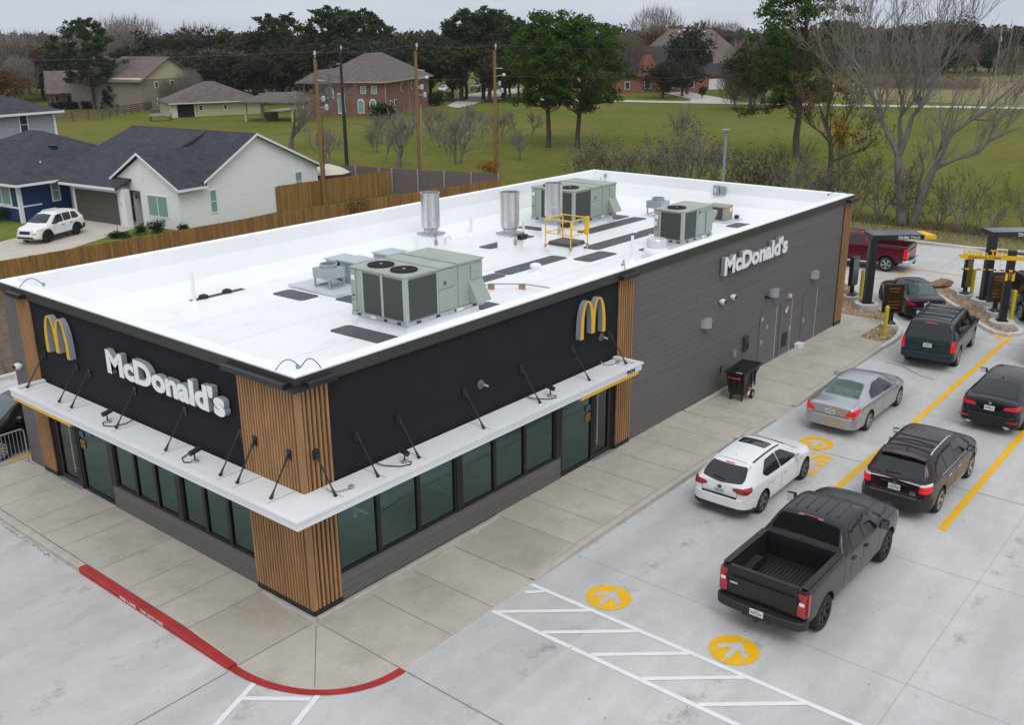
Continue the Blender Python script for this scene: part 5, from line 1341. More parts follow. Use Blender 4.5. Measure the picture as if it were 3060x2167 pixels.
def pickup_extra(lit, chrome):
    def f(root, P_):
        bx = M_chr if chrome else M_trim
        g = MB()    # step bumper
        half = [(.20, 1.015), (.03, 1.03), (-.10, .98), (-.17, .82), (-.19, .45), (-.19, 0)]; half = half[:1]+bspline(half[1:], 3)
        g.prism(half+[(x, -y) for x, y in half[-2::-1]], .50, .70); b = g.build('rear_bumper', bx, root, smooth=40, bevel=.03)
        g = MB(); g.box(-.195, -.33, .48, -.17, .33, .56); g.box(-.17, -.28, .701, 0, .28, .712); g.build('step_pad', M_trim, b)
        g = MB(); g.box(-.205, -.155, .555, -.194, .155, .70); pl = g.build('number_plate', M_plate, root)
        g = MB(); text_mesh(g, 'RXF-2216' if not chrome else 'KTB-4471', frame_M((-.207, .125, .585), (0, -1, 0), (0, 0, 1)), .1, .002, bold=.012, width=.25, height=.07); text_mesh(g, 'TEXAS', frame_M((-.207, .05, .672), (0, -1, 0), (0, 0, 1)), .03, .002, bold=.01, width=.1, height=.02); g.build('plate_text', M_ink, pl)
        g = MB(); g.tube([(.1, 0, .47), (-.22, 0, .45)], .05, 8); g.tube([(-.2, 0, .45), (-.2, 0, .53)], .04, 8); g.build('tow_hitch', M_trim, root)
        for sg in (1, -1):
            g = MB()
            prof = [(.985, .79), (.985, 1.31), (.80, 1.33), (.83, 1.22), (.875, 1.17), (.83, 1.10), (.80, 1.0), (.80, .80)]
            g.extr([(sg*u, v) for u, v in prof], lambda u, v: (-.022, u, v), lambda u, v: (.06, u, v), 0)
            g.box(.058, sg*.93, .80, .17, sg*1.018, 1.31, 0)
            t = g.build('tail_light', M_lit if lit else M_tail, root, bevel=.01)
            g = MB(); g.box(-.030, sg*.845, 1.06, -.022, sg*.955, 1.135); g.build('reverse_lamp', mat('reverse_white', (.75, .72, .74), .2), t)
        # high brake lamp, bed furniture
        g = MB(); l, no = P_.hit(2.40, 0, 'top'); g.box(2.345, -.29, l.z-.012, 2.42, .29, l.z+.022); h = g.build('brake_lamp', mat('brake_lamp_dim', (.15, .015, .018), .25), root, bevel=.012)
        g = MB(); g.box(2.338, -.29, l.z-.01, 2.346, -.17, l.z+.015); g.box(2.338, .17, l.z-.01, 2.346, .29, l.z+.015); g.build('cargo_lamp', M_hl, h)
        x0, x1, bw, fz = .095, 1.90, .80, .86
        g = MB()
        for k in range(17): y = -.72+k*.09; g.box(x0+.03, y-.022, fz+.001, x1-.02, y+.022, fz+.022)
        for sg in (1, -1):
            xa = 1.04; g.extr([(xa-.44, fz), (xa+.44, fz), (xa+.40, fz+.16), (xa+.25, fz+.24), (xa-.25, fz+.24), (xa-.40, fz+.16)], lambda u, v: (u, sg*.79, v), lambda u, v: (u, sg*.60, v))
        for k in range(20): y = -.76+k*.08; g.box(x1-.022, y-.018, fz+.05, x1-.001, y+.018, 1.33)
        g.build('bed_liner', mat('bed_liner_black', (.009, .009, .010), .6), root)
        g = MB()
        for sg in (1, -1): g.box(.06, sg*.815, 1.432, 1.95, sg*.965, 1.446)
        g.box(1.905, -.815, 1.43, 1.96, .815, 1.445); g.build('bed_rail_cap', M_trim, root, bevel=.01)
        g = MB(); g.box(-.012, -.78, 1.415, .085, .78, 1.444); g.build('tailgate_cap', M_trim, root, bevel=.012)
        g = MB(); g.box(-.008, -.78, .74, -.001, .78, .752); g.box(-.012, -.72, 1.20, -.001, .72, 1.235); g.box(-.008, -.79, .74, -.001, -.782, 1.40); g.box(-.008, .782, .74, -.001, .79, 1.40); g.build('tailgate_crease', S_gap(), root)
        g = MB(); g.box(-.016, -.78, .75, -.002, .78, 1.19); g.build('tailgate', S['paint'], root, bevel=.02)
        g = MB(); g.box(-.022, .56, 1.03, -.0165, .74, 1.065); g.build('badge', M_chr, root)
        g = MB()
        for y in (-.50, -.25, 0, .25, .50):
            l, no = P_.hit(3.0, y, 'top'); g.add([(2.62, y-.02, l.z-.002), (2.62, y+.02, l.z-.002), (3.45, y+.02, l.z-.002), (3.45, y-.02, l.z-.002), (2.70, y-.012, l.z+.016), (2.70, y+.012, l.z+.016), (3.38, y+.012, l.z+.014), (3.38, y-.012, l.z+.014)], [(4, 5, 6, 7), (0, 1, 5, 4), (1, 2, 6, 5), (2, 3, 7, 6), (3, 0, 4, 7)])
        g.build('roof_rib', S['paint'], root)
        g = MB(); P_.patch(g, P((4.52, -.52), (4.52, .52), (5.45, .44), (5.45, -.44)), 'top', .022, 1); g.build('bonnet_bulge', S['paint'], root, smooth=40)
        g = MB(); P_.seam(g, [(4.45, -.82), (5.55, -.80)], 'top'); P_.seam(g, [(4.45, .82), (5.55, .80)], 'top'); g.build('bonnet_gap', S_gap(), root)
        g = MB(); l, no = P_.hit(4.75, -.86, 'top'); g.tube([l, l+Vector((-.03, 0, .75))], .006, 5); g.build('aerial', M_trim, root)
        g = MB()
        for sg in (1, -1): P_.patch(g, [(5.40, 1.12), (5.40, .95), (5.70, .92), (5.70, 1.05)], 'L' if sg > 0 else 'R', .012, 1, rings=3)
        g.build('headlight', M_hl, root)
        if chrome:
            g = MB()
            for sg in (1, -1): g.tube([(1.9, sg*1.02, .46), (4.3, sg*1.03, .44)], .045, 8)
            g.build('side_step', M_chr, root, smooth=40)
    return f
def S_gap(): return mat('gap_black', (.006, .006, .006), .9)
S = pickup(carpaint('black', (.0055, .0055, .0072), .0, .25), alloy_dark, mat('bed_liner_black', (.009, .009, .010), .6)); S['extra'] = pickup_extra(False, False); S['handle_mat'] = M_trim
vehicle('pickup_truck', 'black crew-cab pickup truck with empty open bed in the foreground lane', 'pickup truck', S, (5.72, -7.84, 0))
S = pickup(carpaint('maroon', (.105, .006, .018), .3), alloy, mat('bed_liner_maroon', (.075, .006, .014), .4), 5.74, 2.02); S['extra'] = pickup_extra(True, True); S['spokes'] = 5
vehicle('pickup_truck', 'maroon pickup truck with chrome bumper passing behind the restaurant', 'pickup truck', S, (41.9, 1.12, R(95)))
# ---- white hatchback
def hatch(paint):
    return dict(L=4.46, W=1.775, wb=2.67, ro=.90, wr=.325, ww=.215, spokes=5, rim=mat('two_tone_alloy', (.16, .15, .15), .35, metal=.5), paint=paint, crown=.028,
        top=P((0, .93), (.03, .98), (.10, 1.02), (.60, 1.375), (.72, 1.425), (1.3, 1.465), (1.9, 1.475), (2.35, 1.44), (2.6, 1.38), (3.38, 1.0), (3.5, .965), (4.0, .88), (4.3, .78), (4.46, .62)),
        belt=P((0, .88), (.6, .98), (1.2, .96), (3.2, .88), (3.9, .80), (4.46, .5)),
        plan=P((0, .70), (.06, .77), (.25, .845), (.8, .88), (2.3, .8875), (3.6, .875), (4.1, .80), (4.35, .66), (4.46, .48)),
        tw=P((0, .64), (.1, .66), (.60, .565), (.8, .56), (2.2, .565), (2.6, .58), (3.38, .70), (4.0, .66), (4.46, .40)), zb=P((0, .36), (.3, .25), (1, .20), (3.8, .20), (4.46, .26)),
        glazing=[('rear_window', 'rear', P((-.57, 1.03), (-.60, 1.12), (-.51, 1.345), (.51, 1.345), (.60, 1.12), (.57, 1.03), (0, .99))), ('windscreen', 'top', P((2.52, -.52), (2.5, 0), (2.52, .52), (3.28, .64), (3.36, 0), (3.28, -.64))),
                 ('side_window', 'side', P((.92, 1.10), (1.30, 1.35), (1.86, 1.375), (1.90, .98), (1.10, 1.0))), ('side_window', 'side', P((1.94, .98), (1.90, 1.375), (2.25, 1.345), (2.95, 1.0), (2.9, .96)))],
        seams=[[(1.02, .62), (1.18, .98)], [(1.02, .62), (1.15, .40), (1.25, .30)], [(1.92, .28), (1.92, .98)], [(3.0, .30), (2.98, .95)], [(1.25, .28), (3.0, .28)]],
        rear_seams=[[(-.52, .95), (-.50, .66), (.50, .66), (.52, .95)]], top_seams=[[(.66, -.54), (.66, .54)], [(.5, -.55), (.66, -.54)]],
        handles=[(1.32, .80), (2.12, .79)], mirror=(2.86, .96, 1.0), handle_mat=M_chr,
        bumpers=[('rear_bumper', paint, .36, .63, .07, 0, 'rear'), ('rear_valance', M_trim, .245, .355, .055, .02, 'rear')],
        plate=(.765, 'SCW-5521', .01), emblem=(.875, .042, mat('badge_blue', (.05, .06, .08), .3)), antenna=.95, ant_mat=paint, wiper=(1.05, 1.07, -.06, .28),
        decals=[('tail_light', M_tail, [('mir', ('rear', P((.36, .86), (.40, .93), (.80, .965), (.80, .80), (.55, .79))), ('side', P((.02, .95), (.30, .97), (.22, .86), (.05, .80))))]),
                ('high_brake_lamp', M_lit, [('one', ('rear', P((-.13, 1.357), (-.13, 1.374), (.13, 1.374), (.13, 1.357)), .014, 0))]),
                ('sunroof', M_cg, [('one', ('top', P((1.72, -.40), (1.72, .40), (2.14, .42), (2.14, -.42))))]),
                ('roof_channel', M_trim, [('mir', ('top', P((.80, .505), (.80, .545), (2.35, .545), (2.35, .505)), .006, 0))]),
                ('tailgate_seal', M_trim, [('one', ('rear', P((-.50, .635), (-.50, .668), (.50, .668), (.50, .635)), .05, 0))]),
                ('rear_reflector', M_tail, [('mir', ('rear', P((.50, .30), (.50, .345), (.68, .345), (.68, .30)), .085, 0))]),
                ('headlight', M_hl, [('mir', ('side', P((4.0, .74), (3.95, .80), (4.28, .72), (4.38, .62))), ('front', P((.40, .62), (.38, .72), (.66, .78), (.68, .66))))])])
vehicle('hatchback', 'white hatchback with dark sunroof waiting beside the side pavement', 'car', hatch(carpaint('white', (.74, .75, .75), 0, .25)), (10.10, -4.50, 0))
# ---- sedans
def sedan(paint, rim, glass=M_cg, L_=4.93, W_=1.845, plate='BYT-7186', tail=M_lit):
    q = L_/4.93
    return dict(L=L_, W=W_, wb=2.80, ro=1.13*q, wr=.33, ww=.22, spokes=7, rim=rim, paint=paint, crown=.028, glass=glass,
        top=P((0, .96), (.04, 1.01), (.12, 1.035), (.72*q, 1.055), (.80*q, 1.075), (1.50*q, 1.385), (1.68*q, 1.43), (2.25*q, 1.465), (2.6*q, 1.44), (2.85*q, 1.385), (3.62*q, 1.02), (3.74*q, .985), (4.4*q, .89), (4.72*q, .78), (L_, .60)),
        belt=P((0, .93), (.7, .985), (1.3, .975), (3.5*q, .90), (4.3*q, .80), (L_, .48)),
        plan=P((0, .74), (.06, .80), (.25, .868), (.9, .905), (2.4, .9225), (4.0*q, .905), (4.5*q, .83), (4.8*q, .68), (L_, .5)),
        tw=P((0, .70), (.70*q, .70), (.80*q, .69), (1.5*q, .565), (1.8*q, .56), (2.6*q, .56), (2.85*q, .58), (3.62*q, .70), (4.4*q, .66), (L_, .42)), zb=P((0, .36), (.3, .26), (1, .20), (4.3*q, .20), (L_, .26)),
        glazing=[('rear_window', 'top', P((.80*q, -.60), (.765*q, 0), (.80*q, .60), (1.515*q, .50), (1.54*q, 0), (1.515*q, -.50))), ('windscreen', 'top', P((2.80*q, -.52), (2.77*q, 0), (2.80*q, .52), (3.53*q, .64), (3.62*q, 0), (3.53*q, -.64)), M_cg),
                 ('side_window', 'side', P((1.28*q, 1.03), (1.42*q, 1.20), (1.85*q, 1.37), (2.16*q, 1.385), (2.20*q, .995)), M_cg), ('side_window', 'side', P((2.24*q, .995), (2.20*q, 1.385), (2.55*q, 1.37), (3.2*q, 1.02), (3.15*q, .97)), M_cg)],
        seams=[[(1.30*q, .40), (1.38*q, .70), (1.40*q, .97)], [(2.22*q, .30), (2.22*q, .97)], [(3.27*q, .30), (3.25*q, .95)], [(1.4*q, .28), (3.27*q, .28)]],
        rear_seams=[[(-.62, .955), (-.58, .70), (.58, .70), (.62, .955)]], top_seams=[[(.12, -.66), (.74*q, -.66)], [(.12, .66), (.74*q, .66)], [(3.68*q, -.72), (4.6*q, -.62)], [(3.68*q, .72), (4.6*q, .62)]],
        handles=[(1.60*q, .80), (2.42*q, .79)], mirror=(3.05*q, .97, 1.0), bumpers=[('rear_bumper', paint, .30, .66, .075, 0, 'rear')],
        plate=(.80, plate, .012), emblem=(.925, .032, M_chr),
        decals=[('tail_light', tail, [('mir', ('rear', P((.47, .74), (.56, .865), (.82, .955), (.82, .76))), ('side', P((.02, .78), (.02, .94), (.40, 1.0), (.12, .78))))]),
                ('headlight', M_hl, [('mir', ('side', P((4.42*q, .70), (4.35*q, .80), (4.70*q, .74), (4.80*q, .62))), ('front', P((.42, .60), (.40, .72), (.70, .76), (.72, .62))))])])
S = sedan(carpaint('silver', (.43, .445, .47), .75, .32), alloy, glass_mat('sedan_rear_glass', (.52, .68, .64), (.8, .9, .9), .12)); S['handle_mat'] = M_chr
pm = mat('parcel_shelf', (.26, .30, .27), .8)
S['pocket'] = (P((.83, -.56), (.80, 0), (.83, .56), (1.50, .46), (1.52, 0), (1.50, -.46)), .30, pm)
def seats(root, P_):
    for y, w_, h in ((.36, .16, .20), (-.36, .16, .20), (0, .15, .13)):
        g = MB(); g.lathe([(.01, 0), (w_*.75, .01), (w_*.85, h*.5), (w_*.7, h*.92), (.01, h)], (1.34, y, .985), 12); g.v = [(1.34+(v[0]-1.34)*.5, v[1], v[2]) for v in g.v]; g.build('headrest', mat('seat_cloth', (.34, .37, .33), .9), root, smooth=60)
S['extra'] = seats
vehicle('sedan', 'silver sedan with pale green rear glass and lit brake lamps', 'car', S, (17.33, -4.55, 0))
S = sedan(carpaint('black2', (.0085, .0085, .0105), .25, .2), alloy_dark, M_cgl, 4.67, 1.81, 'RKJ-2045', M_tail); S['antenna'] = 1.62; S['wr'] = .335
S['bumpers'] = [('rear_bumper', S['paint'], .28, .66, .075, 0, 'rear')]
vehicle('sedan', 'black sedan turning round the corner at the menu board', 'car', S, (32.35, -2.80, R(36)))
# ---- big teal SUV
def big_suv(paint, rim, plate='VJL-6620'):
    return dict(L=5.13, W=2.0, wb=2.946, ro=1.13, wr=.395, ww=.265, arch=.06, spokes=6, rim=rim, paint=paint, crown=.028,
        top=P((0, 1.16), (.02, 1.24), (.05, 1.30), (.26, 1.80), (.34, 1.855), (.7, 1.885), (2.2, 1.895), (2.95, 1.86), (3.2, 1.80), (3.9, 1.27), (4.05, 1.22), (4.75, 1.14), (5.0, 1.06), (5.13, .92)),
        belt=P((0, 1.12), (.3, 1.18), (3.7, 1.13), (4.6, 1.04), (5.13, .8)),
        plan=P((0, .90), (.05, .945), (.25, .985), (1, 1.0), (4.2, 1.0), (4.8, .95), (5.0, .88), (5.13, .76)),
        tw=P((0, .86), (.05, .86), (.26, .745), (.5, .735), (3.0, .725), (3.2, .73), (3.9, .84), (4.8, .84), (5.13, .66)), zb=P((0, .52), (.3, .40), (1, .36), (4.6, .34), (5.13, .38)),
        glazing=[('rear_window', 'rear', P((-.80, 1.27), (-.80, 1.33), (-.70, 1.765), (.70, 1.765), (.80, 1.33), (.80, 1.27))), ('windscreen', 'top', P((3.24, -.64), (3.24, .64), (3.84, .76), (3.84, -.76))),
                 ('side_window', 'side', P((.42, 1.26), (.48, 1.72), (1.16, 1.76), (1.30, 1.24))), ('side_window', 'side', P((1.46, 1.235), (1.36, 1.76), (2.18, 1.77), (2.20, 1.22))), ('side_window', 'side', P((2.30, 1.22), (2.28, 1.77), (2.90, 1.74), (3.48, 1.22)))],
        seams=[[(1.32, .90), (1.40, 1.20)], [(1.62, .45), (1.45, .85)], [(2.25, .42), (2.25, 1.2)], [(3.42, .42), (3.45, 1.18)], [(1.65, .42), (3.42, .42)]],
        rear_seams=[[(-.80, 1.26), (-.80, .72), (.80, .72), (.80, 1.26)]], handles=[(1.62, 1.02), (2.42, 1.0)], mirror=(3.36, 1.24, 1.35), handle_mat=M_chr,
        bumpers=[('rear_bumper', paint, .44, .72, .10, -.04, 'rear')], plate=(.99, plate, .012), emblem=(1.135, .035, M_chr),
        rails=(.55, 2.9, .64, M_trim), bars=[.75, 1.35, 2.1],
        decals=[('tail_light', M_lit, [('mir', ('rear', P((.83, .80), (.83, 1.24), (.935, 1.24), (.935, .80))), ('side', P((.07, .82), (.07, 1.22), (.15, 1.22), (.17, .82))))]),
                ('high_brake_lamp', M_lit, [('one', ('rear', P((-.20, 1.785), (-.20, 1.815), (.20, 1.815), (.20, 1.785)), .03, 0))]),
                ('tailgate_trim', mat('teal_trim', (.03, .05, .055), .3), [('one', ('rear', P((-.42, 1.085), (-.42, 1.11), (.42, 1.11), (.42, 1.085)), .02, 0))]),
                ('headlight', M_hl, [('mir', ('side', P((4.70, .86), (4.70, 1.02), (5.02, .99), (5.05, .86))))])])
vehicle('suv', 'dark teal full-size SUV with lit brake lamps behind the yellow bollard', 'SUV', big_suv(carpaint('teal', (.016, .033, .040), .3), alloy), (25.72, -4.88, R(5.5)))
S = big_suv(carpaint('black3', (.008, .008, .009), .25, .2), alloy, 'LMB-3307'); 
def steps(root, P_):
    g = MB()
    for sg in (1, -1): g.box(1.55, sg*.92, .34, 3.6, sg*1.06, .40)
    g.build('side_step', M_chr, root, bevel=.015)
S['extra'] = steps
vehicle('suv', 'black full-size SUV with silver side step at the right edge behind the gateway post', 'SUV', S, (34.75, -7.35, R(30)))
# ---- midsize crossovers
def crossover(paint, rim, L_=4.785, W_=1.91, H_=1.735, plate='6Y5-7GF', tail=M_lit, lower=M_trim):
    q = L_/4.785; hq = H_/1.735
    z = lambda v: .35+(v-.35)*hq
    return dict(L=L_, W=W_, wb=2.79*q, ro=1.02*q, wr=.365, ww=.235, arch=.055, spokes=5, rim=rim, paint=paint, crown=.03,
        top=P((0, z(1.06)), (.03, z(1.11)), (.10, z(1.16)), (.50*q, z(1.60)), (.62*q, z(1.665)), (1.1*q, z(1.715)), (2.1*q, z(1.735)), (2.65*q, z(1.70)), (2.9*q, z(1.63)), (3.68*q, z(1.17)), (3.82*q, z(1.125)), (4.4*q, z(1.03)), (4.65*q, z(.93)), (L_, z(.76))),
        belt=P((0, z(1.03)), (.5, z(1.12)), (1.2, z(1.10)), (3.5*q, z(1.04)), (4.3*q, z(.95)), (L_, z(.68))),
        plan=P((0, W_*.405), (.06, W_*.435), (.25, W_*.475), (.9, W_*.495), (2.4, W_*.5), (3.9*q, W_*.493), (4.4*q, W_*.455), (4.66*q, W_*.385), (L_, W_*.30)),
        tw=P((0, .77), (.10, .75), (.50*q, .645), (.8*q, .635), (2.6*q, .63), (2.9*q, .64), (3.68*q, .76), (4.4*q, .72), (L_, .46)), zb=P((0, .42), (.3, .32), (1, .27), (4.2*q, .27), (L_, .32)),
        glazing=[('rear_window', 'rear', P((-.72, z(1.19)), (-.74, z(1.26)), (-.61, z(1.575)), (.61, z(1.575)), (.74, z(1.26)), (.72, z(1.19)), (0, z(1.14)))), ('windscreen', 'top', P((2.86*q, -.58), (2.83*q, 0), (2.86*q, .58), (3.58*q, .70), (3.68*q, 0), (3.58*q, -.70))),
                 ('side_window', 'side', P((.62*q, z(1.20)), (.80*q, z(1.56)), (1.22*q, z(1.60)), (1.34*q, z(1.155)), (.85*q, z(1.14)))), ('side_window', 'side', P((1.42*q, z(1.15)), (1.32*q, z(1.605)), (2.06*q, z(1.62)), (2.12*q, z(1.135)))), ('side_window', 'side', P((2.18*q, z(1.135)), (2.14*q, z(1.62)), (2.62*q, z(1.585)), (3.26*q, z(1.14)), (3.2*q, z(1.10))))],
        seams=[[(1.25*q, z(.82)), (1.36*q, z(1.1))], [(1.42*q, z(.45)), (1.25*q, z(.8))], [(2.15*q, z(.40)), (2.15*q, z(1.1))], [(3.22*q, z(.42)), (3.22*q, z(1.07))], [(1.45*q, z(.38)), (3.22*q, z(.38))]],
        rear_seams=[[(-.72, z(1.12)), (-.64, z(.68)), (.64, z(.68)), (.72, z(1.12))]], handles=[(1.52*q, z(.95)), (2.34*q, z(.94))], mirror=(3.08*q, z(1.13), 1.2),
        bumpers=[('rear_bumper', lower, z(.36), z(.70), .09, 0, 'rear'), ('front_bumper', paint, z(.40), z(.66), .05, .05, 'front')], plate=(z(.88), plate, .012), wiper=(z(1.20), z(1.22), .30, -.08),
        decals=[('tail_light', tail, [('mir', ('rear', P((.62, z(.86)), (.66, z(1.08)), (.86, z(1.09)), (.86, z(.86)))), ('side', P((.02, z(.86)), (.02, z(1.08)), (.30, z(1.09)), (.20, z(.88)))))]),
                ('headlight', M_hl, [('mir', ('side', P((4.30*q, z(.88)), (4.20*q, z(.97)), (4.55*q, z(.93)), (4.66*q, z(.84)))), ('front', P((.42, z(.80)), (.40, z(.90)), (.74, z(.94)), (.76, z(.84)))))]),
                ('wheel_arch_trim', M_trim, [])])
S = crossover(carpaint('plum', (.026, .010, .016), .35), alloy)
S['handle_mat'] = M_chr; S['rails'] = (.75, 2.35, .60, M_chr); S['bars'] = [1.0, 1.45]; S['antenna'] = .78; S['emblem'] = (1.04, .04, M_chr)
S['decals'] += [('chrome_bar', M_chr, [('one', ('rear', P((-.36, .975), (-.36, 1.01), (.36, 1.01), (.36, .975)), .03, 0))]), ('high_brake_lamp', M_lit, [('one', ('rear', P((-.16, 1.585), (-.16, 1.60), (.16, 1.60), (.16, 1.585)), .06, 0))]),
  ('bumper_strip', M_chr, [('one', ('rear', P((-.62, .70), (-.62, .722), (.62, .722), (.62, .70)), .10, 0))]), ('oval_badge', M_chr, [('one', ('rear', rounded(P((-.56, .88), (-.56, .76), (-.40, .76), (-.40, .88)), 2), .02, 0))]),
  ('lamp_crown', mat('clear_lamp', (.65, .65, .66), .15), [('mir', ('rear', P((.64, 1.045), (.665, 1.10), (.88, 1.10), (.88, 1.05)), .016), ('side', P((.0, 1.05), (.0, 1.105), (.32, 1.12), (.26, 1.06)), .016))]),
  ('window_strip', M_chr, [('mir', ('side', P((.95, 1.105), (.95, 1.122), (3.2, 1.095), (3.2, 1.078)), .010, 0))]), ('sill_strip', M_chr, [('mir', ('side', P((1.5, .40), (1.5, .43), (3.1, .43), (3.1, .40)), .016, 0))])]
def spoiler(root, P_):
    g = MB(); a = [P_.hit(.58, y, 'top')[0] for y in (-.60, -.3, 0, .3, .60)]
    g.v = [(.66, p_.y, p_.z+.012) for p_ in a]+[(.36-.05*(1-abs(p_.y)/.6), p_.y, p_.z+.015) for p_ in a]+[(.36-.05*(1-abs(p_.y)/.6), p_.y, p_.z-.03) for p_ in a]+[(.60, p_.y, p_.z-.05) for p_ in a]
    for r_ in range(3):
        for i in range(4): g.f.append((r_*5+i, r_*5+i+1, (r_+1)*5+i+1, (r_+1)*5+i)); g.m.append(0)
    g.add([], []); g.build('spoiler', S['paint'], root, smooth=40)
S['extra'] = spoiler
vehicle('crossover', 'dark plum crossover with silver roof rails ahead of the black pickup', 'SUV', S, (12.95, -8.12, 0))
S = crossover(carpaint('dkbrown', (.035, .014, .012), .3), alloy, 4.6, 1.86, 1.68, 'HNR-9012'); S['rails'] = (.75, 2.3, .60, M_trim)
vehicle('crossover', 'dark brown crossover mostly cut off by the right photo edge', 'SUV', S, (28.45, -8.55, 0))
S = crossover(carpaint('white2', (.76, .77, .77), 0, .25), alloy_dark, 4.65, 1.84, 1.69, 'DPT-2218', M_tail); S['mirror_mat'] = M_trim; S['handle_mat'] = M_trim
S['rails'] = (.8, 2.3, .60, WHITE)
S['decals'] += [('grille', M_trim, [('one', ('front', P((-.33, .60), (-.40, .84), (.40, .84), (.33, .60)), .03))]), ('lower_grille', M_trim, [('one', ('front', P((-.60, .38), (-.55, .50), (.55, .50), (.60, .38)), .06))]),
  ('fog_lamp', mat('fog', (.05, .05, .05), .3), [('mir', ('front', P((.50, .58), (.52, .70), (.74, .70), (.70, .60)), .02))]), ('grille_chrome', M_chr, [('mir', ('front', P((.36, .58), (.42, .86), (.47, .86), (.40, .56)), .036, 0))]),
  ('turn_lamp', M_amber, [('mir', ('side', P((4.02, .90), (4.0, .94), (4.14, .92), (4.14, .89)), .02, 0))]), ('wheel_arch', M_trim, [('mir', ('side', [(1.0+.475*math.cos(a), .37+.475*math.sin(a)) for a in [i*math.pi/14 for i in range(15)]]+[(1.0+.40*math.cos(a), .37+.40*math.sin(a)) for a in [i*math.pi/14 for i in range(14, -1, -1)]], .0, 0))])][:5]
def rogue_extra(root, P_):
    for xa in (S['ro'], S['ro']+S['wb']):
        for md, sg in (('L', 1), ('R', -1)):
            g = MB(); n = 18; rows = []
            for k in range(n+1):
                a = -.15+(math.pi+.3)*k/n; r0, r1 = .425, .50
                pa, pb = (xa+r0*math.cos(a), .38+r0*math.sin(a)), (xa+r1*math.cos(a), .38+r1*math.sin(a))
                y = S['W']*.5; rows += [(pa[0], sg*(y-.10), pa[1]), (pa[0], sg*(y+.012), pa[1]), (pb[0], sg*(y+.008), pb[1]), (pb[0], sg*(y-.06), pb[1])]
            g.v = rows
            for k in range(n):
                for j in range(3): g.f.append((4*k+j, 4*k+j+1, 4*k+5+j, 4*k+4+j)); g.m.append(0)
            g.build('wheel_arch', M_trim, root, smooth=40)
    g = MB()
    for sg in (1, -1): g.box(1.5, sg*.86, .27, 3.3, sg*.925, .42)
    g.build('side_sill', M_trim, root)
    g = MB(); g.box(4.66, -.16, .53, 4.69, .16, .63); g.build('front_plate', M_plate, root)
    g = MB(); g.lathe([(.075, 0), (.07, .012)], (4.645, 0, .73), 16, axis='x'); g.build('emblem', mat('badge_steel', (.18, .28, .34), .3, metal=.5), root)
S['extra'] = rogue_extra
rogue = vehicle('crossover', 'white crossover with black wheels parked on the house driveway', 'SUV', S, (19.75, 48.62, R(180+24)))
S = crossover(carpaint('black4', (.009, .009, .011), .25, .2), alloy, 4.75, 1.92, 1.70, 'GTF-1180', M_tail, carpaint('black4', (.009, .009, .011))); S['spokes'] = 12; S['glazing'][1] = (*S['glazing'][1][:3], M_cgl)
vehicle('crossover', 'black crossover with fine-spoked wheels leaving past the far left front corner', 'SUV', S, (3.28, 15.25, R(180)))
# ---- black fastback
q = 1.0; pb = carpaint('black5', (.010, .010, .013), .3, .2)
S = dict(L=5.0, W=1.90, wb=3.07, ro=1.02, wr=.35, ww=.245, spokes=10, rim=alloy_dark, paint=pb, crown=.03,
    top=P((0, 1.02), (.03, 1.08), (.10, 1.115), (.26, 1.14), (.34, 1.17), (.98, 1.43), (1.12, 1.465), (1.7, 1.535), (2.2, 1.55), (2.7, 1.51), (2.95, 1.44), (3.70, 1.08), (3.85, 1.04), (4.5, .94), (4.8, .82), (5.0, .64)),
    belt=P((0, .98), (.6, 1.05), (1.3, 1.04), (3.5, .96), (4.4, .86), (5.0, .5)), plan=P((0, .76), (.06, .82), (.25, .89), (.9, .935), (2.4, .95), (4.1, .93), (4.6, .84), (4.88, .68), (5, .5)),
    tw=P((0, .74), (.3, .72), (.98, .60), (1.3, .59), (2.7, .585), (2.95, .60), (3.7, .73), (4.5, .68), (5, .42)), zb=P((0, .34), (.3, .25), (1, .20), (4.4, .20), (5, .26)),
    glazing=[('rear_window', 'top', P((.36, -.62), (.33, 0), (.36, .62), (1.0, .53), (1.03, 0), (1.0, -.53))), ('windscreen', 'top', P((2.9, -.55), (2.87, 0), (2.9, .55), (3.62, .67), (3.70, 0), (3.62, -.67))),
             ('side_window', 'side', P((1.05, 1.12), (1.40, 1.40), (2.15, 1.45), (2.20, 1.06))), ('side_window', 'side', P((2.25, 1.06), (2.2, 1.45), (2.65, 1.42), (3.3, 1.08), (3.25, 1.02)))],
    seams=[[(1.3, .4), (1.38, 1.0)], [(2.22, .3), (2.22, 1.03)], [(3.35, .3), (3.32, 1.0)]], rear_seams=[[(-.60, 1.05), (-.58, .72), (.58, .72), (.60, 1.05)]], top_seams=[[(1.05, -.56), (1.05, .56)]],
    handles=[(1.55, .88), (2.45, .87)], mirror=(3.12, 1.03, 1.0), bumpers=[('rear_bumper', pb, .30, .66, .08, 0, 'rear')], plate=(.86, 'RJV-8316', .012), emblem=(1.02, .034, mat('badge_bw', (.25, .32, .40), .3)), antenna=1.35,
    decals=[('tail_light', mat('tail_lamp_glow', (.55, .01, .02), .2, emit=.25), [('mir', ('rear', P((.40, .87), (.46, .97), (.86, 1.02), (.86, .88))), ('side', P((.02, .89), (.02, 1.0), (.30, 1.04), (.16, .90))))]), ('rear_reflector', M_tail, [('mir', ('rear', P((.56, .49), (.56, .53), (.82, .53), (.82, .49)), .10, 0))]),
            ('tailpipe', M_chr, [('mir', ('rear', P((.48, .30), (.48, .36), (.66, .36), (.66, .30)), .11, 0))]), ('headlight', M_hl, [('mir', ('side', P((4.5, .74), (4.42, .84), (4.76, .78), (4.86, .66))))])])
vehicle('fastback_car', 'black fastback car with thin red tail lamps in the outer lane', 'car', S, (20.62, -8.46, 0))
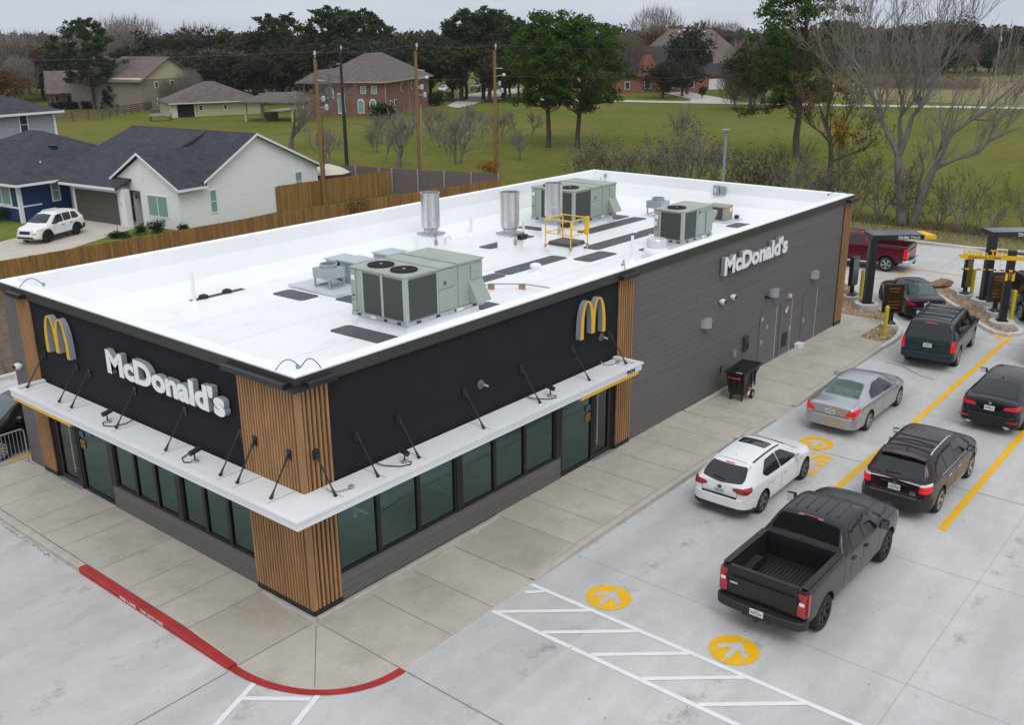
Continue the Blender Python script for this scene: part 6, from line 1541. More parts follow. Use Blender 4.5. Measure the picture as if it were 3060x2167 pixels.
# ================================================================== drive-through equipment and street things
M_post = mat('charcoal_post', (.016, .017, .020), .4, var=.1, scale=2)
M_ctop = mat('canopy_top_grey', (.10, .115, .13), .22)
M_pad_c = mat('round_footing', (.50, .49, .47), .85, var=.1, scale=4)
def footing(parent, r, h): mb = MB(); mb.lathe([(r, -.2), (r, h-.02), (r-.02, h), (.01, h)], (0, 0, 0), 28); mb.build('footing', M_pad_c, parent, smooth=40)
def baseplate(parent, z, s):
    mb = MB(); mb.box(-s, -s, z, s, s, z+.025)
    for a in (-1, 1):
        for b in (-1, 1): mb.lathe([(.022, .025), (.022, .08), (.005, .085)], (a*s*.8, b*s*.8, z), 8)
    mb.build('base_plate', M_post, parent)
def order_canopy(label, x, y, rz):
    t = thing('order_canopy', label, 'canopy', (x, y, 0), rz); footing(t, .55, .24); baseplate(t, .241, .27)
    mb = MB(); mb.box(-.17, -.17, .267, .17, .17, 3.215); mb.build('post', M_post, t, bevel=.012)
    mb = MB(); mb.box(-.15, -.24, 3.218, 2.20, .92, 3.43, 0); mb.box(-.12, -.21, 3.431, 2.17, .89, 3.437, 1); mb.build('roof_slab', [M_post, M_ctop], t)
    mb = MB(); mb.extr([(2.203, -.22), (2.75, -.22), (2.62, .88), (2.203, .88)], lambda u, v: (u, v, 3.232), lambda u, v: (u, v, 3.40)); mb.build('yellow_tip', YELLOW, t)
    mb = MB(); text_mesh(mb, 'Order', frame_M((1.02, -.2405, 3.285), (1, 0, 0), (0, 0, 1)), .1, .012, bold=.028, width=.50, height=.115); text_mesh(mb, 'Here', frame_M((1.60, -.2405, 3.285), (1, 0, 0), (0, 0, 1)), .1, .012, bold=.0, width=.40, height=.115)
    mb.box(1.0, -.25, 3.240, 2.02, -.2405, 3.253); mb.build('lettering', WHITEP, t)
    return t
ANG = math.atan2(-.76, .65)
order_canopy('charcoal order canopy with yellow tip beside the restaurant corner', 32.60, -.02, ANG)
order_canopy('charcoal order canopy standing in the stone island, cut by the right edge', 36.58, -4.05, ANG)
M_menu = NT('menu_screen_art')
def _menu(t):
    v = t.n('ShaderNodeTexVoronoi'); v.inputs['Scale'].default_value = 7; t.L(t.mapping((1, 1, 2.4)), v.inputs['Vector'])
    n = t.n('ShaderNodeTexNoise'); n.inputs['Scale'].default_value = 3; t.L(t.obj, n.inputs['Vector'])
    r = t.n('ShaderNodeValToRGB'); e = r.color_ramp.elements; e[0].position = .40; e[0].color = (.045, .028, .008, 1); e[1].position = .60; e[1].color = (.07, .008, .016, 1)
    x = e.new(.50); x.color = (.055, .040, .008, 1); t.L(n.outputs[0], r.inputs[0])
    t.L(t.mix(.35, r.outputs[0], v.outputs['Color'], 'MULTIPLY'), t.b.inputs['Base Color']); t.b.inputs['Roughness'].default_value = .12
_menu(M_menu); M_menu = M_menu.M
def menu_board(label, x, y, rz, w_, z0, z1, face):
    t = thing('menu_board', label, 'menu board', (x, y, 0), rz); footing(t, .36, .16); baseplate(t, .161, .19)
    mb = MB(); mb.box(-.09, -.06, .187, .09, .06, z0-.001); mb.lathe([(.20, .187), (.11, .30)], (0, 0, 0), 12); mb.build('post', M_post, t)
    mb = MB(); mb.box(-w_/2, -.09, z0, w_/2, .09, z1); mb.build('case', M_post, t, bevel=.012)
    mb = MB(); mb.box(-w_/2+.05, -.100, z0+.06, w_/2-.05, -.0905, z1-.06); s = mb.build('screen', face, t)
    if face is M_menu:
        mb = MB(); k = mat('menu_print', (.16, .11, .02), .5)
        for i, (u, h) in enumerate(((.60, .05), (.45, .035), (.0, 0), (.0, 0), (.5, .03), (.62, .03), (.55, .03))):
            if u: zz = z1-.16-i*(z1-z0-.25)/7; mb.box(-w_*u/2, -.104, zz-h, w_*u/2, -.1005, zz)
        mb.build('menu_lines', k, s)
    return t
gl_ = mat('screen_reflect', (.13, .15, .155), .06, spec=.9)
menu_board('slim grey menu board seen almost edge-on beside the restaurant back corner', 33.75, 1.15, R(-8), .62, .66, 2.05, gl_)
menu_board('dark menu board with dim yellow and red print behind the near yellow bollard', 30.12, -1.98, R(-52), .84, .66, 1.92, M_menu)
menu_board('slim dark menu board seen edge-on in the island left of the tall post', 37.38, -2.98, R(-18), .5, .47, 1.85, mat('menu_yellow', (.20, .15, .01), .2))
menu_board('dark menu board with dim yellow print half hidden behind the gateway post', 34.95, -4.95, R(-50), .84, .60, 1.95, M_menu)
M_bol = mat('bollard_yellow', (.58, .46, .015), .5, var=.08, scale=6)
def bollard(label, x, y):
    t = thing('bollard', label, 'bollard', (x, y, -.03), group='yellow bollards guarding the menu boards')
    mb = MB(); mb.lathe([(.085, 0), (.085, 1.30), (.078, 1.335), (.05, 1.36), (.005, 1.37)], (0, 0, 0), 18); mb.build('sleeve', M_bol, t, smooth=40)
    mb = MB(); mb.lathe([(.13, .0), (.10, .03)], (0, 0, 0), 16); mb.build('collar', M_pad_c, t)
bollard('yellow bollard closest to the building corner, left of the first canopy post', 34.36, .93); bollard('yellow bollard standing in front of the dim red menu board', 28.57, -2.30)
bollard('yellow bollard beside the edge-on board in the middle of the island', 37.70, -3.2); bollard('yellow bollard half hidden at the right side of the gateway post', 34.6, -5.75)
# clearance gateway
t = thing('clearance_gateway', 'charcoal post with yellow clearance beam reading Drive-Thru', 'gateway', (33.56, -5.62, 0), math.atan2(-.89, .45)); footing(t, .52, .15); baseplate(t, .151, .22)
mb = MB(); mb.box(-.15, -.15, .177, .15, .15, 3.28); mb.build('post', M_post, t, bevel=.012)
mb = MB(); mb.extr([(-2.22, 3.05), (-2.05, 2.87), (2.0, 2.87), (2.15, 3.05)], lambda u, v: (u, -.22, v), lambda u, v: (u, -.155, v)); mb.build('beam', YELLOW, t)
mb = MB(); text_mesh(mb, 'Drive - Thru', frame_M((-1.98, -.20, 3.052), (1, 0, 0), (0, 0, 1)), .2, .04, bold=.022, width=1.72, height=.235); mb.build('letters', YELLOW, t)
mb = MB(); text_mesh(mb, 'Clearance 9 Feet', frame_M((-1.78, -.2205, 2.905), (1, 0, 0), (0, 0, 1)), .1, .006, bold=.012, width=1.30, height=.115); mb.build('beam_text', BLACK, t)
bz = 2.42
mb = MB()
for i in range(11): mb.tube([(-1.98+i*.155, -.19, bz), (-1.98+(i+1)*.155, -.19, bz)], .028, 8, i % 2)
mb.build('height_bar', [BLACK, YELLOW], t)
mb = MB()
for u in (-1.85, -.45): mb.tube([(u, -.19, bz), (u, -.19, 2.87)], .006, 5)
mb.build('hanging_chain', STEEL, t)
mb = MB(); mb.box(-.19, -.172, 1.97, .19, -.152, 2.45, 0)
Y = lambda pl: mb.extr(pl, lambda u, v: (u, -.1725, v), lambda u, v: (u, -.178, v), 1)
Y([(-.09, 2.45), (.09, 2.45), (.05, 2.36), (-.05, 2.36)]); Y([(-.19, 1.97), (-.19, 2.36), (-.08, 2.22), (-.08, 1.97)]); Y([(.08, 1.97), (.08, 2.22), (.19, 2.36), (.19, 1.97)])
sg = mb.build('lane_sign', [BLACK, YELLOW], t)
mb = MB(); text_mesh(mb, 'Any Lane', frame_M((-.12, -.1785, 2.27), (1, 0, 0), (0, 0, 1)), .1, .004, bold=.01, width=.24, height=.05); text_mesh(mb, 'Any', frame_M((-.05, -.1785, 2.10), (1, 0, 0), (0, 0, 1)), .1, .004, bold=.01, width=.10, height=.05); text_mesh(mb, 'Time', frame_M((-.06, -.1785, 2.02), (1, 0, 0), (0, 0, 1)), .1, .004, bold=.01, width=.12, height=.05)
mb.extr([(-.05, 2.25), (0, 2.18), (.05, 2.25), (.02, 2.25), (0, 2.22), (-.02, 2.25)], lambda u, v: (u, -.1785, v), lambda u, v: (u, -.182, v)); mb.build('sign_text', YELLOW, sg)
# boulder
def boulder():
    rng = random.Random(4); bm = bmesh.new(); bmesh.ops.create_icosphere(bm, subdivisions=3, radius=1)
    planes = [(Vector((rng.gauss(0, 1), rng.gauss(0, 1), rng.gauss(0, .7))).normalized(), rng.uniform(.62, .85)) for _ in range(12)]
    for v in bm.verts:
        c = v.co.copy()
        for n_, d in planes:
            k = c.dot(n_)-d
            if k > 0: c -= n_*k
        v.co = Vector((c.x*.75, c.y*.42, c.z*.30))+Vector((rng.gauss(0, .012), rng.gauss(0, .012), rng.gauss(0, .012)))
    me = bpy.data.meshes.new('boulder'); bm.to_mesh(me); bm.free(); me.materials.append(mat('sandstone', (.26, .16, .075), .9, var=.4, scale=4, bump=.6, bscale=9, stretch=(1, 1, 3)))
    me.polygons.foreach_set('use_smooth', [True]*len(me.polygons)); me.set_sharp_from_angle(angle=R(25))
    o_ = bpy.data.objects.new('boulder', me); col.objects.link(o_); o_.location = (38.75, -1.42, .10); o_.rotation_euler = (0, 0, R(-40))
    tag(o_, 'rust brown sandstone boulder at the far end of the stone island', 'rock')
boulder()
# dark waste tilt cart
t = thing('waste_cart', 'black plastic waste tilt cart with red handle by the side wall', 'cart', (18.55, -.80, LZ+.006), R(4))
M_bin = mat('cart_plastic', (.0105, .0105, .0115), .38)
W0, W1 = .33, .36
def hull(y_, z_): pass
out_b = [(-.30, -.28), (.22, -.28), (.22, .28), (-.30, .28)]
prof = [(-.36, .24, .27, .24), (-.40, .30, .30, .40), (-.48, .58, .33, .80), (-.58, .92, .36, 1.10)]
mb = MB()
rows = []
for x0, x1, w_, zz in prof: rows.append([(x0, -w_, zz), (x1, -w_, zz), (x1, w_, zz), (x0, w_, zz)])
inn = [[(x0+.03, -w_+.03, zz+.03), (x1-.03, -w_+.03, zz+.03), (x1-.03, w_-.03, zz+.03), (x0+.03, w_-.03, zz+.03)] for x0, x1, w_, zz in prof[:-1]]+[[(x0+.03, -w_+.03, zz) for x0, x1, w_, zz in prof[-1:]]*0 or [(-.55, -.33, 1.10), (.89, -.33, 1.10), (.89, .33, 1.10), (-.55, .33, 1.10)]]
allr = rows+inn[::-1]
for r_ in allr: mb.v += r_
for i in range(len(allr)-1):
    for j in range(4): mb.f.append((4*i+j, 4*i+(j+1) % 4, 4*i+4+(j+1) % 4, 4*i+4+j)); mb.m.append(0)
mb.f += [(3, 2, 1, 0), tuple(4*(len(allr)-1)+j for j in range(4))]; mb.m += [0, 0]
mb.build('tub', M_bin, t, bevel=.02)
mb = MB()
for a, b in (((-.62, -.40, 1.085), (.96, -.34, 1.135)), ((-.62, .34, 1.085), (.96, .40, 1.135)), ((-.62, -.339, 1.085), (-.56, .339, 1.135)), ((.90, -.339, 1.085), (.96, .339, 1.135))): mb.box(*a, *b)
mb.build('rim', M_bin, t, bevel=.012)
mb = MB()
for y in (-.2, 0, .2): mb.extr([(-.515, .42), (-.62, 1.06), (-.60, 1.06), (-.49, .42)], lambda u, v, y=y: (u-.0, y-.03, v), lambda u, v, y=y: (u-.0, y+.03, v))
for x in (.05, .35): mb.box(x, -.385, .45, x+.06, -.345, 1.06); mb.box(x, .345, .45, x+.06, .385, 1.06)
mb.build('rib', M_bin, t)
mb = MB(); mb.tube([(-.62, .22, .96), (-.68, .2, .94), (-.68, -.2, .94), (-.62, -.22, .96)], .02, 8); mb.build('handle', mat('handle_red', (.50, .012, .02), .4), t, smooth=50)
for sg in (-1, 1):
    mb = MB(); mb.lathe([(.10, -.04), (.16, -.035), (.165, 0), (.16, .035), (.10, .04), (.02, .03)], (.24, sg*.35, .165), 22, axis='y'); w_ = mb.build('wheel', RUBBER, t, smooth=40)
    mb = MB(); mb.lathe([(.09, -.045), (.09, .045)], (.24, sg*.35, .165), 16, axis='y'); mb.build('hub', GREYP, w_)
    mb = MB(); mb.lathe([(.055, -.02), (.06, 0), (.055, .02)], (-.30, sg*.2, .06), 14, axis='y'); mb.box(-.33, sg*.2-.03, .06, -.27, sg*.2+.03, .25); mb.build('caster', M_bin, t)
mb = MB(); mb.box(-.12, -.37, .42, .0, -.352, .52); mb.build('orange_sticker', mat('sticker_orange', (.75, .16, .01), .5), t)
mb = MB(); mb.box(-.10, -.335, .20, .08, -.318, .34); mb.box(-.61, -.28, 1.136, -.57, -.05, 1.139); mb.build('white_sticker', WHITEP, t)
# crowd barrier
t = thing('crowd_barrier', 'galvanised crowd barrier closing off the far left end of the front pavement', 'barrier', (-.10, 13.27, 0), R(184))
M_gal = mat('barrier_galv', (.36, .40, .43), .45, metal=.35)
mb = MB(); r_ = .12
fr = [(0, 0, .02), (0, 0, .98)]+[(r_-r_*math.cos(a), 0, .98+r_*math.sin(a)) for a in [math.pi/2*k/4 for k in range(1, 5)]]+[(2.3-r_+r_*math.sin(a), 0, .98+r_*math.cos(a)) for a in [math.pi/2*k/4 for k in range(0, 5)]]+[(2.3, 0, .02)]
mb.tube(fr, .021, 8); mb.tube([(0, 0, .17), (2.3, 0, .17)], .019, 8); mb.build('frame', M_gal, t, smooth=50)
mb = MB()
for k in range(1, 20): x = 2.3*k/20; mb.tube([(x, 0, .17), (x, 0, 1.095)], .0075, 6)
mb.build('bars', M_gal, t)
for x in (.02, 2.28): mb = MB(); mb.tube([(x, -.3, .012), (x, .3, .012)], .02, 6); mb.tube([(x, 0, .012), (x, 0, .1)], .02, 6); mb.build('foot', M_gal, t)
# lot light pole
t = thing('light_pole', 'square grey car park light pole with flat lamp head behind the roof', 'street lamp', (50.4, 17.0, -.1))
mb = MB(); mb.box(-.075, -.075, .5, .075, .075, 5.9); mb.build('pole', mat('pole_grey', (.26, .31, .34), .5, metal=.2), t)
mb = MB(); mb.lathe([(.28, -.1), (.28, .5), (.01, .5)], (0, 0, 0), 18); mb.build('footing', M_pad_c, t)
mb = MB(); mb.box(-.45, -.2, 5.86, .30, .2, 5.98); mb.box(-.08, -.08, 5.80, .08, .08, 5.86); mb.build('lamp_head', mat('pole_grey', (.26, .31, .34)), t, bevel=.01)
# utility poles and wires
M_pole = wood_mat('pole_wood', (.235, .135, .050), .6, (6, 6, .25))
M_dpole = wood_mat('pole_dark', (.022, .022, .026), .7, (6, 6, .25))
POLES = [(36.9, 43.55, 10.9, M_pole, 'brown utility pole rising behind the white house gable'), (53.9, 60.4, 11.0, M_dpole, 'black weathered utility pole, the only dark one'),
         (47.05, 43.3, 11.3, M_pole, 'brown utility pole behind the middle of the roof edge with grey conduit'), (58.1, 44.4, 11.1, M_pole, 'brown utility pole above the yellow bush')]
tops = []
for i, (x, y, h, mt, l) in enumerate(POLES):
    t = thing('utility_pole', l, 'utility pole', (x, y, -.3))
    lean = (.0, 0)
    mb = MB(); mb.tube([(0, 0, 0), (0, 0, h)], [.19, .125], 12); mb.build('pole', mt, t, smooth=50)
    mb = MB(); mb.lathe([(.14, h-.05), (.14, h+.02), (.02, h+.06)], (0, 0, 0), 12); mb.build('cap', BLACK, t)
    mb = MB(); mb.lathe([(.03, 0), (.03, .2), (.09, .22), (.10, .30), (.07, .34), (.09, .38), (.06, .48), (.02, .5)], (.12 if i else -.02, -.05, h+.02), 10); mb.build('insulator', mat('insulator_grey', (.50, .56, .62), .3), t, smooth=50)
    mb = MB()
    if i != 1:
        mb.box(-.05, -.9, h-1.6, .05, .1, h-1.52)
        for k, zz in enumerate((h-3.1, h-3.7)): mb.lathe([(.12, 0), (.14, .05), (.14, .34), (.08, .42)], (.30, -.30-.3*k, zz), 10); mb.tube([(0, 0, zz+.2), (.3, -.3-.3*k, zz+.2)], .03, 6)
    else: mb.box(-.5, -.04, h-1.2, .0, .04, h-1.12)
    mb.build('bracket', mat('hardware_grey', (.40, .45, .50), .45), t)
    mb = MB(); mb.tube([(.1, -.14, .4), (.1, -.14, h*.45), (.16, -.16, h*.5), (.20, -.2, h*.62)], .04 if i == 2 else .02, 6); mb.build('riser', GREYP if i == 2 else BLACK, t)
    if i >= 2:
        mb = MB(); mb.tube([(0, 0, h-2.3), (.5, -.45, h-2.15)], .025, 6); s0 = len(mb.v); mb.lathe([(.02, -.16), (.14, -.10), (.17, .0), (.10, .12), (.02, .15)], (.62, -.55, h-2.15), 12); mb.build('yard_lamp', mat('lamp_white', (.58, .62, .66), .35), t, smooth=50)
    tops.append(Vector((x+(.12 if i else 0), y-.05, -.3+h+.45)))
def wire(label, A_, B_, sag, r=.012, n=14):
    A_, B_ = Vector(A_), Vector(B_); mb = MB(); mb.tube([A_+(B_-A_)*k/n-Vector((0, 0, sag*4*(k/n)*(1-k/n))) for k in range(n+1)], r, 5)
    tag(mb.build('overhead_wire', mat('wire_grey', (.10, .10, .10), .6), smooth=60), label, 'wire', 'overhead wires between the utility poles')
wire('overhead wire running left from the pole above the white house', (-20, 52, 12.2), tops[0], .6)
wire('overhead wire between the white-house pole and the dark pole', tops[0], tops[1], .3); wire('top overhead wire from the white-house pole to the middle brown pole', tops[0], tops[2], .25)
wire('sagging overhead wire from the dark pole to the middle brown pole', tops[1], tops[2], .9); wire('top overhead wire between the two right brown poles', tops[2], tops[3], .25)
wire('top overhead wire running right across the pines', tops[3], (150, 46, 11.5), 1.2); wire('top overhead wire running right in front of the bare tree', (58.1, 44.4, 8.6), (150, 44, 7.9), 1.2)
wire('lower overhead wire between the two right brown poles', (47.05, 43.3, 8.8), (58.1, 44.4, 8.6), .2); wire('lower overhead wire across the brick house', (36.9, 43.5, 8.7), (47.05, 43.3, 8.8), .2)
wire('sagging black service cable crossing the field behind the house', (30, 52, 4.6), (44, 48, 5.3), .3, .022); wire('sagging black service cable between poles over the orchard', (44, 48, 5.3), (62, 40, 1.9), .5, .022)
wire('low black cable strung through the thicket behind the lot', (53.2, 34, 1.9), (53.4, -14, 1.75), .5, .022)
# ================================================================== houses and fences
M_sidw = boards('white_lap_siding', (.82, .825, .835), 3.6, .17, .78, .010, .6, .02, .3)
M_sidb = boards('blue_lap_siding', (.012, .040, .135), 3.6, .17, .55, .010, .6, .05, .3)
M_sidg = boards('pale_grey_siding', (.36, .385, .40), 3.6, .18, .7, .012, .6, .03, .3)
M_sidc = boards('cream_siding', (.47, .43, .27), 3.6, .2, .75, .012, .7, .03, .3)
M_sidt = boards('taupe_siding', (.235, .20, .165), 3.6, .2, .8, .012, .8, .04, .3)
M_roofd = shingles('charcoal_shingles', (.040, .043, .058))
M_roofb = shingles('brown_shingles', (.150, .118, .105))
M_roofg = shingles('grey_brown_shingles', (.125, .105, .098))
M_brick = brickwall('red_brick', (.19, .085, .060))
M_trimw = mat('white_trim', (.78, .785, .80), .5)
M_win = mat('house_glass', (.035, .055, .055), .06, spec=.7)
M_win2 = mat('house_glass_blind', (.22, .34, .31), .25, spec=.6)
def hpart(parent, name, mb, mats, **k): return mb.build(name, mats, parent, **k)
def slab_roof(mb, P4, th=.14):
    """sloped roof plane from corner points (counter-clockwise seen from above), given thickness downwards"""
    n = len(P4); v = [tuple(p_) for p_ in P4]+[(p_[0], p_[1], p_[2]-th) for p_ in P4]
    mb.add(v, [tuple(range(n)), tuple(range(2*n-1, n-1, -1))]+[(i, n+i, n+(i+1) % n, (i+1) % n) for i in range(n)])
def hip(mb, x0, y0, x1, y1, ze, zr, ins):
    """hip roof with ridge along the longer side"""
    if x1-x0 >= y1-y0: a, b = (x0+ins, (y0+y1)/2, zr), (x1-ins, (y0+y1)/2, zr)
    else: a, b = ((x0+x1)/2, y0+ins, zr), ((x0+x1)/2, y1-ins, zr)
    c = [(x0, y0, ze), (x1, y0, ze), (x1, y1, ze), (x0, y1, ze)]
    if x1-x0 >= y1-y0: fs = [[c[0], c[1], b, a], [c[1], c[2], b], [c[2], c[3], a, b], [c[3], c[0], a]]
    else: fs = [[c[0], c[1], a], [c[1], c[2], b, a], [c[2], c[3], b], [c[3], c[0], a, b]]
    for f in fs: mb.add(f, [tuple(range(len(f)))])
    mb.add([(x, y, z-.16) for x, y, z in c]+c, [(3, 2, 1, 0)]+[(i, (i+1) % 4, 4+(i+1) % 4, 4+i) for i in range(4)])
def hwin(parent, pos, w_, h, side, glass=None, bars=1, fr=.09, arch=False):
    """window on a wall facing local -x ('x') or -y ('y'); pos = (along, wall coordinate, sill)"""
    a, c, z = pos
    def M_(u, d, v): return (c-d, a+u, v) if side == 'x' else (a+u, c-d, v)
    def bx(mb, u0, v0, u1, v1, d0, d1): p_, q_ = M_(u0, d0, v0), M_(u1, d1, v1); mb.box(*p_, *q_)
    mb = MB(); bx(mb, -fr, z-fr, 0, z+h+fr, .0, .05); bx(mb, w_, z-fr, w_+fr, z+h+fr, 0, .05); bx(mb, 0, z-fr, w_, z, 0, .05); bx(mb, 0, z+h, w_, z+h+fr, 0, .05)
    if bars == 1: bx(mb, 0, z+h*.5-.025, w_, z+h*.5+.025, .0, .035)
    if bars == 2: bx(mb, w_*.5-.025, z, w_*.5+.025, z+h, 0, .035)
    f = hpart(parent, 'window', mb, M_trimw)
    mb = MB(); bx(mb, 0, z, w_, z+h, .004, .02); hpart(f, 'pane', mb, glass or M_win); return f
# ---- white house
wh = thing('house', 'white boarded single-storey house with charcoal roof and garage door', 'house', (24.4, 43.1, 0), R(7.3))
mb = MB(); mb.box(1.9, 0, -.4, 13.1, 12.9, 2.80); mb.box(0, 5, -.4, 1.899, 12.9, 2.5); mb.extr([(1.9, 2.80), (13.1, 2.80), (6.9, 5.50)], lambda u, v: (u, 0, v), lambda u, v: (u, 12.9, v))
mb.box(-1.0, 5.2, -.4, -.001, 10.2, 2.45)
mb.extr([(0.0, 2.60), (6.9, 2.60), (3.42, 4.55)], lambda u, v: (-.22, u, v), lambda u, v: (2.5, u, v)); mb.box(-.22, .002, -.4, 1.899, 3.75, 2.60); mb.box(-.22, 3.75, 2.20, -.001, 6.9, 2.60)
hpart(wh, 'wall', mb, M_sidw)
mb = MB()
slab_roof(mb, [(1.75, -.35, 2.86), (6.9, -.35, 5.66), (6.9, 4.6, 5.66), (1.75, 4.6, 2.86)]); slab_roof(mb, [(-1.55, 4.601, 2.50), (6.9, 4.601, 5.66), (6.9, 13.2, 5.66), (-1.55, 13.2, 2.50)]); slab_roof(mb, [(6.9, -.35, 5.66), (13.5, -.35, 2.68), (13.5, 13.2, 2.68), (6.9, 13.2, 5.66)])

slab_roof(mb, [(-.5, -.45, 2.60), (1.9, -.45, 2.60), (5.6, 3.42, 4.82), (-.5, 3.42, 4.82)]); slab_roof(mb, [(-.5, 3.42, 4.82), (5.6, 3.42, 4.82), (3.4, 7.3, 2.54), (-.5, 7.3, 2.54)])
rf = hpart(wh, 'roof', mb, M_roofd)
mb = MB()
def board(mb, p0, p1, h, t_, ax):
    (a0, z0), (a1, z1) = p0, p1
    f = (lambda u, v, d: (d, u, v)) if ax == 'x' else (lambda u, v, d: (u, d, v))
    return f
def rake(mb, a0, z0, a1, z1, d0, d1, side, h=.17):
    pl_ = [(a0, z0-h), (a1, z1-h), (a1, z1), (a0, z0)]
    if side == 'x': mb.extr(pl_, lambda u, v: (d0, u, v), lambda u, v: (d1, u, v))
    else: mb.extr(pl_, lambda u, v: (u, d0, v), lambda u, v: (u, d1, v))
rake(mb, 1.75, 2.86, 6.9, 5.66, -.38, -.352, 'y'); mb.box(-.5, -.50, 2.44, 2.0, -.452, 2.60); rake(mb, 6.9, 5.66, 13.5, 2.68, -.38, -.352, 'y')
rake(mb, -.45, 2.60, 3.42, 4.82, -.53, -.502, 'x'); rake(mb, 3.42, 4.82, 7.3, 2.54, -.53, -.502, 'x')
mb.box(-1.62, 4.7, 2.34, -1.552, 10.9, 2.50)
hpart(wh, 'fascia_board', mb, M_trimw)
boxes('corner_trim', M_trimw, (-.26, -.04, -.3, .06, .1, 2.6), (-1.04, 10.1, -.3, -.9, 10.24, 2.4), (-1.05, 4.9, -.4, -.72, 5.2, 2.42), (-.26, 3.70, -.3, -.1, 3.80, 2.2), parent=wh)
mb = MB(); mb.box(-1.15, 4.35, -.35, -.70, 4.80, 2.35); mb.box(-1.1, 4.4, -.42, -.2, 4.9, -.30); hpart(wh, 'porch_post', mb, M_trimw)
mb = MB(); mb.box(-1.03, 5.25, -.3, -1.001, 9.95, 2.06); g_ = hpart(wh, 'garage_door', mb, mat('garage_brown', (.085, .075, .068), .6))
mb = MB()
for zz in (.25, .78, 1.31, 1.84): mb.box(-1.036, 5.25, zz, -1.0305, 9.95, zz+.018)
hpart(g_, 'panel_line', mb, mat('garage_line', (.04, .035, .032), .7))
mb = MB(); mb.box(-1.05, 5.10, -.3, -1.001, 5.24, 2.2); mb.box(-1.05, 9.96, -.3, -1.001, 10.09, 2.2); mb.box(-1.05, 5.24, 2.07, -1.001, 9.96, 2.2); hpart(g_, 'frame', mb, M_trimw)
mb = MB(); mb.box(-.05, 4.95, .0, -.003, 5.15, 2.1); d_ = hpart(wh, 'front_door', mb, mat('door_dark', (.03, .03, .035), .4)); mb = MB(); mb.box(-.09, 4.97, .95, -.051, 5.0, 1.1); hpart(d_, 'handle', mb, STEEL)
hwin(wh, (1.15, -.22, .62), 1.95, 1.35, 'x', M_win2, 2)
hwin(wh, (2.45, 0, .68), .50, 1.45, 'y', M_win2); hwin(wh, (10.7, 0, 1.10), .62, 1.30, 'y', M_win2)
mb = MB(); mb.box(-.26, 3.28, 2.95, -.222, 3.56, 3.6); hpart(wh, 'gable_vent', mb, M_trimw)
mb = MB(); mb.lathe([(.05, -.25), (.09, -.1), (.03, 0)], (-.3, 4.2, 1.95), 8); hpart(wh, 'porch_lamp', mb, BLACK)
mb = MB(); text_mesh(mb, '288', frame_M((-1.152, 4.70, 1.5), (0, 0, -1), (0, 1, 0)), .14, .01, bold=.01); hpart(wh, 'door_number', mb, BLACK)
# ---- blue house
bh = thing('house', 'deep blue boarded house with white trim and hip roof cut by the left edge', 'house', (24.4, 43.1, 0), R(7.3))
mb = MB(); mb.box(-3.97, 12.05, -.4, 8, 25, 2.62); hpart(bh, 'wall', mb, M_sidb)
mb = MB(); hip(mb, -4.5, 11.35, 8.6, 25.5, 2.62, 5.45, 6.2); hpart(bh, 'roof', mb, M_roofd)
mb = MB(); mb.box(-4.04, 11.98, -.3, -3.80, 12.22, 2.6); mb.box(-4.1, 11.92, -.42, -3.74, 12.28, -.25); mb.box(-3.80, 12.01, .92, -2.35, 12.049, 1.02); mb.box(-4.02, 12.22, .82, -3.971, 15.5, .95); mb.box(7.9, 12.0, -.3, 8.02, 12.1, 2.6); mb.box(-3.2, 11.97, 2.52, -1.6, 12.04, 2.6)
mb.box(-4.58, 11.3, 2.44, -4.502, 25.5, 2.60); mb.box(-4.58, 11.22, 2.44, 8.6, 11.30, 2.60); hpart(bh, 'trim', mb, M_trimw)
hwin(bh, (-1.42, 12.05, 1.10), .50, 1.40, 'y', M_win2); hwin(bh, (13.05, -3.97, 1.05), 2.2, 1.3, 'x', M_win2, 2)
for x, y, z in ((1.2, 15.2, 4.45), (-1.4, 13.9, 3.25)):
    mb = MB(); mb.box(x-.2, y-.25, z-.2, x+.2, y+.25, z+.12); hpart(bh, 'roof_vent', mb, BLACK)
mb = MB(); mb.lathe([(.06, -.2), (.06, .45)], (-1.0, 13.6, 3.3), 8); hpart(bh, 'vent_pipe', mb, WHITEP)
# ---- grey two-storey house
gh = thing('house', 'pale grey two-storey house with charcoal hip roof behind the blue house', 'house', (24.4, 43.1, 0), R(7.3))
mb = MB(); mb.box(-6, 25.2, -.4, 8.2, 36, 6.3); hpart(gh, 'wall', mb, M_sidg)
mb = MB(); hip(mb, -6.5, 24.7, 8.75, 36.5, 6.32, 8.6, 5.5); hpart(gh, 'roof', mb, M_roofd)
mb = MB(); mb.box(-6.6, 24.6, 6.12, 8.85, 24.69, 6.3); mb.box(8.05, 25.12, 0, 8.25, 25.3, 6.1); hpart(gh, 'trim', mb, M_trimw)
hwin(gh, (5.05, 25.2, 4.62), .62, 1.45, 'y'); hwin(gh, (.2, 25.2, 4.62), 1.2, 1.45, 'y')
# ---- long cream-gabled house far left
def xyrot(a, b): return math.atan2(b[1]-a[1], b[0]-a[0])
lh = thing('house', 'long two-storey taupe house with cream gable end and brown roof', 'house', (96.3, 149.8, 0), R(192))
